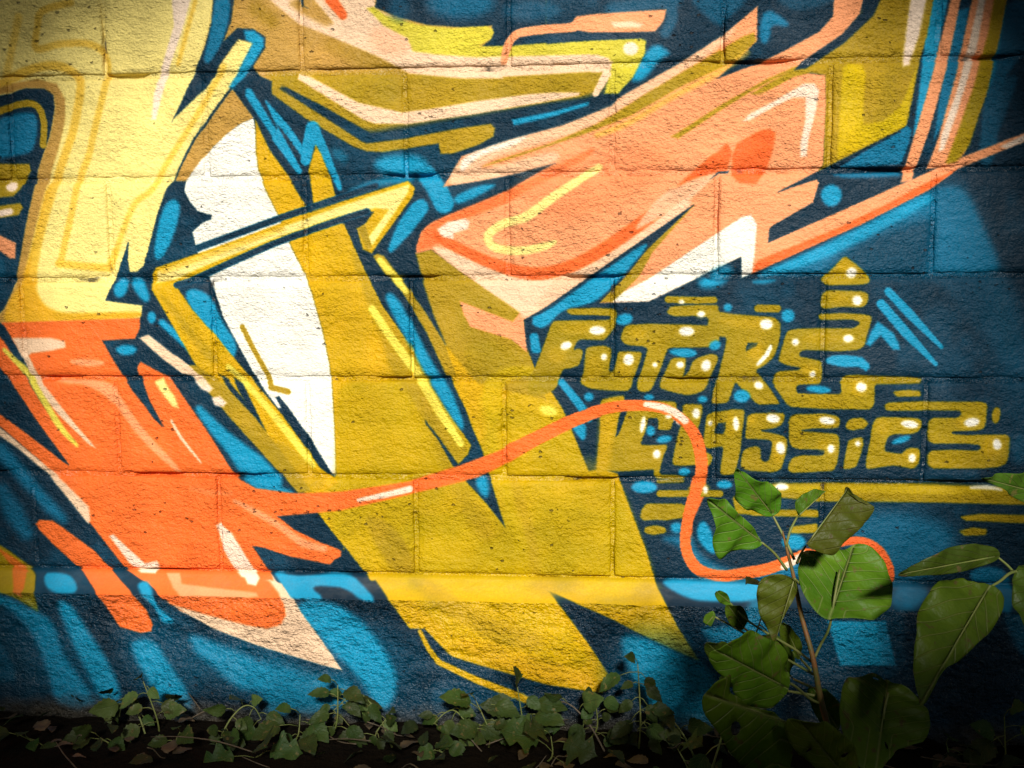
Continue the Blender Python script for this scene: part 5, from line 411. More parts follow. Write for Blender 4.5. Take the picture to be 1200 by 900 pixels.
[0,3,4,1,[1981.2,871.1,1981.6,875.4,1979.8,879.6,1976.1,882.9,1971.3,884.7,1966.3,884.6,1962.1,882.6,1959.6,879.1,1959.2,874.8,1961.1,870.6,1964.8,867.3,1969.6,865.5,1974.6,865.6,1978.7,867.6]],
[0,3,4,1,[2250.1,909.1,2246.7,913.6,2237.5,916.6,2224.3,917.6,2209.9,916.4,2196.9,913.1,2188.1,908.4,2185.2,903.3,2188.7,898.8,2198,895.7,2211.1,894.8,2225.5,896,2238.4,899.3,2247.2,904]],
[0,3,4,1,[2195.6,963.3,2193,966.2,2186.3,968,2176.6,968.5,2165.9,967.6,2156.4,965.5,2149.9,962.4,2147.7,959.2,2150.2,956.4,2157,954.5,2166.7,954,2177.4,954.9,2186.9,957.1,2193.4,960.1]],
[0,3,4,1,[2039.8,975.3,2038.3,980.9,2033.9,985.4,2027.5,988,2020.4,988,2013.9,985.5,2009.4,981,2007.7,975.4,2009.2,969.7,2013.6,965.2,2019.9,962.7,2027.1,962.7,2033.5,965.1,2038.1,969.6]],
[0,3,4,1,[1957.1,982.1,1956.2,985.1,1953.6,987.4,1949.9,988.8,1945.6,988.8,1941.8,987.5,1939.2,985.1,1938.2,982.2,1939.1,979.2,1941.7,976.9,1945.5,975.5,1949.7,975.5,1953.5,976.8,1956.1,979.2]],
[0,3,4,1,[1933.8,892,1931,895.2,1923.5,897.3,1912.8,897.8,1901.1,896.8,1890.7,894.4,1883.6,891,1881.2,887.4,1884.1,884.2,1891.6,882.1,1902.3,881.5,1914,882.6,1924.4,885,1931.5,888.4]],
[0,3,4,1,[1855.4,1045.9,1854.5,1050.4,1852,1054,1848.5,1056,1844.4,1056,1840.8,1054,1838.3,1050.5,1837.4,1046,1838.2,1041.5,1840.7,1037.9,1844.3,1035.9,1848.3,1035.9,1851.9,1037.8,1854.4,1041.4]],
[0,3,4,1,[1888.4,1059.5,1887.5,1063,1883.7,1066.3,1877.9,1068.9,1871.1,1070.1,1864.8,1069.9,1860.1,1068.1,1858,1065.2,1858.9,1061.7,1862.7,1058.4,1868.5,1055.9,1875.3,1054.6,1881.6,1054.9,1886.3,1056.6]],
[0,3,4,1,[2349.5,1054.1,2348.7,1057.2,2344.6,1060.9,2338.1,1064.5,2330.4,1067.2,2323.1,1068.5,2317.5,1068.1,2314.9,1066.1,2315.8,1063,2319.9,1059.3,2326.4,1055.7,2334.1,1053,2341.4,1051.7,2347,1052.1]],
[0,3,3.4,1,[2185.2,906.2,2195.7,896.5,2225.5,894.5,2252.6,897.8,2267.9,911.7,2268.2,920,2261.6,925.6,2247.8,917.3,2215.2,914.5,2188,910.4]],
[0,3,3.8,1,[2280.1,828.8,2288.3,834.3,2310.3,850.8,2321.7,870.1,2324.9,883.9,2311.4,883.9,2297.4,867.4,2287.7,856.3,2281.1,861.8,2268.2,877,2260,872.9,2267.3,850.8]],
[1,3,2.6,1,[2285.7,794.5,2337.2,853.6,2392.8,911.5],[8.6,9.5,4.3]],
[1,3,2.6,1,[2298.3,770.7,2341.2,815.2,2402.2,878.4],[7.7,8.6,4.3]],
[1,3,3.1,1,[1668.9,949,1674.6,955.8,1682.7,965.7,1691.6,976.6,1699.5,986.6,1706.5,996.2,1713.4,1006.1,1719.3,1014.8,1723.4,1020.9],[6.9,7.3,7.7,8.2,8.6,8.6,8.6,8.6,8.6]],
[0,3,4.3,1,[1696,1032,1703,1030,1709,1030,1713,1032,1716,1035,1718,1040,1718,1045,1718,1050,1718,1055,1716,1061,1714,1064,1712,1066,1709,1065,1707,1063,1704,1059,1700,1055,1697,1050,1692,1044,1691,1039,1692,1035]],
[1,23,1.9,1,[1638,1052.5,1647.3,1048,1660.5,1041.6,1675.4,1034.4,1689.4,1028,1703.3,1022,1718.1,1016,1731.2,1010.7,1740.4,1007],[13.8,13.5,13.3,13.1,12.9,12.7,12.5,12.3,12]],
[0,18,6.9,0.38,[1731,842,1728,847,1719,851,1705,853,1690,853,1677,851,1667,847,1664,842,1667,837,1677,833,1690,831,1705,831,1719,833,1728,837]],
[0,18,6.9,0.38,[1680,886,1680,893,1677,901,1671,907,1663,910,1654,909,1647,906,1642,899,1642,892,1645,884,1651,879,1660,876,1668,876,1675,880]],
[0,18,6.9,0.38,[1751,918,1750,929,1745,938,1738,943,1731,943,1724,938,1719,929,1718,918,1719,907,1724,898,1731,893,1738,893,1745,898,1750,907]],
[0,18,6.9,0.38,[1838,850,1836,855,1830,859,1823,861,1814,861,1806,859,1801,855,1799,850,1801,845,1806,842,1814,839,1822,839,1830,842,1836,845]],
[0,18,6.9,0.38,[1810,926,1807,936,1802,943,1796,946,1790,945,1785,940,1782,931,1782,921,1785,912,1791,905,1797,901,1803,902,1808,908,1810,916]],
[0,18,6.9,0.38,[2069,835,2064,840,2051,842,2032,843,2011,841,1993,837,1980,832,1976,827,1981,822,1994,820,2013,819,2034,821,2052,825,2065,830]],
[0,18,6.9,0.38,[2064,898,2058,902,2051,904,2044,902,2038,897,2035,890,2035,883,2038,876,2044,872,2051,870,2058,872,2064,877,2067,883,2067,891]],
[0,18,6.9,0.38,[2216,862,2213,867,2201,870,2185,873,2167,873,2151,870,2139,867,2135,862,2139,857,2150,853,2166,851,2185,851,2201,853,2212,857]],
[0,18,6.9,0.38,[2172,923,2171,928,2166,932,2160,934,2152,934,2146,932,2141,928,2139,923,2141,918,2145,914,2152,912,2159,912,2166,914,2170,918]],
[0,18,6.9,0.38,[2265,959,2264,966,2260,972,2253,975,2246,975,2239,972,2235,966,2233,959,2234,952,2239,946,2245,943,2252,943,2259,946,2263,952]],
[0,18,6.9,0.38,[2229,722,2227,727,2224,730,2218,732,2212,732,2207,730,2203,726,2202,722,2203,717,2206,713,2212,711,2218,711,2223,713,2227,717]],
[0,18,6.9,0.38,[2225,786,2223,790,2218,792,2211,794,2202,794,2195,792,2189,790,2187,786,2189,782,2194,780,2202,778,2210,778,2218,780,2223,782]],
[0,18,6.9,0.38,[2018,1031,2017,1042,2013,1051,2007,1056,2001,1056,1996,1051,1992,1042,1990,1031,1991,1020,1995,1011,2000,1006,2007,1006,2012,1011,2016,1019]],
[0,18,6.9,0.38,[2051,1022,2050,1026,2048,1029,2045,1030,2041,1030,2038,1029,2035,1026,2034,1022,2035,1018,2037,1015,2041,1014,2044,1014,2048,1015,2050,1018]],
[0,18,6.9,0.38,[2107,1087,2107,1097,2104,1105,2099,1109,2094,1109,2090,1105,2087,1097,2085,1087,2086,1077,2089,1069,2093,1065,2098,1065,2103,1069,2106,1077]],
[0,18,6.9,0.38,[2203,1072,2202,1078,2197,1083,2191,1086,2184,1086,2177,1083,2172,1078,2170,1072,2172,1066,2176,1061,2183,1058,2190,1058,2197,1061,2202,1066]],
[0,18,6.9,0.38,[2308,1034,2307,1042,2304,1048,2298,1051,2292,1051,2287,1048,2283,1042,2281,1035,2282,1027,2286,1021,2291,1018,2297,1018,2303,1021,2307,1027]],
[0,18,6.9,0.38,[2367,1093,2366,1099,2362,1104,2355,1107,2348,1107,2341,1104,2337,1099,2335,1093,2336,1087,2341,1082,2347,1079,2354,1079,2361,1082,2365,1087]],
[0,18,6.9,0.38,[2477,1025,2476,1030,2470,1034,2461,1036,2452,1036,2443,1034,2437,1030,2435,1025,2437,1020,2442,1016,2451,1014,2460,1014,2469,1016,2475,1020]],
[0,18,6.9,0.38,[2528,1072,2526,1081,2520,1087,2512,1091,2502,1091,2494,1088,2487,1081,2485,1072,2487,1064,2492,1057,2501,1053,2510,1053,2519,1057,2525,1064]],
[0,22,5.2,0.35,[1764,846,1762,851,1755,856,1745,859,1734,859,1725,856,1718,851,1715,845,1718,840,1725,835,1734,832,1745,832,1755,835,1762,840]],
[0,17,3.6,1,[1756.1,845.5,1754.5,849.4,1750,852.5,1743.5,854.3,1736.2,854.3,1729.7,852.5,1725.2,849.4,1723.6,845.5,1725.2,841.6,1729.7,838.4,1736.2,836.7,1743.4,836.7,1749.9,838.5,1754.5,841.6]],
[0,22,5.2,0.35,[1695,870,1695,875,1692,881,1686,885,1678,888,1671,888,1665,886,1661,882,1661,876,1664,871,1670,866,1678,863,1685,863,1691,865]],
[0,17,3.6,1,[1689.1,871.6,1689.2,875.2,1687,878.9,1683.1,882,1678.1,883.8,1673.1,884,1669.1,882.6,1666.8,879.7,1666.8,876.1,1668.9,872.4,1672.9,869.3,1677.8,867.5,1682.8,867.3,1686.8,868.8]],
[0,22,5.2,0.35,[1818,903,1816,911,1812,917,1805,921,1798,921,1792,917,1787,911,1786,903,1787,896,1792,889,1798,886,1805,886,1812,889,1816,896]],
[0,17,3.6,1,[1812.4,903.3,1811.4,908.4,1808.5,912.6,1804.2,914.9,1799.5,914.9,1795.2,912.6,1792.2,908.5,1791.1,903.3,1792.1,898.2,1795.1,894,1799.3,891.7,1804.1,891.7,1808.3,894,1811.3,898.1]],
[0,22,5.2,0.35,[1762,898,1762,903,1759,906,1755,908,1751,908,1747,906,1745,903,1744,898,1745,894,1747,890,1751,888,1755,888,1759,890,1762,894]],
[0,17,3.6,1,[1759.4,898.3,1758.8,901.2,1757.1,903.6,1754.6,904.9,1751.9,904.9,1749.4,903.6,1747.7,901.2,1747,898.3,1747.6,895.3,1749.3,893,1751.8,891.6,1754.6,891.6,1757.1,893,1758.8,895.3]],
[0,22,5.2,0.35,[1938,848,1935,854,1929,859,1920,862,1910,862,1901,859,1894,854,1892,848,1894,841,1900,836,1910,834,1920,834,1929,837,1935,841]],
[0,17,3.6,1,[1930,847.7,1928.5,851.8,1924.4,855.1,1918.3,856.9,1911.5,856.9,1905.4,855.1,1901.1,851.8,1899.6,847.6,1901,843.5,1905.2,840.2,1911.3,838.4,1918.1,838.4,1924.2,840.2,1928.4,843.5]],
[0,22,5.2,0.35,[1861,914,1860,917,1858,920,1855,921,1852,921,1849,920,1847,917,1846,914,1847,910,1849,908,1852,906,1855,906,1858,908,1860,910]],
[0,17,3.6,1,[1858.6,913.7,1858.1,915.9,1856.7,917.7,1854.7,918.6,1852.5,918.6,1850.5,917.7,1849.1,915.9,1848.5,913.7,1849,911.5,1850.4,909.7,1852.4,908.7,1854.6,908.7,1856.7,909.7,1858.1,911.5]],
[0,22,5.2,0.35,[1915,914,1913,918,1910,922,1906,924,1900,924,1896,922,1892,918,1891,914,1892,909,1895,906,1900,904,1905,904,1910,906,1913,909]],
[0,17,3.6,1,[1910.6,913.6,1909.9,916.5,1907.8,918.9,1904.7,920.2,1901.2,920.2,1898.1,918.9,1895.9,916.6,1895.1,913.6,1895.8,910.7,1897.9,908.3,1901,907,1904.5,907,1907.6,908.3,1909.8,910.7]],
[0,22,5.2,0.35,[1912,790,1912,792,1909,794,1906,795,1902,795,1899,794,1897,792,1896,790,1897,787,1899,785,1902,784,1906,784,1909,785,1912,787]],
[0,17,3.6,1,[1909.6,789.6,1909.1,791.3,1907.6,792.7,1905.4,793.4,1902.9,793.4,1900.7,792.7,1899.2,791.3,1898.6,789.6,1899.1,787.9,1900.6,786.6,1902.8,785.8,1905.3,785.8,1907.5,786.6,1909.1,788]],
[0,22,5.2,0.35,[1954,814,1953,818,1950,821,1945,823,1940,823,1935,821,1932,818,1931,814,1932,810,1935,806,1940,805,1945,805,1950,807,1953,810]],
[0,17,3.6,1,[1950.2,813.7,1949.5,816.3,1947.4,818.5,1944.3,819.6,1940.9,819.6,1937.8,818.4,1935.6,816.3,1934.8,813.6,1935.5,811,1937.6,808.9,1940.7,807.7,1944.1,807.7,1947.2,808.9,1949.4,811]],
[0,22,5.2,0.35,[2087,834,2086,841,2080,846,2073,849,2065,849,2057,846,2052,841,2050,834,2051,827,2056,822,2064,819,2072,819,2080,822,2085,827]],
[0,17,3.6,1,[2081,834,2079.9,838.5,2076.5,842.2,2071.5,844.2,2065.9,844.2,2060.8,842.2,2057.3,838.5,2055.9,833.9,2057.1,829.3,2060.5,825.7,2065.5,823.7,2071.1,823.7,2076.1,825.7,2079.7,829.4]],
[0,22,5.2,0.35,[1967,920,1963,927,1957,931,1951,932,1945,930,1941,925,1939,918,1940,910,1944,903,1950,899,1956,898,1962,900,1966,905,1968,912]],
[0,17,3.6,1,[1962.5,918.2,1960,922.7,1956.2,925.7,1951.9,926.5,1947.9,925.1,1945.1,921.6,1944,916.8,1944.7,911.7,1947.3,907.2,1951.1,904.2,1955.4,903.4,1959.3,904.8,1962.1,908.3,1963.3,913.1]],
[0,22,5.2,0.35,[2136,869,2135,873,2132,877,2128,879,2123,879,2119,877,2116,873,2115,869,2115,864,2118,860,2123,858,2127,858,2132,860,2135,864]],
[0,17,3.6,1,[2132.3,868.7,2131.6,871.8,2129.7,874.4,2126.9,875.8,2123.8,875.8,2120.9,874.4,2118.9,871.8,2118.1,868.7,2118.7,865.6,2120.6,863.1,2123.4,861.7,2126.6,861.7,2129.5,863.1,2131.5,865.6]],
[0,22,5.2,0.35,[2169,932,2168,936,2166,940,2163,942,2159,942,2155,940,2152,936,2151,932,2152,928,2154,924,2158,922,2162,922,2166,924,2168,928]],
[0,17,3.6,1,[2166.2,931.9,2165.7,934.8,2164.1,937.2,2161.8,938.5,2159.1,938.5,2156.6,937.2,2154.9,934.9,2154.3,931.9,2154.8,929,2156.4,926.7,2158.8,925.4,2161.4,925.4,2163.9,926.7,2165.6,929]],
[0,22,5.2,0.35,[2069,959,2066,963,2062,965,2056,965,2050,963,2046,959,2044,954,2044,949,2047,945,2051,943,2057,943,2063,945,2067,949,2069,954]],
[0,17,3.6,1,[2064.8,957.1,2062.9,959.8,2059.8,961.4,2056,961.5,2052.3,960.1,2049.4,957.6,2047.9,954.3,2048.1,951,2049.9,948.3,2053,946.8,2056.8,946.7,2060.5,948.1,2063.4,950.6,2064.9,953.8]],
[0,22,5.2,0.35,[2241,862,2240,867,2236,871,2230,873,2223,873,2217,871,2212,867,2210,862,2212,857,2216,853,2222,850,2229,850,2235,853,2240,857]],
[0,17,3.6,1,[2236.2,861.8,2235.2,865.2,2232.5,867.9,2228.4,869.4,2223.8,869.4,2219.7,867.9,2216.7,865.2,2215.6,861.8,2216.5,858.4,2219.3,855.8,2223.4,854.3,2228,854.3,2232.1,855.8,2235,858.5]],
[0,22,5.2,0.35,[2243,740,2240,746,2234,750,2227,750,2221,748,2216,743,2214,736,2214,730,2218,724,2224,720,2230,720,2237,722,2242,727,2244,733]],
[0,17,3.6,1,[2238.6,738.5,2236.2,742.4,2232.4,744.8,2227.9,745.2,2223.6,743.6,2220.4,740.3,2218.8,735.9,2219.2,731.3,2221.6,727.5,2225.4,725.1,2229.9,724.6,2234.2,726.2,2237.4,729.6,2239,733.9]],
[0,22,5.2,0.35,[2255,788,2254,795,2250,800,2244,802,2238,802,2232,800,2228,794,2226,788,2227,782,2231,776,2237,774,2243,774,2249,776,2254,782]],
[0,17,3.6,1,[2250.3,788.1,2249.5,792.3,2246.9,795.8,2243.1,797.7,2238.8,797.7,2234.9,795.7,2232.1,792.3,2231,788,2231.8,783.7,2234.4,780.3,2238.2,778.4,2242.5,778.4,2246.5,780.3,2249.3,783.8]],
[0,22,5.2,0.35,[1838,1034,1836,1045,1832,1053,1829,1057,1825,1057,1823,1052,1822,1043,1823,1032,1826,1021,1829,1013,1833,1009,1836,1010,1839,1015,1839,1024]],
[0,17,3.6,1,[1835.8,1034,1834.1,1041,1831.8,1046.5,1829.3,1049.3,1827,1048.9,1825.6,1045.4,1825.1,1039.5,1825.8,1032.3,1827.5,1025.3,1829.8,1019.8,1832.3,1017,1834.5,1017.4,1836,1020.9,1836.5,1026.8]],
[0,22,5.2,0.35,[1871,1092,1870,1098,1866,1103,1862,1106,1856,1106,1852,1103,1848,1098,1847,1092,1848,1086,1851,1082,1856,1079,1861,1079,1866,1081,1869,1086]],
[0,17,3.6,1,[1866.8,1092.3,1866,1096.3,1863.9,1099.5,1860.7,1101.3,1857.2,1101.3,1854,1099.6,1851.8,1096.4,1851,1092.4,1851.7,1088.4,1853.9,1085.2,1857,1083.4,1860.6,1083.4,1863.7,1085.1,1865.9,1088.3]],
[0,22,5.2,0.35,[1947,1010,1946,1017,1943,1022,1938,1025,1933,1025,1928,1022,1925,1017,1924,1010,1925,1004,1928,998,1933,995,1938,995,1943,998,1946,1004]],
[0,17,3.6,1,[1943.3,1010.3,1942.6,1014.7,1940.5,1018.3,1937.4,1020.3,1933.9,1020.3,1930.8,1018.3,1928.6,1014.8,1927.7,1010.3,1928.4,1005.9,1930.6,1002.3,1933.7,1000.3,1937.1,1000.3,1940.3,1002.3,1942.5,1005.8]],
[0,22,5.2,0.35,[1972,1030,1971,1034,1969,1036,1966,1038,1963,1038,1960,1036,1957,1034,1957,1030,1957,1027,1959,1024,1962,1023,1966,1023,1969,1024,1971,1027]],
[0,17,3.6,1,[1969.2,1030.3,1968.8,1032.5,1967.4,1034.3,1965.4,1035.3,1963.2,1035.3,1961.2,1034.4,1959.7,1032.6,1959.2,1030.4,1959.7,1028.1,1961,1026.3,1963,1025.3,1965.3,1025.3,1967.3,1026.3,1968.7,1028.1]],
[0,22,5.2,0.35,[2023,1030,2023,1039,2021,1047,2018,1051,2014,1051,2010,1048,2006,1041,2005,1031,2005,1022,2006,1015,2010,1010,2014,1010,2018,1013,2021,1021]],
[0,17,3.6,1,[2019.7,1030,2019.8,1036.2,2018.6,1041.3,2016.4,1044.3,2013.7,1044.5,2011,1042,2008.8,1037.3,2007.6,1031.2,2007.6,1025,2008.7,1019.9,2010.9,1016.9,2013.6,1016.7,2016.3,1019.2,2018.5,1023.9]],
[0,22,5.2,0.35,[1890,1017,1889,1020,1887,1022,1883,1023,1879,1023,1875,1022,1873,1020,1872,1017,1873,1015,1875,1012,1879,1011,1883,1011,1887,1012,1889,1015]],
[0,17,3.6,1,[1887.3,1017.1,1886.7,1018.8,1885,1020.2,1882.6,1021,1879.8,1021,1877.3,1020.3,1875.6,1018.9,1875,1017.2,1875.6,1015.4,1877.3,1014,1879.7,1013.3,1882.5,1013.2,1885,1014,1886.7,1015.4]],
[0,22,5.2,0.35,[1963,1164,1963,1169,1961,1174,1958,1176,1954,1176,1951,1174,1949,1170,1948,1164,1949,1159,1951,1155,1954,1152,1957,1152,1960,1155,1963,1159]],
[0,17,3.6,1,[1960.9,1164.2,1960.5,1167.7,1959.1,1170.6,1957.1,1172.2,1954.9,1172.2,1952.8,1170.6,1951.4,1167.8,1950.8,1164.3,1951.3,1160.8,1952.6,1158,1954.6,1156.4,1956.9,1156.4,1958.9,1157.9,1960.4,1160.7]],
[0,22,5.2,0.35,[2105,1023,2102,1028,2096,1032,2088,1033,2079,1032,2071,1028,2067,1022,2066,1016,2069,1011,2075,1007,2083,1006,2092,1007,2099,1011,2104,1017]],
[0,17,3.6,1,[2098.4,1021.7,2096.5,1025.3,2092.4,1027.8,2086.9,1028.6,2081.1,1027.6,2076.1,1025,2072.9,1021.2,2072.2,1017.1,2074.1,1013.5,2078.2,1011,2083.7,1010.2,2089.5,1011.2,2094.5,1013.8,2097.7,1017.6]],
[0,22,5.2,0.35,[2115,1076,2115,1084,2113,1091,2108,1096,2102,1097,2095,1094,2090,1089,2087,1081,2087,1073,2090,1066,2095,1061,2101,1060,2107,1062,2112,1068]],
[0,17,3.6,1,[2110.4,1076.6,2110.5,1082.1,2108.8,1086.8,2105.6,1089.9,2101.5,1090.7,2097.3,1089,2094,1085.2,2092,1080.1,2091.9,1074.5,2093.6,1069.8,2096.8,1066.7,2100.9,1065.9,2105.1,1067.6,2108.5,1071.4]],
[0,22,5.2,0.35,[2213,1026,2210,1031,2203,1034,2194,1035,2183,1034,2174,1030,2168,1025,2166,1020,2169,1015,2176,1012,2186,1011,2196,1012,2205,1016,2211,1021]],
[0,17,3.6,1,[2205.4,1025.2,2203.5,1028.4,2198.8,1030.5,2192.3,1031.1,2185.3,1030.2,2179.2,1027.8,2175.1,1024.5,2173.9,1020.8,2175.8,1017.7,2180.5,1015.6,2187,1014.9,2194,1015.9,2200.2,1018.3,2204.2,1021.6]],
[0,22,5.2,0.35,[2209,1079,2208,1085,2206,1090,2201,1092,2197,1092,2192,1090,2189,1085,2188,1079,2189,1073,2192,1068,2196,1066,2201,1066,2205,1068,2208,1073]],
[0,17,3.6,1,[2205.7,1078.9,2205.1,1082.8,2203.2,1086,2200.4,1087.8,2197.2,1087.8,2194.3,1086.1,2192.3,1082.9,2191.5,1079,2192.1,1075.1,2193.9,1071.9,2196.8,1070.1,2199.9,1070.1,2202.8,1071.8,2204.9,1074.9]],
[0,22,5.2,0.35,[2258,1068,2257,1072,2255,1075,2252,1076,2248,1076,2245,1075,2242,1072,2241,1068,2242,1064,2244,1061,2248,1060,2251,1060,2255,1061,2257,1064]],
[0,17,3.6,1,[2255.1,1068,2254.6,1070.5,2253.2,1072.4,2251,1073.6,2248.6,1073.6,2246.4,1072.5,2244.8,1070.5,2244.2,1068.1,2244.7,1065.6,2246.1,1063.7,2248.3,1062.6,2250.7,1062.5,2252.9,1063.6,2254.5,1065.6]],
[0,22,5.2,0.35,[2125,1156,2123,1161,2118,1164,2110,1167,2101,1167,2093,1165,2087,1161,2085,1157,2087,1152,2092,1149,2100,1147,2109,1146,2117,1148,2123,1152]],
[0,17,3.6,1,[2118.2,1156.4,2116.9,1159.4,2113.3,1161.8,2108,1163.2,2102.1,1163.3,2096.7,1162,2093,1159.7,2091.6,1156.7,2092.8,1153.7,2096.5,1151.3,2101.8,1149.9,2107.7,1149.8,2113.1,1151.1,2116.8,1153.4]],
[0,22,5.2,0.35,[2269,957,2267,963,2263,968,2257,971,2250,971,2244,968,2239,963,2238,957,2239,951,2243,946,2249,943,2256,943,2262,946,2267,951]],
[0,17,3.6,1,[2263.4,956.8,2262.5,960.9,2259.7,964.2,2255.6,966.1,2251.1,966.1,2246.9,964.3,2243.9,961,2242.8,956.8,2243.7,952.7,2246.4,949.4,2250.5,947.6,2255.1,947.6,2259.3,949.4,2262.2,952.7]],
[0,22,5.2,0.35,[2372,1033,2369,1037,2362,1040,2352,1041,2341,1040,2331,1036,2324,1031,2322,1026,2325,1021,2333,1018,2343,1017,2354,1019,2364,1022,2370,1027]],
[0,17,3.6,1,[2364.1,1031.4,2362.1,1034.6,2357.2,1036.6,2350.4,1037.2,2342.9,1036.2,2336.4,1033.7,2332,1030.4,2330.7,1026.8,2332.7,1023.6,2337.6,1021.6,2344.5,1021,2351.9,1022,2358.4,1024.5,2362.7,1027.8]],
[0,22,5.2,0.35,[2365,1096,2364,1102,2361,1107,2357,1109,2352,1109,2348,1107,2345,1102,2344,1096,2345,1090,2347,1085,2352,1083,2356,1083,2361,1085,2364,1090]],
[0,17,3.6,1,[2361.4,1095.9,2360.9,1099.9,2359,1103,2356.3,1104.8,2353.1,1104.8,2350.2,1103.1,2348.2,1100,2347.3,1096.1,2347.9,1092.1,2349.7,1089,2352.5,1087.2,2355.6,1087.2,2358.5,1088.9,2360.6,1092]],
[0,22,5.2,0.35,[2487,1021,2486,1027,2481,1033,2473,1037,2463,1039,2454,1038,2447,1034,2444,1029,2445,1023,2450,1017,2458,1013,2468,1011,2477,1012,2484,1016]],
[0,17,3.6,1,[2479.8,1022.3,2479.2,1026.4,2475.9,1030.2,2470.5,1033,2464.1,1034.2,2457.9,1033.6,2453.3,1031.3,2451.1,1027.8,2451.7,1023.7,2455.1,1019.9,2460.5,1017.1,2466.9,1015.9,2473,1016.5,2477.6,1018.7]],
[0,22,5.2,0.35,[2527,1066,2527,1073,2525,1079,2521,1084,2515,1085,2510,1082,2505,1077,2502,1070,2502,1063,2504,1057,2508,1052,2514,1051,2520,1054,2524,1059]],
[0,17,3.6,1,[2522.9,1066.4,2523.1,1071.3,2521.6,1075.6,2518.7,1078.3,2515,1079.1,2511.2,1077.6,2508.1,1074.2,2506.2,1069.6,2506.1,1064.7,2507.6,1060.4,2510.5,1057.6,2514.2,1056.9,2518,1058.4,2521.1,1061.7]],
[1,17,2.8,1,[2078.1,877,2076.9,880,2075.2,884.3,2073,889.1,2070.3,893.8,2066.5,898.7,2061.8,903.9,2057.3,908.7,2054.2,912],[3.4,3.8,4.1,4.4,4.7,4.4,4.1,3.8,3.4]],
[1,17,2.8,0.8,[2469.5,1154.2,2476.1,1154,2485.6,1153.7,2495.8,1153.6,2504.4,1153.8,2511.3,1154.6,2517.4,1155.7,2522.5,1156.9,2526.1,1157.8],[2.6,3,3.4,3.9,4.3,3.9,3.4,3,2.6]],
[0,21,5.2,1,[1661,1011,1658,1015,1652,1017,1645,1017,1637,1015,1630,1011,1626,1006,1625,1001,1628,997,1634,995,1642,995,1650,997,1657,1001,1661,1006]],
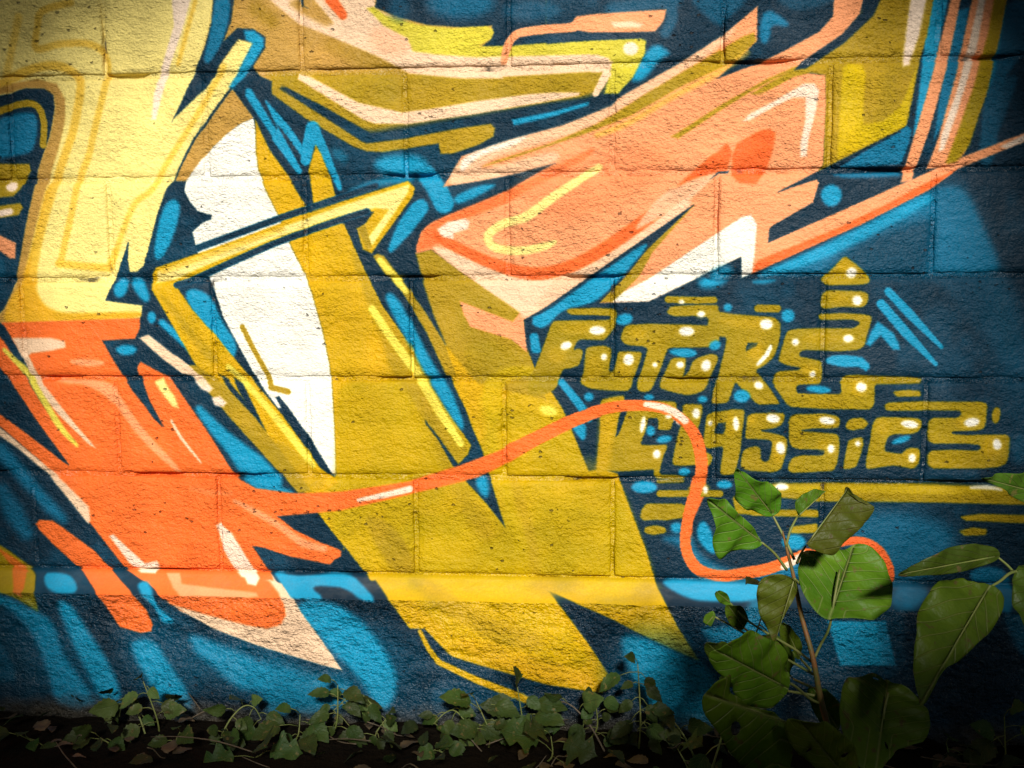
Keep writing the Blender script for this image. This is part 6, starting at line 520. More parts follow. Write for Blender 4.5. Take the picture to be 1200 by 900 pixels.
[0,2,3.4,1,[452.7,1401.5,475.8,1404.1,498.2,1406.6,520.5,1409.1,542.7,1411.6,565,1414.1,589.8,1413.9,614.6,1413.7,639.4,1413.5,664.1,1413.3,688.7,1413.1,713.4,1413,737.9,1412.8,762.4,1412.6,786.9,1412.4,811.4,1412.2,835.7,1412,860.1,1411.8,868.7,1424.4,877.3,1437,899.6,1446.5,922,1456.1,944.3,1465.6,966.7,1475.1,989,1484.7,1011.3,1494.2,1033.6,1503.7,1055.9,1513.2,1078.4,1518.9,1100.8,1524.6,1123.3,1530.3,1145.7,1536,1168.1,1541.7,1190.5,1547.4,1212.9,1553.1,1202.6,1531.9,1192.5,1510.8,1182.3,1489.7,1172.1,1468.6,1162,1447.6,1151.8,1426.6,1141.7,1405.6,1127.9,1384.2,1145.8,1383.9,1163.6,1383.5,1181.5,1383.1,1202.3,1379,1223.2,1374.9,1244.1,1370.7,1264.9,1366.6,1285.8,1362.5,1299.8,1380.2,1313.6,1397.7,1325.8,1414.9,1337.2,1431.9,1348.7,1449,1360.1,1466.1,1375.1,1465.8,1390,1465.5,1404.3,1479.5,1418.6,1493.6,1432.9,1507.6,1447.2,1521.7,1468.5,1527.5,1489.9,1533.4,1511.2,1539.3,1532.4,1545.1,1553.7,1550.9,1575,1556.8,1596.2,1562.6,1617.4,1568.4,1638.6,1574.3,1661.4,1577.2,1684.2,1580.2,1707,1583.2,1729.8,1586.1,1752.5,1589.1,1760.1,1569.1,1767.8,1549.3,1755.9,1530.6,1744,1512,1732.2,1493.4,1720.4,1474.8,1708.6,1456.2,1696.8,1437.6,1685,1419.1,1673.2,1400.5,1690.3,1406.8,1707.4,1413.1,1724.5,1419.3,1741.6,1425.6,1762.1,1435,1782.6,1444.5,1803.1,1453.9,1823.5,1463.3,1844,1472.7,1864.4,1482.1,1884.8,1491.5,1905.2,1500.9,1925.6,1510.3,1946,1519.7,1935.2,1501.9,1924.5,1484.1,1913.7,1466.2,1902.9,1448.5,1893,1428.9,1883.1,1409.4,1873.8,1389.6,1864.7,1369.5,1887.6,1369,1910.4,1368.5,1933.1,1368.1,1955.9,1367.6,1978.6,1367.2,2001.2,1366.7,2023.9,1366.3,2046.4,1365.8,2069,1365.4,2091.5,1364.9,2114,1364.5,2136.5,1364,2158.9,1363.6,2181.3,1363.1,2203.7,1362.7,2226,1362.2,2248.3,1361.8,2271.1,1361.3,2293.9,1360.9,2316.6,1360.4,2339.3,1359.9,2362,1359.5,2384.6,1359,2407.2,1358.6,2429.8,1358.1,2452.4,1357.7,2474.9,1357.2,2497.3,1356.8,2519.8,1356.3,2542.2,1355.9,2564.5,1355.4,2586.9,1355,2609.2,1354.5,2626.8,1340.1,2643.2,1325.8,2659.6,1311.6,2675.9,1297.4,2692.2,1283.2,2708.4,1269.1,2724.5,1255.1,2740.7,1241,2756.7,1227.1,2772.8,1213.1,2788.8,1199.2,2804.7,1185.3,2820.6,1171.5,2836.5,1157.7,2852.3,1143.9,2868,1130.2,2869.4,1152.8,2870.9,1175.4,2872.3,1198,2873.7,1220.7,2875.1,1243.5,2876.5,1266.3,2878,1289.2,2879.4,1312.1,2880.8,1335.1,2879.3,1358.4,2872.2,1382,2865.9,1405.3,2867.3,1428.1,2868.7,1451,2870.2,1473.9,2871.6,1496.9,2873.1,1519.9,2857.3,1534.2,2841.4,1548.6,2825.6,1563,2809.6,1577.4,2793.7,1591.9,2777.7,1606.4,2761.6,1620.9,2745.5,1635.5,2729.3,1650.2,2713.1,1664.9,2696.9,1679.6,2680.6,1694.4,2664.3,1709.2,2647.9,1724,2631.4,1738.9,2615,1753.9,2631.4,1738.9,2647.9,1724,2664.3,1709.2,2680.6,1694.4,2696.9,1679.6,2713.1,1664.9,2729.3,1650.2,2745.5,1635.5,2761.6,1620.9,2777.7,1606.4,2793.7,1591.9,2809.6,1577.4,2825.6,1563,2841.4,1548.6,2857.3,1534.2,2873.1,1519.9,2851.8,1524.6,2830.5,1529.4,2809.1,1534.1,2787.7,1538.9,2766.2,1543.6,2744.7,1548.4,2723.2,1553.2,2701.6,1558,2679.9,1562.8,2658.2,1567.6,2636.5,1572.5,2614.7,1577.3,2592.8,1582.2,2570.9,1587,2549,1591.9,2527,1596.8,2504.9,1601.7,2482.8,1606.6,2460.7,1611.6,2438.5,1616.5,2416.2,1621.4,2393.9,1626.4,2371.6,1631.4,2349.2,1636.3,2326.7,1641.3,2304.2,1646.3,2281.6,1651.3,2259,1656.4,2236.4,1661.4,2213.7,1666.5,2190.9,1671.5,2168.1,1676.6,2145.2,1681.7,2122.3,1686.8,2099.3,1691.9,2076.3,1697,2053.2,1702.1,2030,1707.3,2006.8,1712.4,1983.6,1717.6,1960.3,1722.8,1936.9,1728,1913.5,1733.2,1890,1738.4,1866.5,1743.6,1842.9,1748.8,1819.3,1754.1,1795.6,1759.4,1771.9,1764.6,1748,1769.9,1724.2,1775.2,1700.3,1780.6,1676.3,1785.9,1652.3,1791.2,1628.2,1796.6,1604,1801.9,1579.8,1807.3,1555.6,1812.7,1531.3,1818.1,1506.9,1823.5,1482.4,1829,1458,1834.4,1433.4,1839.9,1408.8,1845.3,1384.1,1850.8,1359.4,1856.3,1334.6,1861.8,1309.7,1867.3,1284.8,1872.9,1259.9,1878.4,1234.8,1884,1209.7,1889.6,1184.6,1895.2,1159.4,1900.8,1134.1,1906.4,1108.8,1912,1083.4,1917.7,1057.9,1923.3,1032.4,1929,1006.8,1934.7,981.1,1940.4,955.4,1946.1,929.7,1951.8,903.8,1957.6,877.9,1963.3,851.9,1969.1,825.9,1974.9,799.8,1980.7,773.7,1986.5,747.4,1992.3,721.1,1998.2,694.8,2004,668.4,2009.9,641.9,2015.8,615.3,2021.7,588.7,2027.6,562,2033.5,535.2,2039.5,508.4,2045.4,481.5,2051.4,454.6,2057.4,427.6,2063.4,400.5,2069.4,373.3,2075.5,346.1,2081.5,318.8,2087.6,291.4,2093.7,264,2099.8,236.5,2105.9,208.9,2112,181.2,2118.2,153.5,2124.3,125.7,2130.5,97.9,2136.7,69.9,2142.9,91.4,2124.2,112.8,2105.5,134.2,2086.9,155.4,2068.3,176.6,2049.8,197.7,2031.4,218.8,2013.1,239.8,1994.7,260.7,1976.5,281.6,1958.3,302.4,1940.2,323.1,1922.1,343.7,1904.1,364.3,1886.1,384.9,1868.2,405.3,1850.4,425.7,1832.6,405.3,1850.4,384.9,1868.2,364.3,1886.1,343.7,1904.1,323.1,1922.1,302.4,1940.2,281.6,1958.3,260.7,1976.5,239.8,1994.7,218.8,2013.1,197.7,2031.4,176.6,2049.8,155.4,2068.3,134.2,2086.9,112.8,2105.5,91.4,2124.2,69.9,2142.9,72.1,2115.9,74.3,2088.9,76.5,2062,78.7,2035.2,80.9,2008.4,83,1981.7,85.2,1955.1,87.4,1928.6,89.5,1902.1,91.7,1875.7,93.8,1849.4,96,1823.1,98.1,1797,100.2,1770.9,102.3,1744.8,104.4,1718.8,106.5,1692.9,127.5,1675.4,148.3,1657.8,169.1,1640.4,189.9,1623,210.5,1605.6,231.1,1588.3,251.7,1571.1,272.1,1553.9,292.5,1536.7,312.9,1519.6,333.2,1502.6,353.4,1485.6,373.5,1468.7,393.6,1451.9,413.6,1435.1,433.6,1418.3]],
[0,24,3.6,1,[467.7,1341,487,1345.8,506.4,1350.6,527.5,1355.5,548.4,1360.4,553.6,1365.2,559.2,1383.3,564.9,1401.2,566.1,1408.5,568.9,1426,571.8,1443.6,569.3,1445.2,549.9,1432.9,530.4,1420.5,524.1,1417,504.6,1408,483.3,1398.8,465.3,1415.6,445.5,1432.3,425.5,1449.1,405.5,1465.9,385.5,1482.8,365.3,1499.7,345.1,1516.7,324.9,1533.8,304.5,1550.9,284.2,1568.1,263.7,1585.3,243.2,1602.6,222.6,1619.9,201.9,1637.3,181.2,1654.7,160.4,1672.2,139.6,1689.8,136.5,1684.4,157.4,1666.8,178.1,1649.3,198.9,1631.9,219.5,1614.5,240.1,1597.2,260.6,1579.9,281.1,1562.7,301.5,1545.6,321.8,1528.5,342.1,1511.4,362.3,1494.5,382.4,1477.5,402.5,1460.6,422.5,1443.8,442.4,1427,462.3,1410.3,478.1,1393.4,462.3,1410.3,442.4,1427,422.5,1443.8,402.5,1460.6,382.4,1477.5,362.3,1494.5,342.1,1511.4,321.8,1528.5,301.5,1545.6,281.1,1562.7,260.6,1579.9,240.1,1597.2,219.5,1614.5,198.9,1631.9,178.1,1649.3,157.4,1666.8,136.5,1684.4,138.5,1659.4,140.5,1634.4,161.3,1617,182,1599.7,202.7,1582.4,223.3,1565.1,243.8,1547.9,264.3,1530.8,284.7,1513.7,305,1496.7,325.3,1479.7,345.5,1462.8,365.6,1445.9,385.7,1429.1,405.7,1412.3,422.3,1395.4,435.2,1378.3,448.2,1361,463.9,1343.8,448.2,1361,435.2,1378.3,422.3,1395.4,405.7,1412.3,385.7,1429.1,365.6,1445.9,345.5,1462.8,325.3,1479.7,305,1496.7,284.7,1513.7,264.3,1530.8,243.8,1547.9,223.3,1565.1,202.7,1582.4,182,1599.7,161.3,1617,140.5,1634.4,144.5,1631.5,165.3,1614.1,186,1596.7,206.6,1579.4,227.2,1562.2,247.7,1545,268.2,1527.9,288.6,1510.8,308.9,1493.8,329.1,1476.8,349.3,1459.9,369.5,1443.1,389.5,1426.2,409.5,1409.5,424.9,1392.6,437.9,1375.4,450.9,1358.1]],
[0,9,3.4,0.7,[499.8,1346.9,516.8,1350.4,534.9,1353.9,537.7,1374.4,540.4,1394.7,538.8,1414.6,520.8,1403.9,513.6,1385.1,506.1,1366.1]],
[0,3,10.3,1,[486,1406,495,1410,504,1414,513,1418,522,1423,531,1429,541,1434,551,1439,562,1443,574,1448,583,1453,591,1459,598,1466,602,1475,606,1484,610,1494,613,1504,615,1516,619,1529,627,1542,636,1557,648,1573,660,1589,670,1604,680,1618,688,1632,689,1642,682,1649,667,1653,642,1654,623,1650,610,1641,600,1627,596,1608,591,1589,585,1570,578,1549,571,1528,563,1509,554,1492,544,1477,533,1463,522,1452,511,1443,499,1436,488,1432,479,1427,460,1444,440,1461,420,1477,400,1494,380,1511,359,1528,339,1545,319,1563,298,1580,278,1597,257,1614,237,1632,216,1649,196,1666,175,1684,154,1702,133,1719,127,1714,148,1696,169,1679,190,1661,211,1644,231,1626,252,1609,272,1592,293,1574,313,1557,333,1540,354,1523,374,1506,394,1489,414,1472,434,1455,454,1439,474,1422,454,1439,434,1455,414,1472,394,1489,374,1506,354,1523,333,1540,313,1557,293,1574,272,1592,252,1609,231,1626,211,1644,190,1661,169,1679,148,1696,127,1714,125,1708,146,1690,167,1673,187,1655,208,1638,229,1621,249,1603,270,1586,290,1569,311,1552,331,1534,351,1517,371,1500,391,1483,412,1467,432,1450,451,1433,471,1416,451,1433,432,1450,412,1467,391,1483,371,1500,351,1517,331,1534,311,1552,290,1569,270,1586,249,1603,229,1621,208,1638,187,1655,167,1673,146,1690,125,1708,125,1702,146,1684,167,1667,188,1649,209,1632,229,1614,250,1597,270,1580,291,1563,311,1545,331,1528,352,1511,372,1494,392,1477,412,1461,432,1444,452,1427,472,1410,452,1427,432,1444,412,1461,392,1477,372,1494,352,1511,331,1528,311,1545,291,1563,270,1580,250,1597,229,1614,209,1632,188,1649,167,1667,146,1684,125,1702,128,1698,149,1680,170,1663,191,1645,211,1628,232,1611,252,1593,273,1576,293,1559,314,1542,334,1525,354,1508,374,1491,394,1474,415,1457,434,1440,454,1423,474,1407,454,1423,434,1440,415,1457,394,1474,374,1491,354,1508,334,1525,314,1542,293,1559,273,1576,252,1593,232,1611,211,1628,191,1645,170,1663,149,1680,128,1698,133,1697,154,1679,175,1661,196,1644,216,1627,237,1609,257,1592,278,1575,298,1558,319,1540,339,1523,359,1506,379,1489,399,1472,419,1456,439,1439,459,1422,479,1405]],
[0,1,44.7,0.45,[718,1648,701,1655,684,1663,666,1660,649,1657,632,1654,612,1644,592,1634,572,1624,554,1608,535,1592,517,1577,504,1559,491,1541,478,1523,458,1540,438,1557,417,1575,397,1592,377,1609,357,1626,337,1643,316,1661,296,1678,275,1696,254,1713,234,1731,213,1749,192,1766,171,1784,150,1802,129,1820,124,1803,119,1785,114,1768,135,1751,156,1733,176,1715,197,1698,218,1680,239,1663,259,1645,280,1628,300,1611,321,1593,341,1576,361,1559,381,1542,401,1525,422,1508,442,1491,461,1474,442,1491,422,1508,401,1525,381,1542,361,1559,341,1576,321,1593,300,1611,280,1628,259,1645,239,1663,218,1680,197,1698,176,1715,156,1733,135,1751,114,1768,119,1750,125,1731,146,1714,167,1696,188,1678,208,1661,229,1643,250,1626,270,1609,291,1591,311,1574,331,1557,352,1540,372,1523,392,1506,412,1489,432,1472,452,1455,472,1438,489,1431,507,1424,524,1427,541,1430,559,1433,578,1443,598,1453,618,1463,636,1479,654,1494,672,1510,685,1527,698,1545,711,1563,717,1579,722,1596,728,1612,723,1630]],
[0,1,41.3,0.4,[918,1606,902,1617,886,1628,864,1630,843,1631,822,1624,800,1616,781,1601,763,1585,752,1565,741,1545,740,1524,738,1503,747,1485,755,1468,771,1457,787,1447,808,1445,829,1443,851,1451,873,1459,891,1474,909,1489,920,1509,931,1529,932,1550,934,1571,926,1589]],
[0,1,41.3,0.5,[1160,1569,1151,1582,1143,1595,1123,1604,1104,1612,1086,1614,1069,1615,1051,1617,1033,1614,1014,1611,996,1608,980,1602,964,1595,948,1588,933,1575,918,1561,915,1546,912,1531,921,1518,930,1505,950,1497,969,1489,987,1487,1004,1486,1022,1484,1040,1487,1058,1490,1077,1493,1093,1499,1108,1506,1124,1513,1139,1526,1154,1540,1157,1555]],
[0,1,41.3,0.45,[1351,1612,1334,1625,1317,1637,1296,1640,1274,1643,1252,1636,1231,1629,1213,1614,1195,1599,1184,1578,1174,1558,1173,1536,1172,1514,1181,1495,1190,1476,1207,1464,1223,1452,1245,1450,1266,1447,1288,1453,1309,1460,1327,1475,1345,1490,1355,1511,1366,1531,1367,1553,1368,1575,1359,1593]],
[0,1,44.7,0.5,[1991,1586,1979,1602,1967,1619,1947,1628,1927,1637,1910,1637,1893,1638,1876,1638,1859,1632,1843,1626,1826,1620,1813,1609,1799,1599,1786,1588,1776,1567,1765,1547,1766,1527,1766,1507,1778,1490,1790,1474,1810,1465,1831,1456,1848,1456,1864,1456,1881,1456,1898,1462,1914,1468,1931,1473,1944,1484,1957,1495,1970,1505,1981,1525,1991,1545,1991,1566]],
[0,1,41.3,0.4,[2278,1483,2274,1499,2269,1514,2256,1526,2242,1539,2223,1546,2203,1554,2181,1554,2159,1555,2139,1548,2118,1542,2104,1530,2090,1518,2085,1503,2080,1488,2084,1473,2089,1458,2102,1445,2116,1433,2136,1426,2155,1418,2177,1418,2199,1417,2219,1424,2239,1430,2253,1442,2267,1453,2273,1468]],
[0,1,27.5,0.35,[1604,1626,1593,1642,1579,1649,1564,1655,1543,1660,1522,1664,1498,1664,1475,1665,1454,1662,1432,1659,1418,1654,1403,1648,1393,1632,1404,1616,1418,1609,1433,1602,1454,1598,1476,1594,1499,1593,1522,1593,1543,1596,1564,1599,1579,1605,1593,1610]],
[0,1,10.3,0.6,[477,1498,483,1510,489,1521,496,1533,502,1544,508,1556,513,1566,516,1575,517,1584,517,1591,513,1596,506,1600,495,1602,481,1602,471,1597,450,1614,430,1631,410,1649,390,1666,370,1683,349,1701,329,1718,308,1736,288,1753,267,1771,246,1789,226,1807,205,1824,184,1842,163,1860,142,1878,121,1896,114,1885,135,1867,156,1849,177,1831,198,1813,219,1795,240,1777,261,1760,281,1742,302,1725,322,1707,343,1689,363,1672,384,1655,404,1637,424,1620,444,1603,464,1586,444,1603,424,1620,404,1637,384,1655,363,1672,343,1689,322,1707,302,1725,281,1742,261,1760,240,1777,219,1795,198,1813,177,1831,156,1849,135,1867,114,1885,113,1859,134,1841,155,1823,176,1805,197,1787,217,1770,238,1752,259,1734,280,1717,300,1699,321,1682,341,1664,361,1647,382,1630,402,1612,422,1595,442,1578,462,1561,442,1578,422,1595,402,1612,382,1630,361,1647,341,1664,321,1682,300,1699,280,1717,259,1734,238,1752,217,1770,197,1787,176,1805,155,1823,134,1841,113,1859,114,1839,116,1819,137,1801,158,1783,179,1765,200,1748,220,1730,241,1712,262,1695,282,1677,303,1660,323,1643,344,1625,364,1608,384,1591,404,1574,425,1557,445,1540,465,1523,445,1540,425,1557,404,1574,384,1591,364,1608,344,1625,323,1643,303,1660,282,1677,262,1695,241,1712,220,1730,200,1748,179,1765,158,1783,137,1801,116,1819,120,1796,141,1778,162,1760,182,1743,203,1725,224,1707,245,1690,265,1672,286,1655,306,1638,327,1620,347,1603,367,1586,388,1569,408,1552,428,1535,448,1518,468,1501,448,1518,428,1535,408,1552,388,1569,367,1586,347,1603,327,1620,306,1638,286,1655,265,1672,245,1690,224,1707,203,1725,182,1743,162,1760,141,1778,120,1796,124,1790,145,1773,166,1755,187,1737,207,1719,228,1702,249,1684,269,1667,290,1649,310,1632,331,1615,351,1598,371,1580,391,1563,412,1546,432,1529,452,1512,472,1495,452,1512,432,1529,412,1546,391,1563,371,1580,351,1598,331,1615,310,1632,290,1649,269,1667,249,1684,228,1702,207,1719,187,1737,166,1755,145,1773,124,1790,129,1793,150,1776,171,1758,192,1740,213,1723,233,1705,254,1687,274,1670,295,1653,315,1635,336,1618,356,1601,376,1583,397,1566,417,1549,437,1532,457,1515]],
[0,3,5.2,1,[581,1359,588,1358,595,1358,604,1358,613,1359,623,1361,632,1364,639,1369,646,1375,651,1382,655,1389,656,1394,656,1398,654,1401,649,1403,641,1404,629,1404,615,1403,603,1400,593,1395,585,1387,579,1377,577,1369,578,1363]],
[0,3,5.2,0.6,[634,1438,638,1439,644,1444,649,1451,655,1462,662,1475,669,1489,677,1503,686,1519,696,1535,702,1548,706,1558,708,1566,707,1570,704,1570,698,1564,691,1553,681,1537,672,1521,662,1503,652,1484,642,1464,636,1450,633,1441]],
[0,3,10.3,1,[622,1419,630,1420,638,1424,646,1432,654,1442,662,1456,670,1470,679,1486,689,1502,700,1518,710,1534,718,1549,725,1563,732,1576,737,1589,741,1602,744,1616,745,1630,744,1641,740,1648,734,1651,725,1652,715,1647,707,1638,698,1624,690,1606,681,1587,672,1568,662,1548,650,1526,641,1505,633,1486,625,1466,619,1446,616,1432,617,1423]],
[0,3,10.3,1,[774,1507,782,1503,789,1501,796,1500,804,1500,811,1502,819,1506,827,1513,835,1523,842,1536,851,1549,860,1564,870,1579,881,1595,890,1611,897,1627,903,1643,907,1659,906,1670,900,1676,889,1677,873,1673,858,1665,845,1654,831,1634,823,1621,816,1607,810,1596,804,1585,794,1568,785,1552,777,1536,772,1524,771,1514]],
[0,3,12,0.8,[914,1491,927,1495,942,1500,959,1506,973,1512,986,1517,1006,1525,1025,1533,1037,1540,1049,1547,1060,1557,1065,1569,1066,1582,1062,1591,1054,1598,1042,1602,1024,1602,1008,1599,993,1593,979,1584,965,1572,953,1560,942,1551,931,1543,921,1536,913,1528,906,1520,902,1510,898,1500,899,1493,904,1490]],
[0,3,5.2,1,[789,1377,794,1375,799,1375,803,1376,807,1379,811,1384,816,1390,820,1397,825,1406,828,1416,831,1424,836,1431,842,1437,849,1442,854,1446,858,1450,862,1454,864,1457,864,1460,861,1463,857,1464,850,1465,844,1464,839,1460,835,1453,831,1444,827,1436,822,1428,815,1421,808,1414,802,1408,796,1401,791,1395,787,1389,785,1384,786,1380]],
[0,3,4.5,1,[1086,1349,1101,1353,1118,1355,1136,1355,1148,1354,1161,1353,1177,1351,1193,1349,1217,1349,1232,1352,1245,1359,1255,1368,1264,1376,1273,1385,1280,1392,1286,1399,1288,1405,1287,1408,1283,1409,1275,1408,1268,1406,1259,1402,1250,1397,1240,1389,1228,1384,1213,1380,1195,1378,1175,1377,1163,1379,1159,1383,1163,1389,1176,1397,1180,1403,1176,1406,1163,1408,1143,1407,1127,1405,1114,1401,1105,1395,1099,1387,1093,1380,1087,1372,1080,1364,1073,1356,1072,1351,1077,1349]],
[0,3,10.3,1,[1158,1407,1176,1408,1193,1411,1209,1416,1225,1424,1240,1435,1255,1446,1268,1458,1279,1472,1290,1486,1300,1501,1310,1517,1319,1534,1328,1552,1332,1570,1331,1588,1327,1607,1317,1625,1308,1634,1298,1634,1285,1621,1278,1608,1270,1595,1263,1584,1256,1574,1243,1558,1229,1543,1214,1530,1201,1518,1190,1507,1181,1497,1175,1488,1167,1479,1160,1472,1152,1464,1143,1458,1136,1450,1132,1442,1130,1432,1131,1422,1135,1414,1144,1409]],
[0,0,13.8,0.8,[1413,1584,1427,1581,1440,1580,1453,1582,1466,1586,1479,1592,1487,1600,1491,1609,1489,1619,1482,1631,1473,1639,1462,1644,1449,1645,1434,1643,1421,1639,1411,1631,1404,1621,1400,1608,1400,1597,1404,1589]],
[0,3,20.6,0.75,[1079,1543,1100,1549,1121,1554,1137,1558,1152,1562,1173,1567,1195,1571,1219,1575,1233,1583,1239,1594,1237,1609,1228,1628,1216,1642,1200,1652,1185,1654,1171,1657,1152,1658,1133,1658,1114,1659,1095,1659,1081,1657,1067,1655,1055,1644,1051,1631,1046,1617,1044,1596,1042,1575,1044,1550,1053,1542,1066,1542]],
[1,18,2.4,1,[1381.2,1469.3,1398.2,1504.9,1418.9,1533.2,1499.2,1569,1568.9,1594.2,1638.5,1621.2],[4.3,5.2,6,6.9,7.7,7.7]],
[0,3,5.2,1,[1881,1350,1894,1348,1909,1348,1925,1348,1949,1350,1964,1351,1979,1352,1992,1353,2004,1354,2022,1354,2040,1354,2057,1352,2069,1354,2074,1359,2075,1367,2070,1378,2061,1386,2048,1391,2027,1394,2012,1394,1997,1394,1974,1394,1957,1393,1943,1392,1930,1390,1918,1386,1905,1380,1893,1373,1881,1365,1874,1358,1875,1353]],
[0,3,10.3,1,[1800,1468,1811,1468,1823,1470,1837,1474,1853,1480,1870,1489,1887,1497,1905,1505,1926,1514,1938,1518,1949,1523,1965,1534,1972,1548,1974,1565,1970,1585,1969,1603,1972,1620,1977,1635,1986,1648,1987,1658,1982,1665,1968,1669,1946,1670,1925,1667,1907,1661,1889,1651,1871,1638,1855,1623,1842,1608,1830,1587,1824,1575,1817,1562,1808,1541,1801,1524,1795,1507,1791,1492,1790,1480,1794,1472]],
[0,3,10.3,0.6,[1964,1447,1976,1447,1988,1445,1998,1443,2008,1440,2016,1435,2023,1429,2029,1421,2034,1412,2039,1401,2045,1393,2053,1388,2062,1387,2072,1389,2079,1396,2082,1407,2084,1426,2083,1440,2082,1454,2076,1474,2065,1486,2049,1495,2027,1501,2009,1502,1995,1500,1984,1495,1975,1486,1968,1478,1961,1471,1956,1464,1951,1457,1951,1452,1956,1449]],
[0,3,3.6,1,[2194.2,1429.7,2216.6,1429.2,2238.9,1428.7,2261.2,1428.2,2283.4,1427.7,2305.6,1427.2,2311.2,1449.6,2316.9,1472,2322.6,1494.4,2328.2,1516.9,2306.9,1517.5,2285.6,1518,2264.3,1518.6,2242.9,1519.1,2221.4,1519.7,2214.6,1497.1,2207.8,1474.6,2201,1452.1]],
[0,1,10.3,1,[2356,1353,2376,1354,2389,1358,2393,1364,2390,1374,2380,1387,2369,1396,2358,1402,2346,1404,2334,1404,2325,1400,2320,1393,2319,1384,2322,1371,2329,1361,2340,1355]],
[0,1,5.2,1,[2490,1315,2508,1312,2523,1313,2535,1317,2544,1325,2550,1337,2554,1350,2554,1363,2552,1376,2548,1389,2544,1398,2539,1404,2534,1406,2528,1404,2521,1401,2515,1396,2509,1388,2503,1379,2497,1370,2491,1359,2484,1348,2476,1336,2474,1327,2479,1320]],
[0,1,8.6,0.7,[2547,1405,2564,1404,2577,1409,2596,1395,2616,1380,2637,1366,2657,1351,2674,1337,2690,1322,2707,1308,2723,1294,2739,1280,2755,1266,2771,1252,2787,1238,2803,1224,2819,1210,2835,1196,2851,1182,2860,1192,2844,1206,2828,1220,2812,1234,2796,1248,2780,1262,2764,1276,2748,1290,2732,1304,2716,1318,2699,1332,2683,1347,2664,1361,2643,1376,2623,1391,2603,1405,2587,1419,2603,1405,2623,1391,2643,1376,2664,1361,2683,1347,2699,1332,2716,1318,2732,1304,2748,1290,2764,1276,2780,1262,2796,1248,2812,1234,2828,1220,2844,1206,2860,1192,2865,1209,2849,1223,2833,1237,2817,1251,2801,1265,2785,1279,2769,1293,2753,1307,2737,1321,2721,1335,2705,1350,2684,1364,2664,1379,2643,1393,2624,1408,2608,1422,2592,1436,2608,1422,2624,1408,2643,1393,2664,1379,2684,1364,2705,1350,2721,1335,2737,1321,2753,1307,2769,1293,2785,1279,2801,1265,2817,1251,2833,1237,2849,1223,2865,1209,2867,1232,2851,1246,2835,1260,2819,1274,2803,1288,2787,1303,2771,1317,2755,1331,2738,1345,2719,1360,2699,1374,2678,1389,2658,1403,2641,1417,2625,1432,2609,1446,2593,1460,2609,1446,2625,1432,2641,1417,2658,1403,2678,1389,2699,1374,2719,1360,2738,1345,2755,1331,2771,1317,2787,1303,2803,1288,2819,1274,2835,1260,2851,1246,2867,1232,2866,1249,2850,1263,2834,1277,2818,1291,2802,1305,2786,1320,2770,1334,2754,1348,2733,1363,2713,1377,2692,1392,2673,1406,2656,1420,2640,1435,2624,1449,2608,1463,2592,1477,2608,1463,2624,1449,2640,1435,2656,1420,2673,1406,2692,1392,2713,1377,2733,1363,2754,1348,2770,1334,2786,1320,2802,1305,2818,1291,2834,1277,2850,1263,2866,1249,2862,1259,2846,1273,2831,1288,2815,1302,2799,1316,2782,1330,2766,1344,2747,1359,2727,1373,2706,1388,2686,1402,2669,1416,2653,1431,2637,1445,2621,1459,2604,1473,2588,1488,2604,1473,2621,1459,2637,1445,2653,1431,2669,1416,2686,1402,2706,1388,2727,1373,2747,1359,2766,1344,2782,1330,2799,1316,2815,1302,2831,1288,2846,1273,2862,1259,2857,1265,2841,1279,2825,1293,2809,1307,2793,1321,2777,1335,2761,1349,2740,1364,2719,1379,2699,1393,2680,1407,2663,1422,2647,1436,2631,1450,2615,1464,2599,1479,2582,1493,2574,1493,2567,1490,2559,1482,2552,1471,2546,1456,2540,1443,2535,1432,2530,1423,2527,1416,2528,1411,2535,1407]],
[0,0,8.6,0.4,[2306,1361,2323,1360,2334,1365,2341,1376,2341,1389,2341,1402,2341,1420,2342,1439,2342,1457,2343,1475,2343,1489,2342,1503,2338,1518,2333,1530,2325,1539,2318,1540,2312,1535,2308,1523,2305,1511,2300,1489,2296,1468,2291,1446,2287,1424,2283,1403,2284,1390,2286,1377,2294,1366]],
[0,23,3.1,1,[589.9,1291.6,645.7,1300,682.6,1308.6,696.7,1325,710.8,1341.4,727.4,1358,746.8,1374.8,765.9,1391.5,782.3,1406.7,795,1421.6,807.8,1436.6,813.5,1452,819.2,1467.5,814.9,1482.3,792.7,1486.5,769.9,1480.6,747.2,1474.6,735.8,1456.5,724.4,1438.4,713,1420.3,699.1,1399.1,679.4,1377.4,659.5,1355.5,640.7,1339.4,623.8,1323.5,606.8,1307.5]],
[0,7,2.7,1,[852.5,1419.2,877,1413.3,901.5,1407.3,925.4,1401.3,948.3,1395.3,971.2,1389.2,994.2,1383.2,1017.2,1377.1,1040.2,1371,1063.3,1364.9,1076.7,1369.3,1090.2,1373.8,1103.8,1390.3,1116.7,1406.6,1128.7,1424.4,1140.7,1442.2,1153.3,1460,1165.9,1477.8,1178.5,1495.7,1191.7,1515.3,1205,1535,1218.2,1554.7,1199.5,1550.7,1180.8,1546.6,1157.1,1539.9,1133.3,1533.2,1109.5,1526.5,1085.7,1519.8,1061.9,1513.1,1038,1506.3,1015.7,1498.2,993.3,1490,971,1481.9,948.6,1473.7,929.4,1462.8,910.2,1451.9,890.9,1441,871.7,1430.1]],
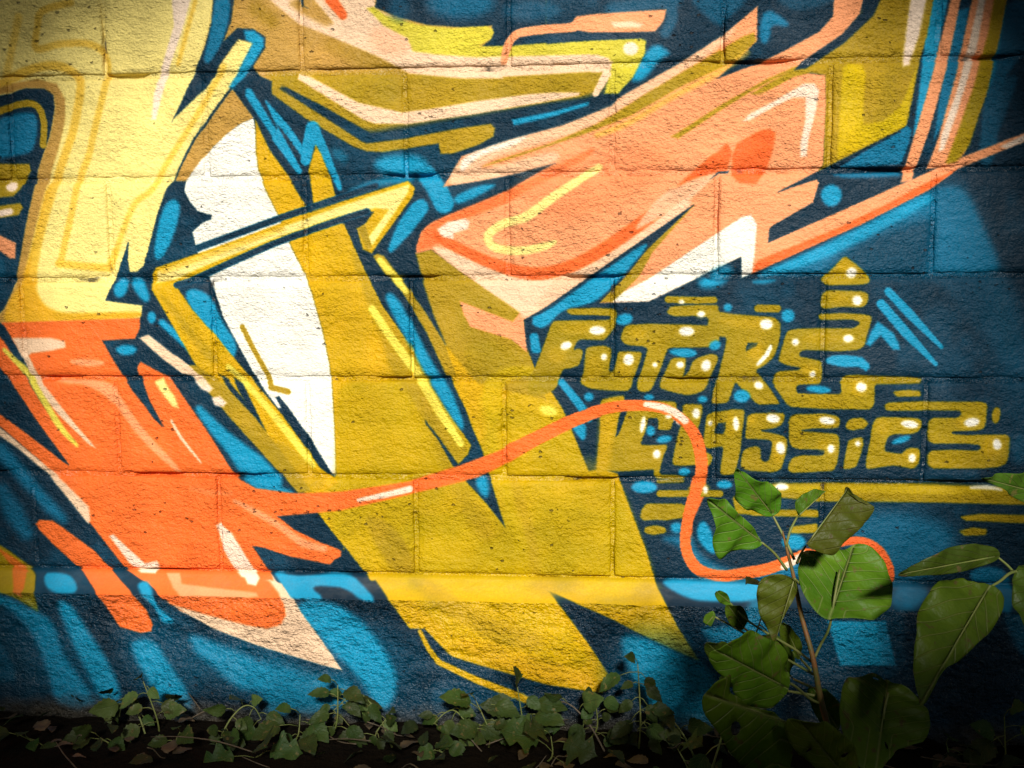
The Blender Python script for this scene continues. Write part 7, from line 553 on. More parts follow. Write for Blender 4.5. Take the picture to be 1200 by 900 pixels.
[0,23,3.6,1,[828,1390.2,840.4,1380.6,852.8,1370.9,875.4,1369.5,898,1368.1,920.6,1366.7,943.2,1365.3,965.8,1363.9,988.3,1362.6,1010.8,1361.2,1033.3,1359.8,1048.6,1364.2,1063.9,1368.6,1075.1,1380.6,1086.2,1392.5,1094.3,1405.2,1100.2,1417.7,1103.1,1441.2,1091.7,1461.4,1077.2,1466.3,1062.6,1471.1,1042,1468,1021.4,1464.8,999,1459.4,976.5,1454,954.1,1448.5,931.6,1443.1,907.6,1436.3,883.6,1429.5,859.6,1422.7,845.7,1406.6]],
[0,13,3.6,1,[841.8,1355.9,854.7,1355.6,867.6,1355.4,878.3,1377.9,903.7,1381.2,929,1384.5,951.3,1386.3,973.4,1388.1,995.5,1389.9,1017.6,1391.6,1039.6,1393.4,1046.3,1400.7,1023.4,1404.9,1000,1404.7,976.5,1404.6,953,1404.5,929.5,1404.3,905.9,1404.2,882.3,1404.1,862.6,1389.5,852.3,1372.8]],
[0,12,3.4,1,[995.6,1330.9,1014.2,1321.4,1026.2,1342.2,1041.2,1363.4,1036.8,1378.6,1018,1375.2,1004.6,1352.8]],
[0,0,5.2,0.5,[840,1414,845,1418,851,1422,857,1427,865,1432,873,1438,882,1445,890,1450,899,1456,908,1462,912,1466,912,1469,908,1471,899,1471,890,1470,881,1467,872,1463,863,1457,855,1450,848,1442,843,1434,839,1424,837,1417,838,1414]]]

def paint(img, shapes, sx):
    H, W, _ = img.shape
    for sh in shapes:
        pts = np.asarray(sh[2], float)
        if sh[0] == 'P':
            soft = max(sh[3]*sx, .7); a = sh[4]; pad = soft + 2
        else:
            rad = np.asarray(sh[3], float)*1.0; soft = max(sh[4]*sx, .7); a = sh[5]; pad = rad.max() + soft + 2
        x0 = max(int(pts[:, 0].min() - pad), 0); x1 = min(int(pts[:, 0].max() + pad) + 2, W)
        y0 = max(int(pts[:, 1].min() - pad), 0); y1 = min(int(pts[:, 1].max() + pad) + 2, H)
        if x1 <= x0 or y1 <= y0: continue
        X = np.arange(x0, x1) + .5; Y = np.arange(y0, y1) + .5
        sd = np.full((y1 - y0, x1 - x0), 1e4, np.float32)
        n = len(pts)
        if sh[0] == 'P':
            ins = np.zeros(sd.shape, bool)
            for i in range(n):
                (ax, ay), (bx, by) = pts[i], pts[(i + 1) % n]
                lo, hi = min(ay, by), max(ay, by)
                r0 = np.searchsorted(Y, lo); r1 = np.searchsorted(Y, hi)
                if r1 > r0:
                    xi = ax + (Y[r0:r1] - ay)*(bx - ax)/(by - ay)
                    ins[r0:r1] ^= X[None, :] < xi[:, None]
        segs = range(n) if sh[0] == 'P' else range(max(n - 1, 1))
        for i in segs:
            j = (i + 1) % n
            (ax, ay), (bx, by) = pts[i], pts[j]
            m = pad + 1
            c0 = np.searchsorted(X, min(ax, bx) - m); c1 = np.searchsorted(X, max(ax, bx) + m)
            r0 = np.searchsorted(Y, min(ay, by) - m); r1 = np.searchsorted(Y, max(ay, by) + m)
            if c1 <= c0 or r1 <= r0: continue
            dx, dy = bx - ax, by - ay; L = dx*dx + dy*dy + 1e-9
            px = X[None, c0:c1] - ax; py = Y[r0:r1, None] - ay
            t = np.clip((px*dx + py*dy)/L, 0, 1)
            d = np.sqrt((px - t*dx)**2 + (py - t*dy)**2)
            if sh[0] == 'S': d = d - (rad[i] + (rad[j] - rad[i])*t)
            sub = sd[r0:r1, c0:c1]; np.minimum(sub, d, out=sub)
        if sh[0] == 'P': sd = np.where(ins, -sd, sd)
        cov = np.clip(.5 - sd/(2*soft), 0, 1); cov = cov*cov*(3 - 2*cov)*a
        reg = img[y0:y1, x0:x1]
        reg += cov[..., None]*(np.asarray(sh[1], np.float32) - reg)

def paint_image():
    img = np.empty((TH, TW, 3), np.float32); img[:] = (4, 43, 63)
    shapes = []
    for s in STROKES:
        q = np.array(s[4], float).reshape(-1, 2)
        if s[0] == 0: shapes.append(('P', COLS[s[1]], q, s[2], s[3]))
        else: shapes.append(('S', COLS[s[1]], q, s[5], s[2], s[3]))
    paint(img, shapes, 1.0)
    rs = np.random.RandomState(4)
    def field(cell):                                        # smooth random field, 0..1
        gh, gw = TH//cell + 3, TW//cell + 3; g = rs.rand(gh, gw).astype(np.float32)
        y = np.arange(TH)/cell; x = np.arange(TW)/cell; yi = y.astype(int); xi = x.astype(int)
        fy = (y - yi)[:, None]; fx = (x - xi)[None, :]; fy = fy*fy*(3 - 2*fy); fx = fx*fx*(3 - 2*fx)
        a = g[yi][:, xi]; b = g[yi][:, xi + 1]; c = g[yi + 1][:, xi]; d = g[yi + 1][:, xi + 1]
        return (a*(1 - fx) + b*fx)*(1 - fy) + (c*(1 - fx) + d*fx)*fy
    n1 = .5*field(170) + .3*field(60) + .2*field(24); n1 = np.clip((n1 - .3)/.4, 0, 1)
    navy = np.clip(1 - np.abs(img - np.array((4, 43, 63), np.float32)).max(-1)/26, 0, 1)
    img += (navy*np.clip(n1*1.5 - .75, 0, 1)*.55)[..., None]*(np.array((6, 86, 118), np.float32) - img)   # cyan overspray drifting over the navy
    n2 = .5*field(110) + .5*field(38); n2 = np.clip((n2 - .3)/.4, 0, 1)
    warm = np.clip((img[..., 0] - img[..., 2] - 90)/60, 0, 1)*np.clip((222 - img[..., 1])/30, 0, 1)*np.clip((85 - img[..., 0] + img[..., 1])/20, 0, 1)*np.clip((img[..., 1] - 120)/30, 0, 1)
    img *= 1 - (warm*n2)[..., None]*np.array((.07, .045, .04), np.float32)                                  # greenish unevenness of the gold
    im = bpy.data.images.new('mural_paint', TW, TH, alpha=False)
    px = np.ones((TH, TW, 4), np.float32); px[..., :3] = np.clip(img[::-1]/255, 0, 1)
    im.pixels.foreach_set(px.ravel()); im.update(); im.pack()
    return im
MURAL = paint_image()
ZT, ZB, PR = 0.3048, 0.2635, 0.034
SL = math.hypot(PR, ZT - ZB)
def uv_of(x, s): return ((x - TX0)/TMM/TW, 1 - (s - TS0)/TMM/TH)

def paint_material(name, kind):
    m = Mat(name)
    geo = m.node('ShaderNodeNewGeometry').outputs['Position']; uv = m.node('ShaderNodeTexCoord').outputs['UV']
    # ragged spray edges: the paint wanders a little over the rough block
    nz = m.node('ShaderNodeTexNoise'); nz.inputs['Scale'].default_value = 230; nz.inputs['Detail'].default_value = 3; m.link(geo, nz.inputs['Vector'])
    sub = m.node('ShaderNodeVectorMath', operation='SUBTRACT'); m.link(nz.outputs['Color'], sub.inputs[0]); sub.inputs[1].default_value = (.5, .5, .5)
    scl = m.node('ShaderNodeVectorMath', operation='SCALE'); m.link(sub.outputs[0], scl.inputs[0]); scl.inputs['Scale'].default_value = .0016 if kind != 'ledge' else .0006
    add = m.node('ShaderNodeVectorMath', operation='ADD'); m.link(uv, add.inputs[0]); m.link(scl.outputs[0], add.inputs[1])
    tex = m.node('ShaderNodeTexImage', image=MURAL, extension='EXTEND', interpolation='Cubic'); m.link(add.outputs[0], tex.inputs[0])
    base = m.mix(1, tex.outputs[0], (.84, .84, .84), 'MULTIPLY')
    # uneven paint film
    v1 = m.ramp(m.noise(9, 5, geo), [(.3, .86), (.7, 1.06)])
    base = m.mix(1, base, v1, 'MULTIPLY')
    v2 = m.ramp(m.noise(260, 3, geo), [(.25, .84), (.75, 1.1)])
    base = m.mix(1, base, v2, 'MULTIPLY')
    mp = m.node('ShaderNodeMapping'); mp.inputs['Scale'].default_value = (.85, 1, 1.2); m.link(geo, mp.inputs[0]); geo = mp.outputs[0]
    big = m.noise(88, 3, geo, .62); fine = m.noise(250, 2, geo, .6); lump = m.noise(28 if kind != 'found' else 40, 2, geo)
    if kind == 'ledge':
        h = m.math('ADD', m.math('MULTIPLY', lump, 1.0), m.math('MULTIPLY', fine, .12)); nrm = m.bump(h, .004, .5); m.p.inputs['Roughness'].default_value = .55
    else:
        vo = m.node('ShaderNodeTexVoronoi', feature='F1'); vo.inputs['Scale'].default_value = 105; m.link(geo, vo.inputs['Vector'])
        sep = m.node('ShaderNodeSeparateColor'); m.link(vo.outputs['Color'], sep.inputs[0])
        patch = m.ramp(m.noise(5, 3, geo), [(.5, 0.), (.75, .30)])
        sel = m.math('LESS_THAN', sep.outputs[0], m.math('ADD', patch, .012))
        rad = m.math('MULTIPLY_ADD', sep.outputs[1], .34, .08)
        wob = m.math('ADD', vo.outputs['Distance'], m.math('MULTIPLY_ADD', fine, .9, -.40))
        pit = m.math('MULTIPLY', m.math('SUBTRACT', 1., m.math('SMOOTHSTEP', wob, 0., rad) if False else m.ramp(m.math('DIVIDE', wob, rad), [(.55, 0.), (1., 1.)])), sel)
        h = m.math('ADD', m.math('MULTIPLY', big, 1.0), m.math('ADD', m.math('MULTIPLY', fine, .42), m.math('MULTIPLY', lump, .35 if kind == 'block' else 1.1)))
        amp = m.math('MULTIPLY', m.ramp(m.noise(7, 3, geo), [(.38, .5), (.66, 1.25)]), m.math('MULTIPLY_ADD', m.node('ShaderNodeObjectInfo').outputs['Random'], .6, .7)); h = m.math('MULTIPLY', h, amp)
        h = m.math('SUBTRACT', h, m.math('MULTIPLY', pit, .75))
        nrm = m.bump(h, .0082 if kind in ('block', 'mortar') else .0115, 1.)
        base = m.mix(m.math('MULTIPLY', pit, .6), base, (.035, .026, .02))
        rg = m.ramp(fine, [(.3, .62), (.7, .42)]) if kind == 'block' else m.ramp(fine, [(.3, .40), (.7, .22)])
        m.link(rg, m.p.inputs['Roughness'])
    sz = m.node('ShaderNodeSeparateXYZ'); m.link(m.node('ShaderNodeNewGeometry').outputs['Position'], sz.inputs[0])
    if kind == 'mortar':    # bare, unpainted stretches of joint
        base = m.mix(m.ramp(m.noise(13, 4, geo), [(.62, 0.), (.68, .85)]), base, (.022, .017, .013))
    if kind == 'found':     # soil splash, algae and bare patches near the ground
        zz = m.math('MULTIPLY_ADD', m.noise(11, 5, geo), .10, m.math('MULTIPLY', sz.outputs[2], -1.))
        dirt = m.ramp(zz, [(.0, 0.), (.05, .9)]); base = m.mix(dirt, base, m.mix(m.noise(30, 3, geo), (.012, .012, .008), (.075, .062, .04)))
    if kind == 'ledge':     # dust lying on the slope
        dust = m.ramp(m.noise(16, 6, geo, .7), [(.5, .0), (.8, .10)]); base = m.mix(dust, base, (.28, .25, .2))
    m.link(base, m.p.inputs['Base Color']); m.link(nrm, m.p.inputs['Normal'])
    m.p.inputs['Specular IOR Level'].default_value = .2 if kind == 'block' else .34
    return m.m
M_BLOCK, M_MORTAR, M_LEDGE, M_FOUND = paint_material('painted_block', 'block'), paint_material('painted_mortar', 'mortar'), paint_material('painted_ledge', 'ledge'), paint_material('painted_foundation', 'found')

# ------------------------------------------------------------------ ground
def soil_material():
    m = Mat('dark_soil'); geo = m.node('ShaderNodeNewGeometry').outputs['Position']
    c = m.mix(m.noise(22, 6, geo), (.004, .003, .002), (.013, .0095, .006)); m.link(c, m.p.inputs['Base Color'])
    m.link(m.bump(m.noise(90, 6, geo), .02, .8), m.p.inputs['Normal']); m.p.inputs['Roughness'].default_value = 1; m.p.inputs['Specular IOR Level'].default_value = .05
    return m.m
M_SOIL = soil_material()
def ground():
    xs = np.unique(np.concatenate([np.linspace(-60, -2, 12), np.arange(-2, 4.2, .04), np.linspace(4.3, 60, 12)])); ys = np.unique(np.concatenate([np.linspace(-60, -1.3, 10), np.arange(-1.2, .3, .03), np.linspace(.4, 30, 6)]))
    V = []; n = len(xs)
    for y in ys:
        for x in xs:
            near = 1 if (-2.1 < x < 4.2 and -1.3 < y < .1) else 0
            V.append((x, y, near*(.018*noise.noise((x*7, y*7, 1)) + .012*noise.noise((x*22, y*22, 3)))))
    Fc = [(j*n + i, j*n + i + 1, (j + 1)*n + i + 1, (j + 1)*n + i) for j in range(len(ys) - 1) for i in range(n - 1)]
    return tag(mesh_obj('ground', V, Fc, M_SOIL), kind='structure')
ground()

# ------------------------------------------------------------------ the block wall
wall = empty('block_wall', (1, .1, 0), 'concrete block wall covered in a blue, gold, orange and yellow graffiti mural', 'wall')
WX0, WX1 = -1.7, 4.0
ZL = [1.3188, 1.1142, 0.9137, 0.7114, 0.5095, 0.3048]
VJ = {0: [(1, 0.2061), (3, 0.6076), (5, 1.017), (7, 1.4273)], 1: [(0, 0.0019), (2, 0.4072), (4, 0.8118), (6, 1.2173), (8, 1.6306)], 2: [(1, 0.1995), (3, 0.6048), (5, 1.0126), (7, 1.4202), (9, 1.8273)], 3: [(2, 0.4094), (4, 0.8177), (6, 1.2201), (8, 1.628)], 4: [(1, 0.1959), (3, 0.6008), (5, 1.0038), (7, 1.4213), (9, 1.827)], 5: [(0, 0.0044), (2, 0.4066), (4, 0.8199), (6, 1.222), (8, 1.6351)]}
PITCH = .2032
def child(o):
    o.parent = wall; o.matrix_parent_inverse = Matrix.Translation((-1, -.1, 0)); return o
rng = random.Random(5)
def block(x0, x1, z0, z1, seed):
    gx, gz = .0034, .0034
    a, b, c, d = x0 + gx, x1 - gx, z0 + gz, z1 - gz
    nx = max(6, int((b - a)/.02)); nz_ = max(5, int((d - c)/.02))
    xs = [a, a + .002, a + .006, *np.linspace(a + .016, b - .016, nx), b - .006, b - .002, b]
    zs = [c, c + .002, c + .005, *np.linspace(c + .014, d - .014, nz_), d - .005, d - .002, d]
    cx, cz = (x0 + x1)/2, (z0 + z1)/2
    r = random.Random(seed); dy = r.uniform(-.0016, .0016); rx, rz = r.uniform(-.006, .006), r.uniform(-.004, .004)
    V, UV, Fc = [], [], []
    def prof(x, z):
        ex, ez = min(x - a, b - x), min(z - c, d - z)
        f = lambda e, q: q if e < .001 else q*.38 if e < .004 else q*.08 if e < .01 else 0
        return max(f(ex, .0065), f(ez, .0115))
    for z in zs:
        for x in xs:
            e = min(x - a, b - x, z - c, d - z); X, Z = x, z
            y = prof(x, z) + dy + (x - cx)*rz + (z - cz)*rx + .0013*noise.noise((x*14, z*14, seed*.1)) + .0009*noise.noise((x*60, z*60, seed))
            if e < .008:
                k = .0020; X += k*noise.noise((x*55, z*55, seed + 9)); Z += k*noise.noise((x*55, z*55, seed + 19))
                y += .0065*max(0, noise.noise((x*30, z*30, seed + 3)) - .12)
            V.append((X - cx, y, Z - cz)); UV.append(uv_of(X, ZT - Z))
    W = len(xs); H = len(zs)
    for j in range(H - 1):
        for i in range(W - 1): Fc.append((j*W + i, j*W + i + 1, (j + 1)*W + i + 1, (j + 1)*W + i))
    rim = [i for i in range(W)] + [j*W + W - 1 for j in range(1, H)] + [(H - 1)*W + i for i in range(W - 2, -1, -1)] + [j*W for j in range(H - 2, 0, -1)]
    k0 = len(V)
    for i in rim: V.append((V[i][0], .09, V[i][2])); UV.append(UV[i])
    for q in range(len(rim)):
        w = (q + 1) % len(rim); Fc.append((rim[w], rim[q], k0 + q, k0 + w))
    child(mesh_obj('block', V, Fc, M_BLOCK, None, UV, True, (cx, 0, cz)))
rows = list(range(-6, 6)); seed = 1
for r in rows:
    z0 = ZL[r] if r >= 0 else ZL[0] - r*PITCH
    z1 = ZL[r - 1] if r >= 1 else ZL[0] - (r - 1)*PITCH
    J = dict(VJ.get(r, [])); par = 1 if r % 2 == 0 else 0
    rr = random.Random(r + 50)
    xs = sorted(J.get(i, i*PITCH + rr.uniform(-.004, .004)) for i in range(-9 + (par == 0), 21, 2))
    for a, b in zip(xs, xs[1:]):
        if b > WX0 + .1 and a < WX1 - .1: block(a, b, z0, z1, seed)
        seed += 1
ZTOP = ZL[0] + 7*PITCH
# mortar: a recessed, painted bed seen in the joints
V, UV = [], []; xs = np.arange(WX0, WX1 + .001, .02); zs = np.arange(ZT - .004, ZTOP - .01, .02)
for z in zs:
    for x in xs: V.append((x, .0058 + .012*min(1, max(0, (noise.noise((x*5.5, z*5.5, 14)) - .22)*6)) + .0024*noise.noise((x*22, z*22, 4)) + .0012*noise.noise((x*110, z*110, 8)), z)); UV.append(uv_of(x, ZT - z))
n = len(xs); Fc = [(j*n + i, j*n + i + 1, (j + 1)*n + i + 1, (j + 1)*n + i) for j in range(len(zs) - 1) for i in range(n - 1)]
child(mesh_obj('mortar_joints', V, Fc, M_MORTAR, None, UV))
# ledge: smooth sloping band
def zb_at(x): return ZB + .0024*noise.noise((x*9, 3, 1)) + .0026*noise.noise((x*34, 5, 2))
V, UV = [], []; xs = np.arange(WX0, WX1 + .001, .012); prof_t = [(-.02, .012), (0, 0), (.15, .15), (.5, .5), (.85, .85), (1, 1)]
for k, (ty, tz) in enumerate(prof_t):
    for x in xs:
        t = max(ty, 0); wv = .0016*noise.noise((x*6, k*.8, 2))*(0 < t < 1)
        z = ZT + (zb_at(x) - ZT)*t + (.0 if k else 0); y = -PR*t - wv if k else .012
        if t == 1: y = -PR - .0035
        V.append((x, y, z)); UV.append(uv_of(x, SL*t))
n = len(xs); Fc = [((j + 1)*n + i, (j + 1)*n + i + 1, j*n + i + 1, j*n + i) for j in range(len(prof_t) - 1) for i in range(n - 1)]
child(mesh_obj('ledge', V, Fc, M_LEDGE, None, UV))
# foundation: lumpy painted render down into the soil
V, UV = [], []; zs = np.concatenate([[0, .003, .007], np.arange(.013, ZB + .06, .008)])
for k, dz in enumerate(zs):
    for x in xs:
        z = zb_at(x) - dz
        lum = .009*noise.noise((x*9, z*13, 1)) + .0075*noise.noise((x*22, z*34, 6)) + .0042*noise.noise((x*55, z*70, 11))
        w = min(1, dz/.02); y = -PR - .0035 + (.004 + .5*lum)*w*(1) - .010*max(0, (dz - .12)/.15) - lum*.6*w
        if k == 0: y = -PR - .0035
        V.append((x, y, z)); UV.append(uv_of(x, SL + ZB - z))
Fc = [((j + 1)*n + i, (j + 1)*n + i + 1, j*n + i + 1, j*n + i) for j in range(len(zs) - 1) for i in range(n - 1)]
child(mesh_obj('foundation', V, Fc, M_FOUND, None, UV))
# backing of the wall, so that it has depth
V = [(WX0, y, z) for y, z in ((.03, .0), (.19, .0), (.19, ZTOP), (.03, ZTOP))] + [(WX1, y, z) for y, z in ((.03, .0), (.19, .0), (.19, ZTOP), (.03, ZTOP))]
Fc = [(0, 1, 2, 3), (7, 6, 5, 4), (0, 4, 5, 1), (1, 5, 6, 2), (2, 6, 7, 3), (3, 7, 4, 0)]
mc = Mat('bare_concrete'); mc.p.inputs['Base Color'].default_value = (.3, .29, .27, 1); mc.p.inputs['Roughness'].default_value = .9
mc.link(mc.bump(mc.noise(80, 5, mc.node('ShaderNodeNewGeometry').outputs['Position']), .006, .8), mc.p.inputs['Normal'])
child(mesh_obj('wall_core', V, Fc, mc.m, None, None, False))

# ------------------------------------------------------------------ foliage materials
def leaf_material(name, c1, c2, vein, rough=.42, trans=.25):
    m = Mat(name); tc = m.node('ShaderNodeTexCoord'); geo = m.node('ShaderNodeNewGeometry').outputs['Position']
    sp = m.node('ShaderNodeSeparateXYZ'); m.link(tc.outputs['UV'], sp.inputs[0])
    u = m.math('ABSOLUTE', m.math('SUBTRACT', sp.outputs[0], .5)); v = sp.outputs[1]
    ph = m.math('FRACT', m.math('MULTIPLY', m.math('SUBTRACT', v, m.math('MULTIPLY', u, .9)), 6.5))
    side = m.ramp(m.math('ABSOLUTE', m.math('SUBTRACT', ph, .5)), [(0., 1.), (.07, 0.)])
    mid = m.ramp(u, [(0., 1.), (.02, 0.)])
    vn = m.math('MAXIMUM', m.math('MULTIPLY', side, .7), m.math('MULTIPLY', mid, .9))
    info = m.node('ShaderNodeObjectInfo').outputs['Random']
    c = m.mix(m.ramp(m.noise(26, 5, geo), [(.3, 0.), (.7, 1.)]), c1, c2)
    c = m.mix(m.math('MULTIPLY', m.ramp(m.noise(85, 5, geo), [(.61, 0.), (.66, 1.)]), .75), c, (.15, .11, .035))
    c = m.mix(vn, c, vein)
    hs = m.node('ShaderNodeHueSaturation'); m.link(c, hs.inputs['Color']); m.link(m.math('MULTIPLY_ADD', info, .7, .65), hs.inputs['Value']); m.link(m.math('MULTIPLY_ADD', info, .04, .48), hs.inputs['Hue'])
    m.link(hs.outputs[0], m.p.inputs['Base Color']); m.p.inputs['Roughness'].default_value = rough; m.p.inputs['Specular IOR Level'].default_value = .3
    m.link(m.bump(m.math('ADD', m.math('MULTIPLY', vn, -.6), m.noise(70, 3, geo)), .004, .7), m.p.inputs['Normal'])
    tr = m.node('ShaderNodeBsdfTranslucent'); m.link(hs.outputs[0], tr.inputs[0]); mx = m.node('ShaderNodeMixShader'); mx.inputs[0].default_value = trans
    m.link(m.p.outputs[0], mx.inputs[1]); m.link(tr.outputs[0], mx.inputs[2]); m.link(mx.outputs[0], m.out.inputs[0])
    return m.m
def plain(name, c1, c2, rough=.6, scale=60):
    m = Mat(name); geo = m.node('ShaderNodeNewGeometry').outputs['Position']
    m.link(m.mix(m.ramp(m.noise(scale, 4, geo), [(.35, 0.), (.65, 1.)]), c1, c2), m.p.inputs['Base Color']); m.p.inputs['Roughness'].default_value = rough
    return m.m
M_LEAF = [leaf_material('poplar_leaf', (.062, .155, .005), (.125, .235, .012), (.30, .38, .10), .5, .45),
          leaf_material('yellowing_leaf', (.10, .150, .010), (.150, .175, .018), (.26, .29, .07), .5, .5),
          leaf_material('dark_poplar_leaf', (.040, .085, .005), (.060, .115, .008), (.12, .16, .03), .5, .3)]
M_CREEP = [leaf_material('creeper_leaf', (.020, .048, .007), (.048, .078, .013), (.09, .12, .035), .55),
           leaf_material('pale_creeper_leaf', (.055, .090, .018), (.090, .120, .030), (.13, .17, .06), .5)]
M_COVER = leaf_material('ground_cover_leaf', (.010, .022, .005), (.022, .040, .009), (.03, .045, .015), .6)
M_STEM = plain('young_stem', (.09, .10, .02), (.20, .075, .02)); M_PET = plain('petiole', (.11, .15, .03), (.16, .17, .045))
M_TWIG = plain('dry_twig', (.06, .045, .025), (.12, .09, .055)); M_DEAD = plain('dead_leaf', (.04, .026, .012), (.09, .062, .03))

# ------------------------------------------------------------------ poplar saplings
def leaf_from_outline(P, B, T, cup, mat, parent, origin, worn=True):
    P = [Vector(q) for q in P]; B, T = Vector(B), Vector(T); ax = T - B; L = ax.length
    Q_ = []
    for i, q in enumerate(P):                                   # finer, slightly toothed and torn margin
        n_ = P[(i + 1) % len(P)]
        for t in (0, .5):
            w_ = q.lerp(n_, t); c_ = (B + T)/2; Q_.append(w_ + (w_ - c_)*(.045*noise.noise(w_*70) + (.018 if t else -.012)))
    P = Q_
    cam_dir = (Vector(CAM['loc']) - (B + T)/2).normalized()
    cen = sum(P, Vector())/len(P); side = ax.cross(cam_dir).normalized(); nrm = side.cross(ax).normalized()
    if nrm.dot(cam_dir) < 0: nrm = -nrm
    fr = (0, .3, .65, 1.); V, UV = [], []; m = len(fr); wmax = max(abs((q - B).dot(side)) for q in P)
    for q in P:
        k = max(.03, min(.97, (q - B).dot(ax)/L/L)); foot = B + ax*k; w = (q - B).dot(side)
        for f in fr:
            pt = q + (foot - q)*f; e = (1 - f)*abs(w)
            off = cup*e*(1 - .5*e/max(wmax, .01)) + .05*L*math.sin(k*3.1)*.6 + (1 - f)*.006*math.sin(k*19 + (w > 0)*2)
            V.append(pt + nrm*off - Vector(origin)); UV.append((.5 + .5*(1 - f)*w/max(wmax, .01), k))
    N = len(P); Fc = [(i*m + j, ((i + 1) % N)*m + j, ((i + 1) % N)*m + j + 1, i*m + j + 1) for i in range(N) for j in range(m - 1)]
    rh = random.Random(N*7 + int(L*1e4)); drop = set()
    for _ in range(rh.choice((1, 2, 3)) if worn else 0):
        i = rh.randrange(N); drop.add(i*(m - 1) + rh.choice((0, 0, 1)))
    Fc = [f for k, f in enumerate(Fc) if k not in drop]                 # insect holes and torn rims
    o = mesh_obj('leaf', V, Fc, mat, parent, UV)
    sd = o.modifiers.new('thickness', 'SOLIDIFY'); sd.thickness = .0005
    ss = o.modifiers.new('round', 'SUBSURF'); ss.levels = ss.render_levels = 1
    o.modifiers.move(1, 0)
    mid = [B + ax*k + nrm*(.05*L*math.sin(k*3.1)*.6 + .0004) - Vector(origin) for k in np.linspace(.03, .97, 9)]
    v, f = tube(mid, list(np.linspace(.0011, .0003, 9)), 5); mesh_obj('midrib', v, f, M_PET, o)
    return o
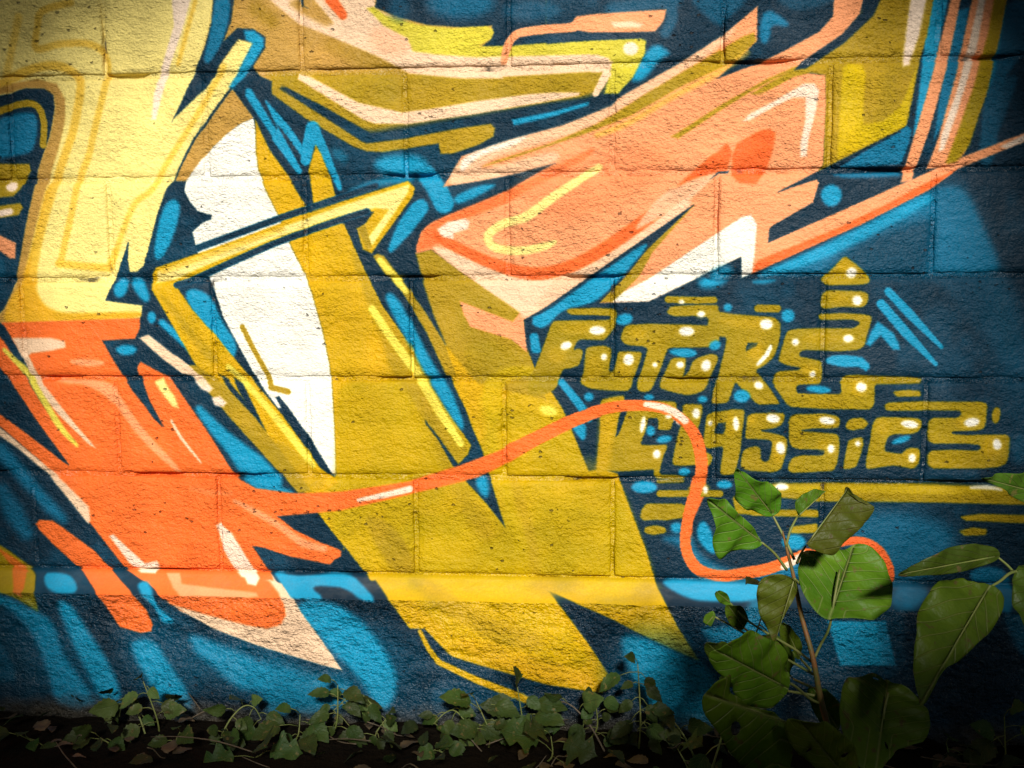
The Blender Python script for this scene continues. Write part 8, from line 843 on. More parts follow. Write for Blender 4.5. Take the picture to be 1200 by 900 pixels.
LEAVES = [('A', [[1.3536, -0.7946, 0.692], [1.3619, -0.7873, 0.6823], [1.3756, -0.779, 0.6744], [1.3902, -0.7719, 0.6699], [1.4041, -0.7635, 0.6619], [1.4152, -0.7554, 0.6517], [1.4196, -0.7492, 0.6406], [1.4156, -0.7442, 0.6252], [1.4073, -0.7443, 0.6186], [1.3947, -0.7495, 0.6207], [1.3796, -0.7577, 0.6279], [1.3658, -0.7655, 0.635], [1.3562, -0.7732, 0.6452], [1.3536, -0.7824, 0.6642]], [1.4084, -0.7439, 0.6185], [1.3538, -0.7935, 0.6897], 0.12, 0, [[1.4084, -0.7439, 0.6185], [1.4205, -0.7563, 0.5944], [1.4324, -0.7687, 0.5674]]), ('A', [[1.3148, -0.846, 0.664], [1.3274, -0.8394, 0.6606], [1.339, -0.8337, 0.6585], [1.3448, -0.8283, 0.6491], [1.3518, -0.8223, 0.6396], [1.363, -0.8148, 0.6307], [1.377, -0.804, 0.6146], [1.3882, -0.7935, 0.5951], [1.3764, -0.7977, 0.5928], [1.3614, -0.8029, 0.5898], [1.3486, -0.8076, 0.5877], [1.3358, -0.8126, 0.5867], [1.3263, -0.8158, 0.5843], [1.3232, -0.8229, 0.603], [1.3231, -0.8301, 0.6256], [1.3222, -0.8358, 0.6424], [1.3174, -0.8416, 0.6539]], [1.3882, -0.7935, 0.5951], [1.3172, -0.8431, 0.6583], 0.15, 0, [[1.3882, -0.7935, 0.5951], [1.4061, -0.7811, 0.5781], [1.4233, -0.7687, 0.5542]]), ('A', [[1.4768, -0.7315, 0.6473], [1.4654, -0.7348, 0.65], [1.4528, -0.7402, 0.6478], [1.4423, -0.7456, 0.6434], [1.4341, -0.7513, 0.6358], [1.4326, -0.7546, 0.6279], [1.4369, -0.7545, 0.6236], [1.4412, -0.7547, 0.6182], [1.446, -0.7502, 0.6259], [1.451, -0.7457, 0.6337], [1.4626, -0.7396, 0.639], [1.4708, -0.7353, 0.6425]], [1.4367, -0.7563, 0.6186], [1.4768, -0.7315, 0.6473], 0.1, 0, [[1.4367, -0.7563, 0.6186], [1.4263, -0.7687, 0.6042], [1.4216, -0.7687, 0.5846]]), ('A', [[1.4858, -0.7932, 0.6669], [1.4917, -0.7949, 0.658], [1.4996, -0.7967, 0.647], [1.5089, -0.7961, 0.6417], [1.5196, -0.7939, 0.6403], [1.5147, -0.7984, 0.6309], [1.5067, -0.8031, 0.6235], [1.4987, -0.8081, 0.6153], [1.4888, -0.813, 0.6091], [1.4755, -0.82, 0.5994], [1.4676, -0.8254, 0.5904], [1.4571, -0.828, 0.591], [1.4448, -0.8297, 0.5954], [1.4326, -0.8307, 0.6016], [1.4427, -0.8234, 0.6143], [1.459, -0.8152, 0.6248], [1.4733, -0.8083, 0.6337], [1.4812, -0.8029, 0.6429], [1.4842, -0.7974, 0.6563]], [1.4326, -0.8307, 0.6016], [1.4889, -0.7935, 0.6639], 0.1, 1, [[1.4378, -0.8059, 0.595], [1.4345, -0.7935, 0.5809], [1.4331, -0.7811, 0.5667]]), ('A', [[1.4407, -0.7529, 0.5642], [1.4524, -0.7408, 0.572], [1.4688, -0.739, 0.5684], [1.485, -0.738, 0.564], [1.4977, -0.7284, 0.5693], [1.5158, -0.7191, 0.5727], [1.5327, -0.7163, 0.5699], [1.5471, -0.7238, 0.5577], [1.5563, -0.7386, 0.54], [1.5562, -0.756, 0.5233], [1.5499, -0.7724, 0.51], [1.5339, -0.7873, 0.5017], [1.5141, -0.7972, 0.4994], [1.4929, -0.8006, 0.5033], [1.4742, -0.8068, 0.504], [1.4609, -0.8124, 0.5035], [1.4463, -0.8034, 0.5161], [1.436, -0.7923, 0.5293], [1.4345, -0.7768, 0.5438]], [1.4749, -0.7935, 0.5155], [1.5158, -0.7191, 0.5727], 0.1, 0, [[1.4877, -0.7687, 0.5554], [1.4766, -0.7935, 0.5284], [1.4715, -0.7935, 0.4907], [1.4646, -0.7811, 0.4643], [1.4578, -0.7811, 0.4477]]), ('A', [[1.3872, -0.7935, 0.547], [1.3952, -0.7935, 0.5536], [1.4054, -0.7935, 0.557], [1.4188, -0.7935, 0.5551], [1.4301, -0.7935, 0.5499], [1.4325, -0.7935, 0.5382], [1.4286, -0.7935, 0.5263], [1.4198, -0.7935, 0.51], [1.4129, -0.7935, 0.4958], [1.4091, -0.7935, 0.4817], [1.4064, -0.7935, 0.4664], [1.4009, -0.7935, 0.4793], [1.3934, -0.7935, 0.4922], [1.3869, -0.7935, 0.5071], [1.3835, -0.7935, 0.5233], [1.3832, -0.7935, 0.5372]], [1.4281, -0.7935, 0.551], [1.4063, -0.7935, 0.4697], 0.1, 1, [[1.4281, -0.7935, 0.551], [1.4368, -0.7811, 0.5409]]), ('A', [[1.3482, -0.9124, 0.53], [1.3598, -0.9043, 0.5245], [1.3728, -0.8945, 0.5153], [1.385, -0.8853, 0.5062], [1.3948, -0.8789, 0.5021], [1.4076, -0.8645, 0.4735], [1.4128, -0.8557, 0.4495], [1.4065, -0.8544, 0.431], [1.3932, -0.8587, 0.42], [1.3772, -0.8669, 0.419], [1.3576, -0.8792, 0.4258], [1.3442, -0.8907, 0.4416], [1.3369, -0.8997, 0.4604], [1.3281, -0.9076, 0.4714], [1.3162, -0.9188, 0.4874], [1.3105, -0.9261, 0.5019], [1.318, -0.9244, 0.5112], [1.3276, -0.9207, 0.5179], [1.3395, -0.9151, 0.522]], [1.4081, -0.8555, 0.4389], [1.3255, -0.9175, 0.5019], 0.12, 0, [[1.3644, -0.8803, 0.4704], [1.3909, -0.8679, 0.4569], [1.4228, -0.8307, 0.431], [1.4492, -0.7935, 0.3999], [1.4645, -0.7811, 0.3884]]), ('A', [[1.3043, -0.9839, 0.4942], [1.3136, -0.9795, 0.5001], [1.323, -0.9744, 0.503], [1.3296, -0.9671, 0.4842], [1.3404, -0.9571, 0.4631], [1.3599, -0.9437, 0.4501], [1.3795, -0.9316, 0.4434], [1.3971, -0.9183, 0.4222], [1.4041, -0.9095, 0.3913], [1.3986, -0.9075, 0.3598], [1.381, -0.9133, 0.3369], [1.3593, -0.9287, 0.3593], [1.3377, -0.9457, 0.3889], [1.3186, -0.9625, 0.4227], [1.3019, -0.9783, 0.4561], [1.2972, -0.9857, 0.4808]], [1.3991, -0.9175, 0.4239], [1.3068, -0.9795, 0.4784], 0.1, 0, [[1.3389, -0.9423, 0.4528], [1.3668, -0.9299, 0.4403], [1.4, -0.8927, 0.4137], [1.4419, -0.8183, 0.3704], [1.4718, -0.7811, 0.3508]]), ('A', [[1.4801, -0.8371, 0.4373], [1.4923, -0.831, 0.4415], [1.5051, -0.8273, 0.4435], [1.5181, -0.8227, 0.4462], [1.5291, -0.8271, 0.4409], [1.5364, -0.8334, 0.4342], [1.5492, -0.8336, 0.4326], [1.5594, -0.8397, 0.426], [1.5686, -0.8489, 0.4167], [1.5717, -0.8588, 0.4077], [1.5697, -0.8724, 0.3964], [1.5587, -0.8847, 0.3875], [1.5417, -0.8913, 0.384], [1.5255, -0.8954, 0.3825], [1.5152, -0.906, 0.3752], [1.5013, -0.9171, 0.3683], [1.486, -0.9228, 0.3657], [1.4744, -0.9122, 0.3749], [1.4692, -0.893, 0.3906], [1.4676, -0.8733, 0.407], [1.4728, -0.8529, 0.424]], [1.5122, -0.8803, 0.3962], [1.5321, -0.8307, 0.4372], 0.15, 0, [[1.5299, -0.8431, 0.4297], [1.5187, -0.8679, 0.4163], [1.5193, -0.8555, 0.3827], [1.5206, -0.8183, 0.3405], [1.5225, -0.7687, 0.2937]]), ('A', [[1.3857, -0.9777, 0.4527], [1.3997, -0.9735, 0.455], [1.4164, -0.9658, 0.4511], [1.4327, -0.9574, 0.4449], [1.4504, -0.9447, 0.4291], [1.4657, -0.9323, 0.4111], [1.4771, -0.9187, 0.3862], [1.475, -0.9112, 0.3644], [1.4558, -0.9143, 0.3553], [1.4337, -0.9281, 0.3715], [1.4183, -0.9416, 0.3926], [1.402, -0.9534, 0.4075], [1.3903, -0.9651, 0.4262]], [1.4594, -0.9175, 0.3671], [1.4056, -0.9671, 0.4447], 0.15, 1, [[1.4594, -0.9175, 0.3671], [1.4847, -0.8183, 0.2903]]), ('A', [[1.4286, -0.72, 0.4739], [1.4396, -0.7149, 0.4643], [1.4551, -0.7053, 0.444], [1.4591, -0.6985, 0.4252], [1.4568, -0.6945, 0.4119], [1.4434, -0.6997, 0.4206], [1.4308, -0.7065, 0.4345], [1.4245, -0.7147, 0.4559]], [1.458, -0.6943, 0.4119], [1.4288, -0.7191, 0.4713], 0.1, 0, [[1.458, -0.6943, 0.4119], [1.4584, -0.7563, 0.4213]]), ('A', [[1.3415, -0.7206, 0.5134], [1.3537, -0.7104, 0.5082], [1.3644, -0.6977, 0.4951], [1.3629, -0.6938, 0.4844], [1.3531, -0.7007, 0.4865], [1.3427, -0.712, 0.4969]], [1.3639, -0.6943, 0.487], [1.3417, -0.7191, 0.5107], 0.1, 0, [[1.3639, -0.6943, 0.487], [1.3904, -0.7067, 0.4638], [1.4389, -0.7439, 0.4442], [1.4554, -0.7687, 0.4373]]), ('A', [[1.3585, -0.71, 0.4897], [1.375, -0.7026, 0.4899], [1.3864, -0.6875, 0.4735], [1.3912, -0.6726, 0.4519], [1.3826, -0.6703, 0.4414], [1.3669, -0.6841, 0.453], [1.3558, -0.6991, 0.4697]], [1.3872, -0.6695, 0.4436], [1.3612, -0.7067, 0.4864], 0.12, 0, [[1.3872, -0.6695, 0.4436], [1.4166, -0.7191, 0.432], [1.459, -0.7687, 0.4208]]), ('A', [[1.3308, -0.6817, 0.4632], [1.3441, -0.6642, 0.4647], [1.3482, -0.6699, 0.4572], [1.3419, -0.6862, 0.4508], [1.3319, -0.6943, 0.4535]], [1.3459, -0.6695, 0.4594], [1.3319, -0.6943, 0.4535], 0.1, 0, [[1.3459, -0.6695, 0.4594], [1.3718, -0.6819, 0.4488], [1.4199, -0.7315, 0.4333]]), ('A', [[1.3228, -0.7977, 0.4703], [1.3339, -0.7915, 0.4726], [1.351, -0.7729, 0.4618], [1.3675, -0.7481, 0.4395], [1.373, -0.7274, 0.411], [1.3626, -0.7253, 0.396], [1.3447, -0.7439, 0.4077], [1.331, -0.7667, 0.43], [1.3221, -0.7873, 0.4533]], [1.3744, -0.7191, 0.3985], [1.3254, -0.7935, 0.4667], 0.15, 2, [[1.3744, -0.7191, 0.3985], [1.4078, -0.7439, 0.3923], [1.4591, -0.7811, 0.3982]]), ('A', [[1.3865, -0.7342, 0.4563], [1.4087, -0.7297, 0.4632], [1.4305, -0.7189, 0.4483], [1.4467, -0.7061, 0.4208], [1.4444, -0.6983, 0.3919], [1.4265, -0.7, 0.3804], [1.4044, -0.7109, 0.3959], [1.3909, -0.7229, 0.4236]], [1.4498, -0.6943, 0.3834], [1.3934, -0.7315, 0.4544], 0.12, 2, [[1.4498, -0.6943, 0.3834], [1.4589, -0.7563, 0.3989]]), ('A', [[1.4611, -0.7457, 0.4002], [1.4818, -0.74, 0.3916], [1.5016, -0.7314, 0.3701], [1.5107, -0.7233, 0.3438], [1.5032, -0.7202, 0.3258], [1.4821, -0.7259, 0.3348], [1.4666, -0.7344, 0.3589], [1.458, -0.7417, 0.3825]], [1.5058, -0.7191, 0.3231], [1.4637, -0.7439, 0.395], 0.12, 2, [[1.5058, -0.7191, 0.3231], [1.488, -0.7687, 0.3208]]), ('B', [[1.5209, -0.956, 0.5522], [1.5307, -0.9395, 0.5664], [1.5408, -0.9289, 0.5735], [1.5505, -0.9204, 0.5786], [1.5636, -0.91, 0.5842], [1.576, -0.9022, 0.5868], [1.5867, -0.8976, 0.5866], [1.5945, -0.8965, 0.5835], [1.6059, -0.8958, 0.5777], [1.6193, -0.892, 0.5748], [1.6291, -0.8908, 0.5707], [1.6337, -0.8938, 0.564], [1.6325, -0.9002, 0.5564], [1.6209, -0.9158, 0.5432], [1.6086, -0.9281, 0.5349], [1.5959, -0.9395, 0.5283], [1.5788, -0.9538, 0.5211], [1.5614, -0.9671, 0.5156], [1.5476, -0.9779, 0.5112], [1.5368, -0.9882, 0.506], [1.5272, -1.0004, 0.4981], [1.518, -1.0119, 0.491], [1.5094, -1.0185, 0.4892], [1.5061, -1.015, 0.4947], [1.5077, -1.0023, 0.5074], [1.5128, -0.9834, 0.5253], [1.5167, -0.9686, 0.54]], [1.6191, -0.8927, 0.5741], [1.5107, -1.0167, 0.4902], 0.08, 0, [[1.6191, -0.8927, 0.5741], [1.6364, -0.8803, 0.5783], [1.6579, -0.8555, 0.5811], [1.7024, -0.7935, 0.5666]]), ('B', [[1.5151, -0.8943, 0.5872], [1.5315, -0.8821, 0.5907], [1.5493, -0.8691, 0.5941], [1.565, -0.8574, 0.6], [1.5796, -0.8469, 0.6033], [1.6018, -0.8317, 0.6046], [1.6231, -0.8179, 0.6032], [1.6421, -0.8059, 0.6003], [1.6575, -0.7967, 0.5949], [1.6678, -0.7916, 0.5843], [1.6586, -0.7984, 0.5777], [1.6393, -0.8113, 0.5748], [1.6165, -0.8264, 0.5737], [1.5916, -0.843, 0.5741], [1.5647, -0.8609, 0.577], [1.5385, -0.8786, 0.5809]], [1.6651, -0.7935, 0.5827], [1.5175, -0.8927, 0.5867], 0.1, 2, [[1.6651, -0.7935, 0.5827], [1.6775, -0.7935, 0.5724], [1.6878, -0.7935, 0.5621], [1.706, -0.7935, 0.5519]]), ('B', [[1.6576, -0.8561, 0.5623], [1.6641, -0.8432, 0.5705], [1.6748, -0.8295, 0.5777], [1.6888, -0.8181, 0.5818], [1.7035, -0.8157, 0.5773], [1.7174, -0.8205, 0.5666], [1.7173, -0.8408, 0.5485], [1.6987, -0.8683, 0.5333], [1.6739, -0.8935, 0.5239], [1.6586, -0.8947, 0.5298], [1.6542, -0.8813, 0.5427], [1.6537, -0.8696, 0.5526]], [1.7144, -0.8183, 0.57], [1.6593, -0.8927, 0.5311], 0.1, 2, [[1.7144, -0.8183, 0.57], [1.7242, -0.7935, 0.5439]]), ('B', [[1.596, -0.9186, 0.7028], [1.6073, -0.9094, 0.7039], [1.6202, -0.8987, 0.7038], [1.6413, -0.8816, 0.7035], [1.6632, -0.8635, 0.7002], [1.6918, -0.8397, 0.6918], [1.7166, -0.8187, 0.6778], [1.7141, -0.8177, 0.6595], [1.6929, -0.8327, 0.6526], [1.6698, -0.8517, 0.6596], [1.6492, -0.8696, 0.6703], [1.6284, -0.8888, 0.6848], [1.6114, -0.9044, 0.6945]], [1.7137, -0.8183, 0.6616], [1.5973, -0.9175, 0.7026], 0.15, 2, [[1.7137, -0.8183, 0.6616], [1.7313, -0.7935, 0.6378]])]
STEMS = [('A', [[1.417, -0.7687, 0.604], [1.4216, -0.7687, 0.5846], [1.433, -0.7687, 0.5413], [1.4436, -0.7687, 0.4922], [1.4546, -0.7811, 0.4498], [1.4665, -0.7811, 0.3929], [1.4781, -0.7811, 0.3488], [1.497, -0.7687, 0.2644], [1.5238, -0.7439, 0.0996], [1.5505, -0.7191, -0.2125], [1.5691, -0.7191, -0.6297]], [0.001, 0.0022, 0.0034, 0.004, 0.0045, 0.0052, 0.0056, 0.006, 0.0065, 0.007, 0.0075]), ('B', [[1.7292, -0.7935, 0.6789], [1.7293, -0.7935, 0.6378], [1.7242, -0.7935, 0.5439], [1.7189, -0.7935, 0.427], [1.7273, -0.7687, 0.2504], [1.7464, -0.7439, -0.0563], [1.7699, -0.7439, -0.6076]], [0.002, 0.003, 0.004, 0.005, 0.0055, 0.006, 0.007])]
LAB = {'A': 'young poplar sapling with a reddish stem and large glossy leaves before the lettering', 'B': 'second poplar sapling at the right edge with a big heart-shaped leaf hanging down'}
for g, path, rad in STEMS:
    org = (path[-1][0], path[-1][1], 0)
    root = empty('poplar_sapling', org, LAB[g], 'sapling', 'poplar saplings in front of the wall')
    path = path[:-1] + [[org[0], org[1], -.02]]
    pp, rr = smooth_path([Vector(q) - Vector(org) for q in path], [q*.72 for q in rad])
    v, f = tube(pp, rr, 8); mesh_obj('stem', v, f, M_STEM, root)
    for gg, P, B, T, cup, kind, PT in LEAVES:
        if gg != g: continue
        lf = leaf_from_outline(P, B, T, cup, M_LEAF[kind], root, org, g == 'A' and min(q[2] for q in P) < .45)
        pp, rr = smooth_path([Vector(q) - Vector(org) for q in PT], list(np.linspace(.0013, .0019, len(PT))))
        v, f = tube(pp, rr, 6); mesh_obj('petiole', v, f, M_PET, lf)

# ------------------------------------------------------------------ creepers and weeds at the foot of the wall
def leaf_mesh(name, kind, mat):
    """a leaf of unit length growing along +Y from the origin, its face towards +Z"""
    n = 13; V, UV = [], []
    side_pts = []
    for i in range(n):
        t = i/(n - 1)
        if kind == 'ovate': w = .36*math.sin(math.pi*t**.75)**.9*(1 + (.10 if i % 2 else -.06))
        elif kind == 'round': w = .46*math.sin(math.pi*t**.9)**.6
        elif kind == 'soft': w = .30*math.sin(math.pi*t**.7)**.95*(1 + (.12 if i % 2 else -.05))
        else: w = .52*math.sin(math.pi*t**.8)**.8*(1 + .42*math.cos(t*math.pi*5.2))*.85
        side_pts.append((t, w if 0 < i < n - 1 else .004))
    cols_ = (-1, -.5, 0, .5, 1)
    for t, w in side_pts:
        for c in cols_:
            z = .22*abs(c)*w - .22*t*t + .03*math.sin(t*9 + c*2); V.append((c*w, t - .10*abs(c)*(.3 if kind == 'lobed' else .6)*w, z)); UV.append((.5 + .5*c, t))
    m = len(cols_); Fc = [(i*m + j, i*m + j + 1, (i + 1)*m + j + 1, (i + 1)*m + j) for i in range(n - 1) for j in range(m - 1)]
    me = bpy.data.meshes.new(name); me.from_pydata(V, [], Fc); l = me.uv_layers.new(name='UVMap')
    for lp in me.loops: l.data[lp.index].uv = UV[lp.vertex_index]
    me.polygons.foreach_set('use_smooth', [True]*len(me.polygons)); me.materials.append(mat); return me
LM = {0: leaf_mesh('leaf', 'ovate', M_CREEP[0]), 1: leaf_mesh('leaf', 'ovate', M_CREEP[1]), 2: leaf_mesh('leaf', 'round', M_CREEP[0]), 3: leaf_mesh('leaf', 'soft', M_CREEP[0]), 4: leaf_mesh('leaf', 'lobed', M_CREEP[0])}
SIZE = {0: .056, 1: .050, 2: .032, 3: .046, 4: .068}
def orient(o, pos, direction, up, size, roll=0):
    y = Vector(direction).normalized(); z = Vector(up); z = (z - y*z.dot(y)).normalized(); x = y.cross(z)
    M = Matrix(((x.x, y.x, z.x, pos[0]), (x.y, y.y, z.y, pos[1]), (x.z, y.z, z.z, pos[2]), (0, 0, 0, 1)))
    o.matrix_local = M @ Matrix.Rotation(roll, 4, 'Y') @ Matrix.Scale(size, 4)
def creeper(x, y, h, kind, nl, label, sd):
    r = random.Random(sd)
    if kind == 5: return runner(x, y, h, nl, label, r)
    root = empty('creeper_plant' if kind in (0, 1, 4) else 'weed', (x, y, 0), label, 'plant', 'weeds and creepers along the foot of the wall')
    lean = r.uniform(-.3, .3); top = Vector((lean*h*.5, r.uniform(-.03, .01), h - (.018 if kind != 3 else .005)))
    base = Vector((-lean*h*.4, 0, -.01)); P = [base, base.lerp(top, .4) + Vector((r.uniform(-.02, .02), -.01, 0)), top]
    pp, rr = smooth_path(P, [.0022, .0017, .0009], 5); v, f = tube(pp, rr, 5); mesh_obj('stem', v, f, M_PET, root)
    nodes = max(2, (nl + 1)//2)
    for i in range(nl):
        t = 1 - .62*(i/nl)**1.0 if i else 1
        q = pp[min(len(pp) - 1, int(t*(len(pp) - 1)))]
        ang = r.uniform(-1.25, 1.25) + (math.pi if i % 2 else 0)*.0
        sgn = 1 if i % 2 else -1
        d = Vector((sgn*r.uniform(.35, 1.), r.uniform(-.75, -.1), r.uniform(-.35, .55) if kind != 3 else r.uniform(-.9, .25)))
        if i == 0: d = Vector((r.uniform(-.4, .4), -.5, .45))
        d.normalize(); s = SIZE[kind]*r.uniform(.5, 1.2); pl = s*r.uniform(.35, .8)
        e = q + d*pl + Vector((0, 0, pl*.15))
        lf = bpy.data.objects.new('leaf', LM[kind]); col.objects.link(lf); lf.parent = root
        up = Vector((r.uniform(-.4, .4), -r.uniform(.45, 1.1), r.uniform(.5, 1.0)))
        orient(lf, e, d + Vector((0, 0, -.25)), up, s, r.uniform(-.3, .3))
        v, f = tube([q, q.lerp(e, .5) + Vector((0, 0, .003)), e], [.0009, .0008, .0007], 4)
        mesh_obj('petiole', v, f, M_PET, root)
def runner(x, y, h, nl, label, r):
    """a long arching vine that leans on the wall, leaves all along it"""
    root = empty('creeper_plant', (x, y, 0), label, 'plant', 'weeds and creepers along the foot of the wall')
    sg = r.choice((-1, 1)); L = h*r.uniform(1.2, 1.9)
    P = [Vector((-sg*L*.55, -.03, -.01)), Vector((-sg*L*.3, -.015, h*.55)), Vector((0, .0, h*.95)), Vector((sg*L*.25, .008, h*.86)), Vector((sg*L*.5, -.01, h*.60))]
    pp, rr = smooth_path(P, [.0022, .0019, .0015, .0012, .0007], 6); v, f = tube(pp, rr, 5); mesh_obj('stem', v, f, M_TWIG if r.random() < .5 else M_PET, root)
    for i in range(nl):
        q = pp[int((.18 + .82*i/(nl - 1))*(len(pp) - 1))]
        d = Vector((r.uniform(-1, 1), r.uniform(-.6, -.1), r.uniform(-.8, .7))).normalized(); s = .05*r.uniform(.55, 1.25)*(1.1 - .5*i/nl); e = q + d*s*.5
        lf = bpy.data.objects.new('leaf', LM[r.choice((0, 0, 1, 3))]); col.objects.link(lf); lf.parent = root
        orient(lf, e, d + Vector((0, 0, -.5)), Vector((r.uniform(-.6, .6), -r.uniform(.4, 1.1), r.uniform(.1, .9))), s, r.uniform(-.5, .5))
        v, f = tube([q, q.lerp(e, .5) + Vector((0, 0, .003)), e], [.0009, .0008, .0007], 4); mesh_obj('petiole', v, f, M_PET, root)
CREEPERS = [
(0.293, -0.1, 0.127, 1, 7, 'pale creeper sprig standing tallest in front of the turquoise stripes at far left'),
(0.208, -0.14, 0.03, 0, 4, 'low toothed-leaf creeper below the leftmost turquoise stripes'),
(0.38, -0.16, 0.049, 0, 4, 'creeper with broad toothed leaves just right of the pale sprig'),
(0.45, -0.13, 0.034, 2, 6, 'small rounded-leaf weed below the pale tip of the orange letter'),
(0.592, -0.12, 0.069, 0, 6, 'creeper with narrow leaning leaves left of the drooping leaf cluster'),
(0.666, -0.1, 0.119, 3, 11, 'drooping cluster of blotchy leaves below the pale pink tip'),
(0.773, -0.11, 0.052, 3, 5, 'weed with hanging leaves against the dark navy base of the wall'),
(0.883, -0.16, 0.037, 2, 7, 'rounded light green weed left of the yellow outline'),
(0.967, -0.12, 0.108, 0, 8, 'creeper with fresh pointed leaves below the angled yellow outline'),
(1.044, -0.09, 0.132, 0, 8, 'creeper reaching up to the end of the yellow outline'),
(1.095, -0.17, 0.072, 4, 4, 'large lobed ground leaf cluster below the gold tip'),
(1.175, -0.08, 0.118, 2, 8, 'thin wispy weed in front of the gold bottom tip'),
(1.27, -0.12, 0.181, 3, 14, 'upright weed with many soft toothed leaves right of the gold tip'),
(1.349, -0.2, 0.06, 4, 3, 'dim lobed creeper between the upright weed and the sapling'),
(0.061, -0.14, 0.03, 0, 4, 'dark creeper in the bottom left corner'),
(0.553, -0.18, 0.03, 4, 3, 'low lobed leaf cluster between the rounded weed and the drooping cluster'),
(1.843, -0.12, 0.055, 0, 4, 'dim low creeper right of the sapling base'),
(1.954, -0.12, 0.119, 0, 5, 'shaded creeper in the bottom right corner'),
(0.236, -0.09, 0.064, 5, 9, 'arching vine over the second turquoise stripe from the left'),
(0.48, -0.1, 0.06, 5, 8, 'arching vine below the blue patch under the pale pink tip'),
(0.723, -0.09, 0.088, 5, 9, 'arching vine in front of the curved turquoise stripe'),
(0.915, -0.11, 0.067, 5, 8, 'arching vine under the bend of the yellow outline'),
(1.134, -0.1, 0.087, 5, 8, 'arching vine crossing below the gold bottom tip'),
(1.323, -0.12, 0.078, 5, 8, 'arching vine in front of the blue patch left of the sapling'),
(1.374, -0.55, 0.455, 3, 11, 'small compound-leaved vine reaching up left of the sapling stem')]
for i, c in enumerate(CREEPERS): creeper(*c, 100 + i)

# ------------------------------------------------------------------ uncountable ground cover and litter
def scatter(name, label, cat, n, mats, area, zr, size, sd, flat):
    r = random.Random(sd); V, Fc, UV, mi = [], [], [], []
    src = LM[0] if flat < .5 else LM[2]
    sv_ = [v.co.copy() for v in LM[0].vertices]; sf = [tuple(p.vertices) for p in LM[0].polygons]; su = {lp.vertex_index: tuple(LM[0].uv_layers[0].data[lp.index].uv) for lp in LM[0].loops}
    for k in range(n):
        x, y = r.uniform(*area[0]), area[1][0] + (area[1][1] - area[1][0])*r.random()**1.2; z = r.uniform(*zr)*(.4 + .6*max(0, .5 + noise.noise((x*3, y*3, 5))))
        rot = Matrix.Rotation(r.uniform(0, 6.28), 4, 'Z') @ Matrix.Rotation(r.uniform(-1, 1)*(1 - flat)*1.3 + .4*(1 - flat), 4, 'X') @ Matrix.Rotation(r.uniform(-.8, .8)*(1 - flat), 4, 'Y'); s = size*r.uniform(.6, 1.3); b = len(V)
        for i, q in enumerate(sv_): V.append(rot @ (q*s) + Vector((x, y, z + .01))); UV.append(su[i])
        j = r.randrange(len(mats))
        for f in sf: Fc.append(tuple(b + i for i in f)); mi.append(j)
    o = mesh_obj(name, V, Fc, None, None, UV)
    for m in mats: o.data.materials.append(m)
    o.data.polygons.foreach_set('material_index', mi)
    return tag(o, label, cat, kind='stuff')
scatter('ground_cover', 'tangle of small dark leaves covering the soil at the wall', 'ground cover', 170, [M_COVER], ((-1.2, 3.4), (-.06, -.50)), (.0, .065), .036, 3, .3)
scatter('leaf_litter', 'brown dead leaves lying on the dark soil', 'leaf litter', 260, [M_DEAD], ((-1., 3.2), (-.06, -.6)), (.0, .03), .034, 4, .75)
def twigs():
    r = random.Random(12); V, Fc = [], []
    for k in range(45):
        x, y = r.uniform(-.5, 2.6), r.uniform(-.35, -.07); a = r.uniform(0, 3.14); L = r.uniform(.06, .24); z = r.uniform(.01, .045)
        P = [Vector((x + math.cos(a)*L*t, y + .3*math.sin(a)*L*t, z + .02*math.sin(t*2 + k) + r.uniform(-.004, .006))) for t in (0, .35, .7, 1)]
        pp, rr = smooth_path(P, [.0014, .0012, .001, .0006], 3); v, f = tube(pp, rr, 4); b = len(V); V += v; Fc += [tuple(b + i for i in q) for q in f]
    return tag(mesh_obj('dry_twigs', V, Fc, M_TWIG), 'thin dry twigs and stalks tangled in the ground cover', 'twigs', kind='stuff')
twigs()

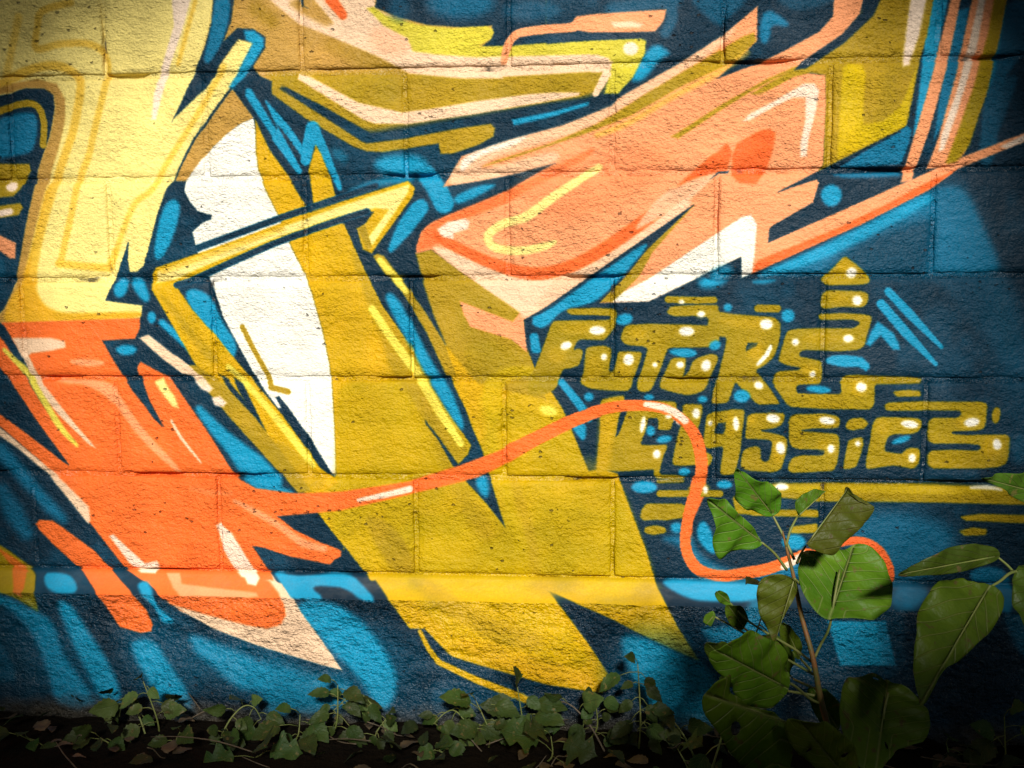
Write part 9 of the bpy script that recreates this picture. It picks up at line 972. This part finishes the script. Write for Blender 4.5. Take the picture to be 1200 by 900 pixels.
# ------------------------------------------------------------------ two unseen trees added behind the camera, crowns cut to darken the wall's edges
M_CROWN = plain('crown_leaf', (.03, .07, .01), (.06, .12, .02), .6, 8)
M_BARK = plain('bark', (.06, .045, .032), (.13, .10, .075), .9, 30)
def gap_radius(u, w): return (abs(u/GAP[0])**2.8 + abs(w/GAP[1 if w > 0 else 2])**2.8)**(1/2.8)  # opening shaped in the added crowns so only the wall's middle is sunlit
def added_canopy_tree(base, side, label, sd):
    r = random.Random(sd); C = Vector((.915, 0, .82)); Q = C + sv*3.0
    a = Vector((0, 0, 1)).cross(sv).normalized(); b = sv.cross(a).normalized()       # across and up, seen from the sun
    root = empty('added_shade_tree', base, label, 'tree', 'unseen trees added to shade the wall edges')
    O = Vector(base); V, Fc = [], []
    hub = Q + a*side*1.5 - b*.35
    trunk = [Vector((0, 0, -.1)), Vector((.03, .02, 1.0)), (hub - O)*.55 + Vector((0, 0, .5)), hub - O]
    pp, rr = smooth_path(trunk, [.14, .12, .09, .05], 5); v, f = tube(pp, rr, 10); mesh_obj('trunk', v, f, M_BARK, root)
    clumps = []
    while len(clumps) < 850:
        u, w = r.uniform(0, 5.0)*side, r.uniform(-2.1, 4.2)
        if abs(u) < .0: continue
        e = gap_radius(u, w)
        if e < 1.0 + r.uniform(0, .25): continue
        clumps.append(Q + a*u + b*w + sv*r.uniform(-.35, .55))
    V, Fc = [], []
    for q in clumps[::7]:
        v, f = tube([hub - O, (hub.lerp(q, .5) - O) + Vector((0, 0, .1)), q - O], [.03, .018, .006], 5); k = len(V); V += v; Fc += [tuple(k + i for i in g) for g in f]
    mesh_obj('limbs', V, Fc, M_BARK, root)
    V, Fc, UV = [], [], []
    for q in clumps:
        for k in range(46):
            d = Vector((r.gauss(0, 1), r.gauss(0, 1), r.gauss(0, 1)))*.15; p_ = q + d - O
            rel = (q + d) - Q; u, w = rel.dot(a), rel.dot(b)
            if gap_radius(u, w) < .97: continue
            rot = Matrix.Rotation(r.uniform(0, 6.28), 3, 'Z') @ Matrix.Rotation(r.uniform(-.9, .9), 3, 'X') @ Matrix.Rotation(r.uniform(-.9, .9), 3, 'Y'); s = r.uniform(.10, .17); i = len(V)
            for x, y, z in ((0, 0, 0), (.36, .45, .06), (0, 1, -.1), (-.36, .45, .06)): V.append(p_ + rot @ Vector((x*s, y*s, z*s))); UV.append((.5 + x, y))
            Fc.append((i, i + 1, i + 2, i + 3))
    mesh_obj('crown', V, Fc, M_CROWN, root, UV)
GAP = (.97, .67, .79)                  # half-width, and half-height above and below its middle
added_canopy_tree((-1.9, -3.1, 0), -1, 'unseen tree added on the left behind the camera to darken the wall edge', 21)
added_canopy_tree((3.3, -3.2, 0), 1, 'unseen tree added on the right behind the camera to darken the wall edge', 22)
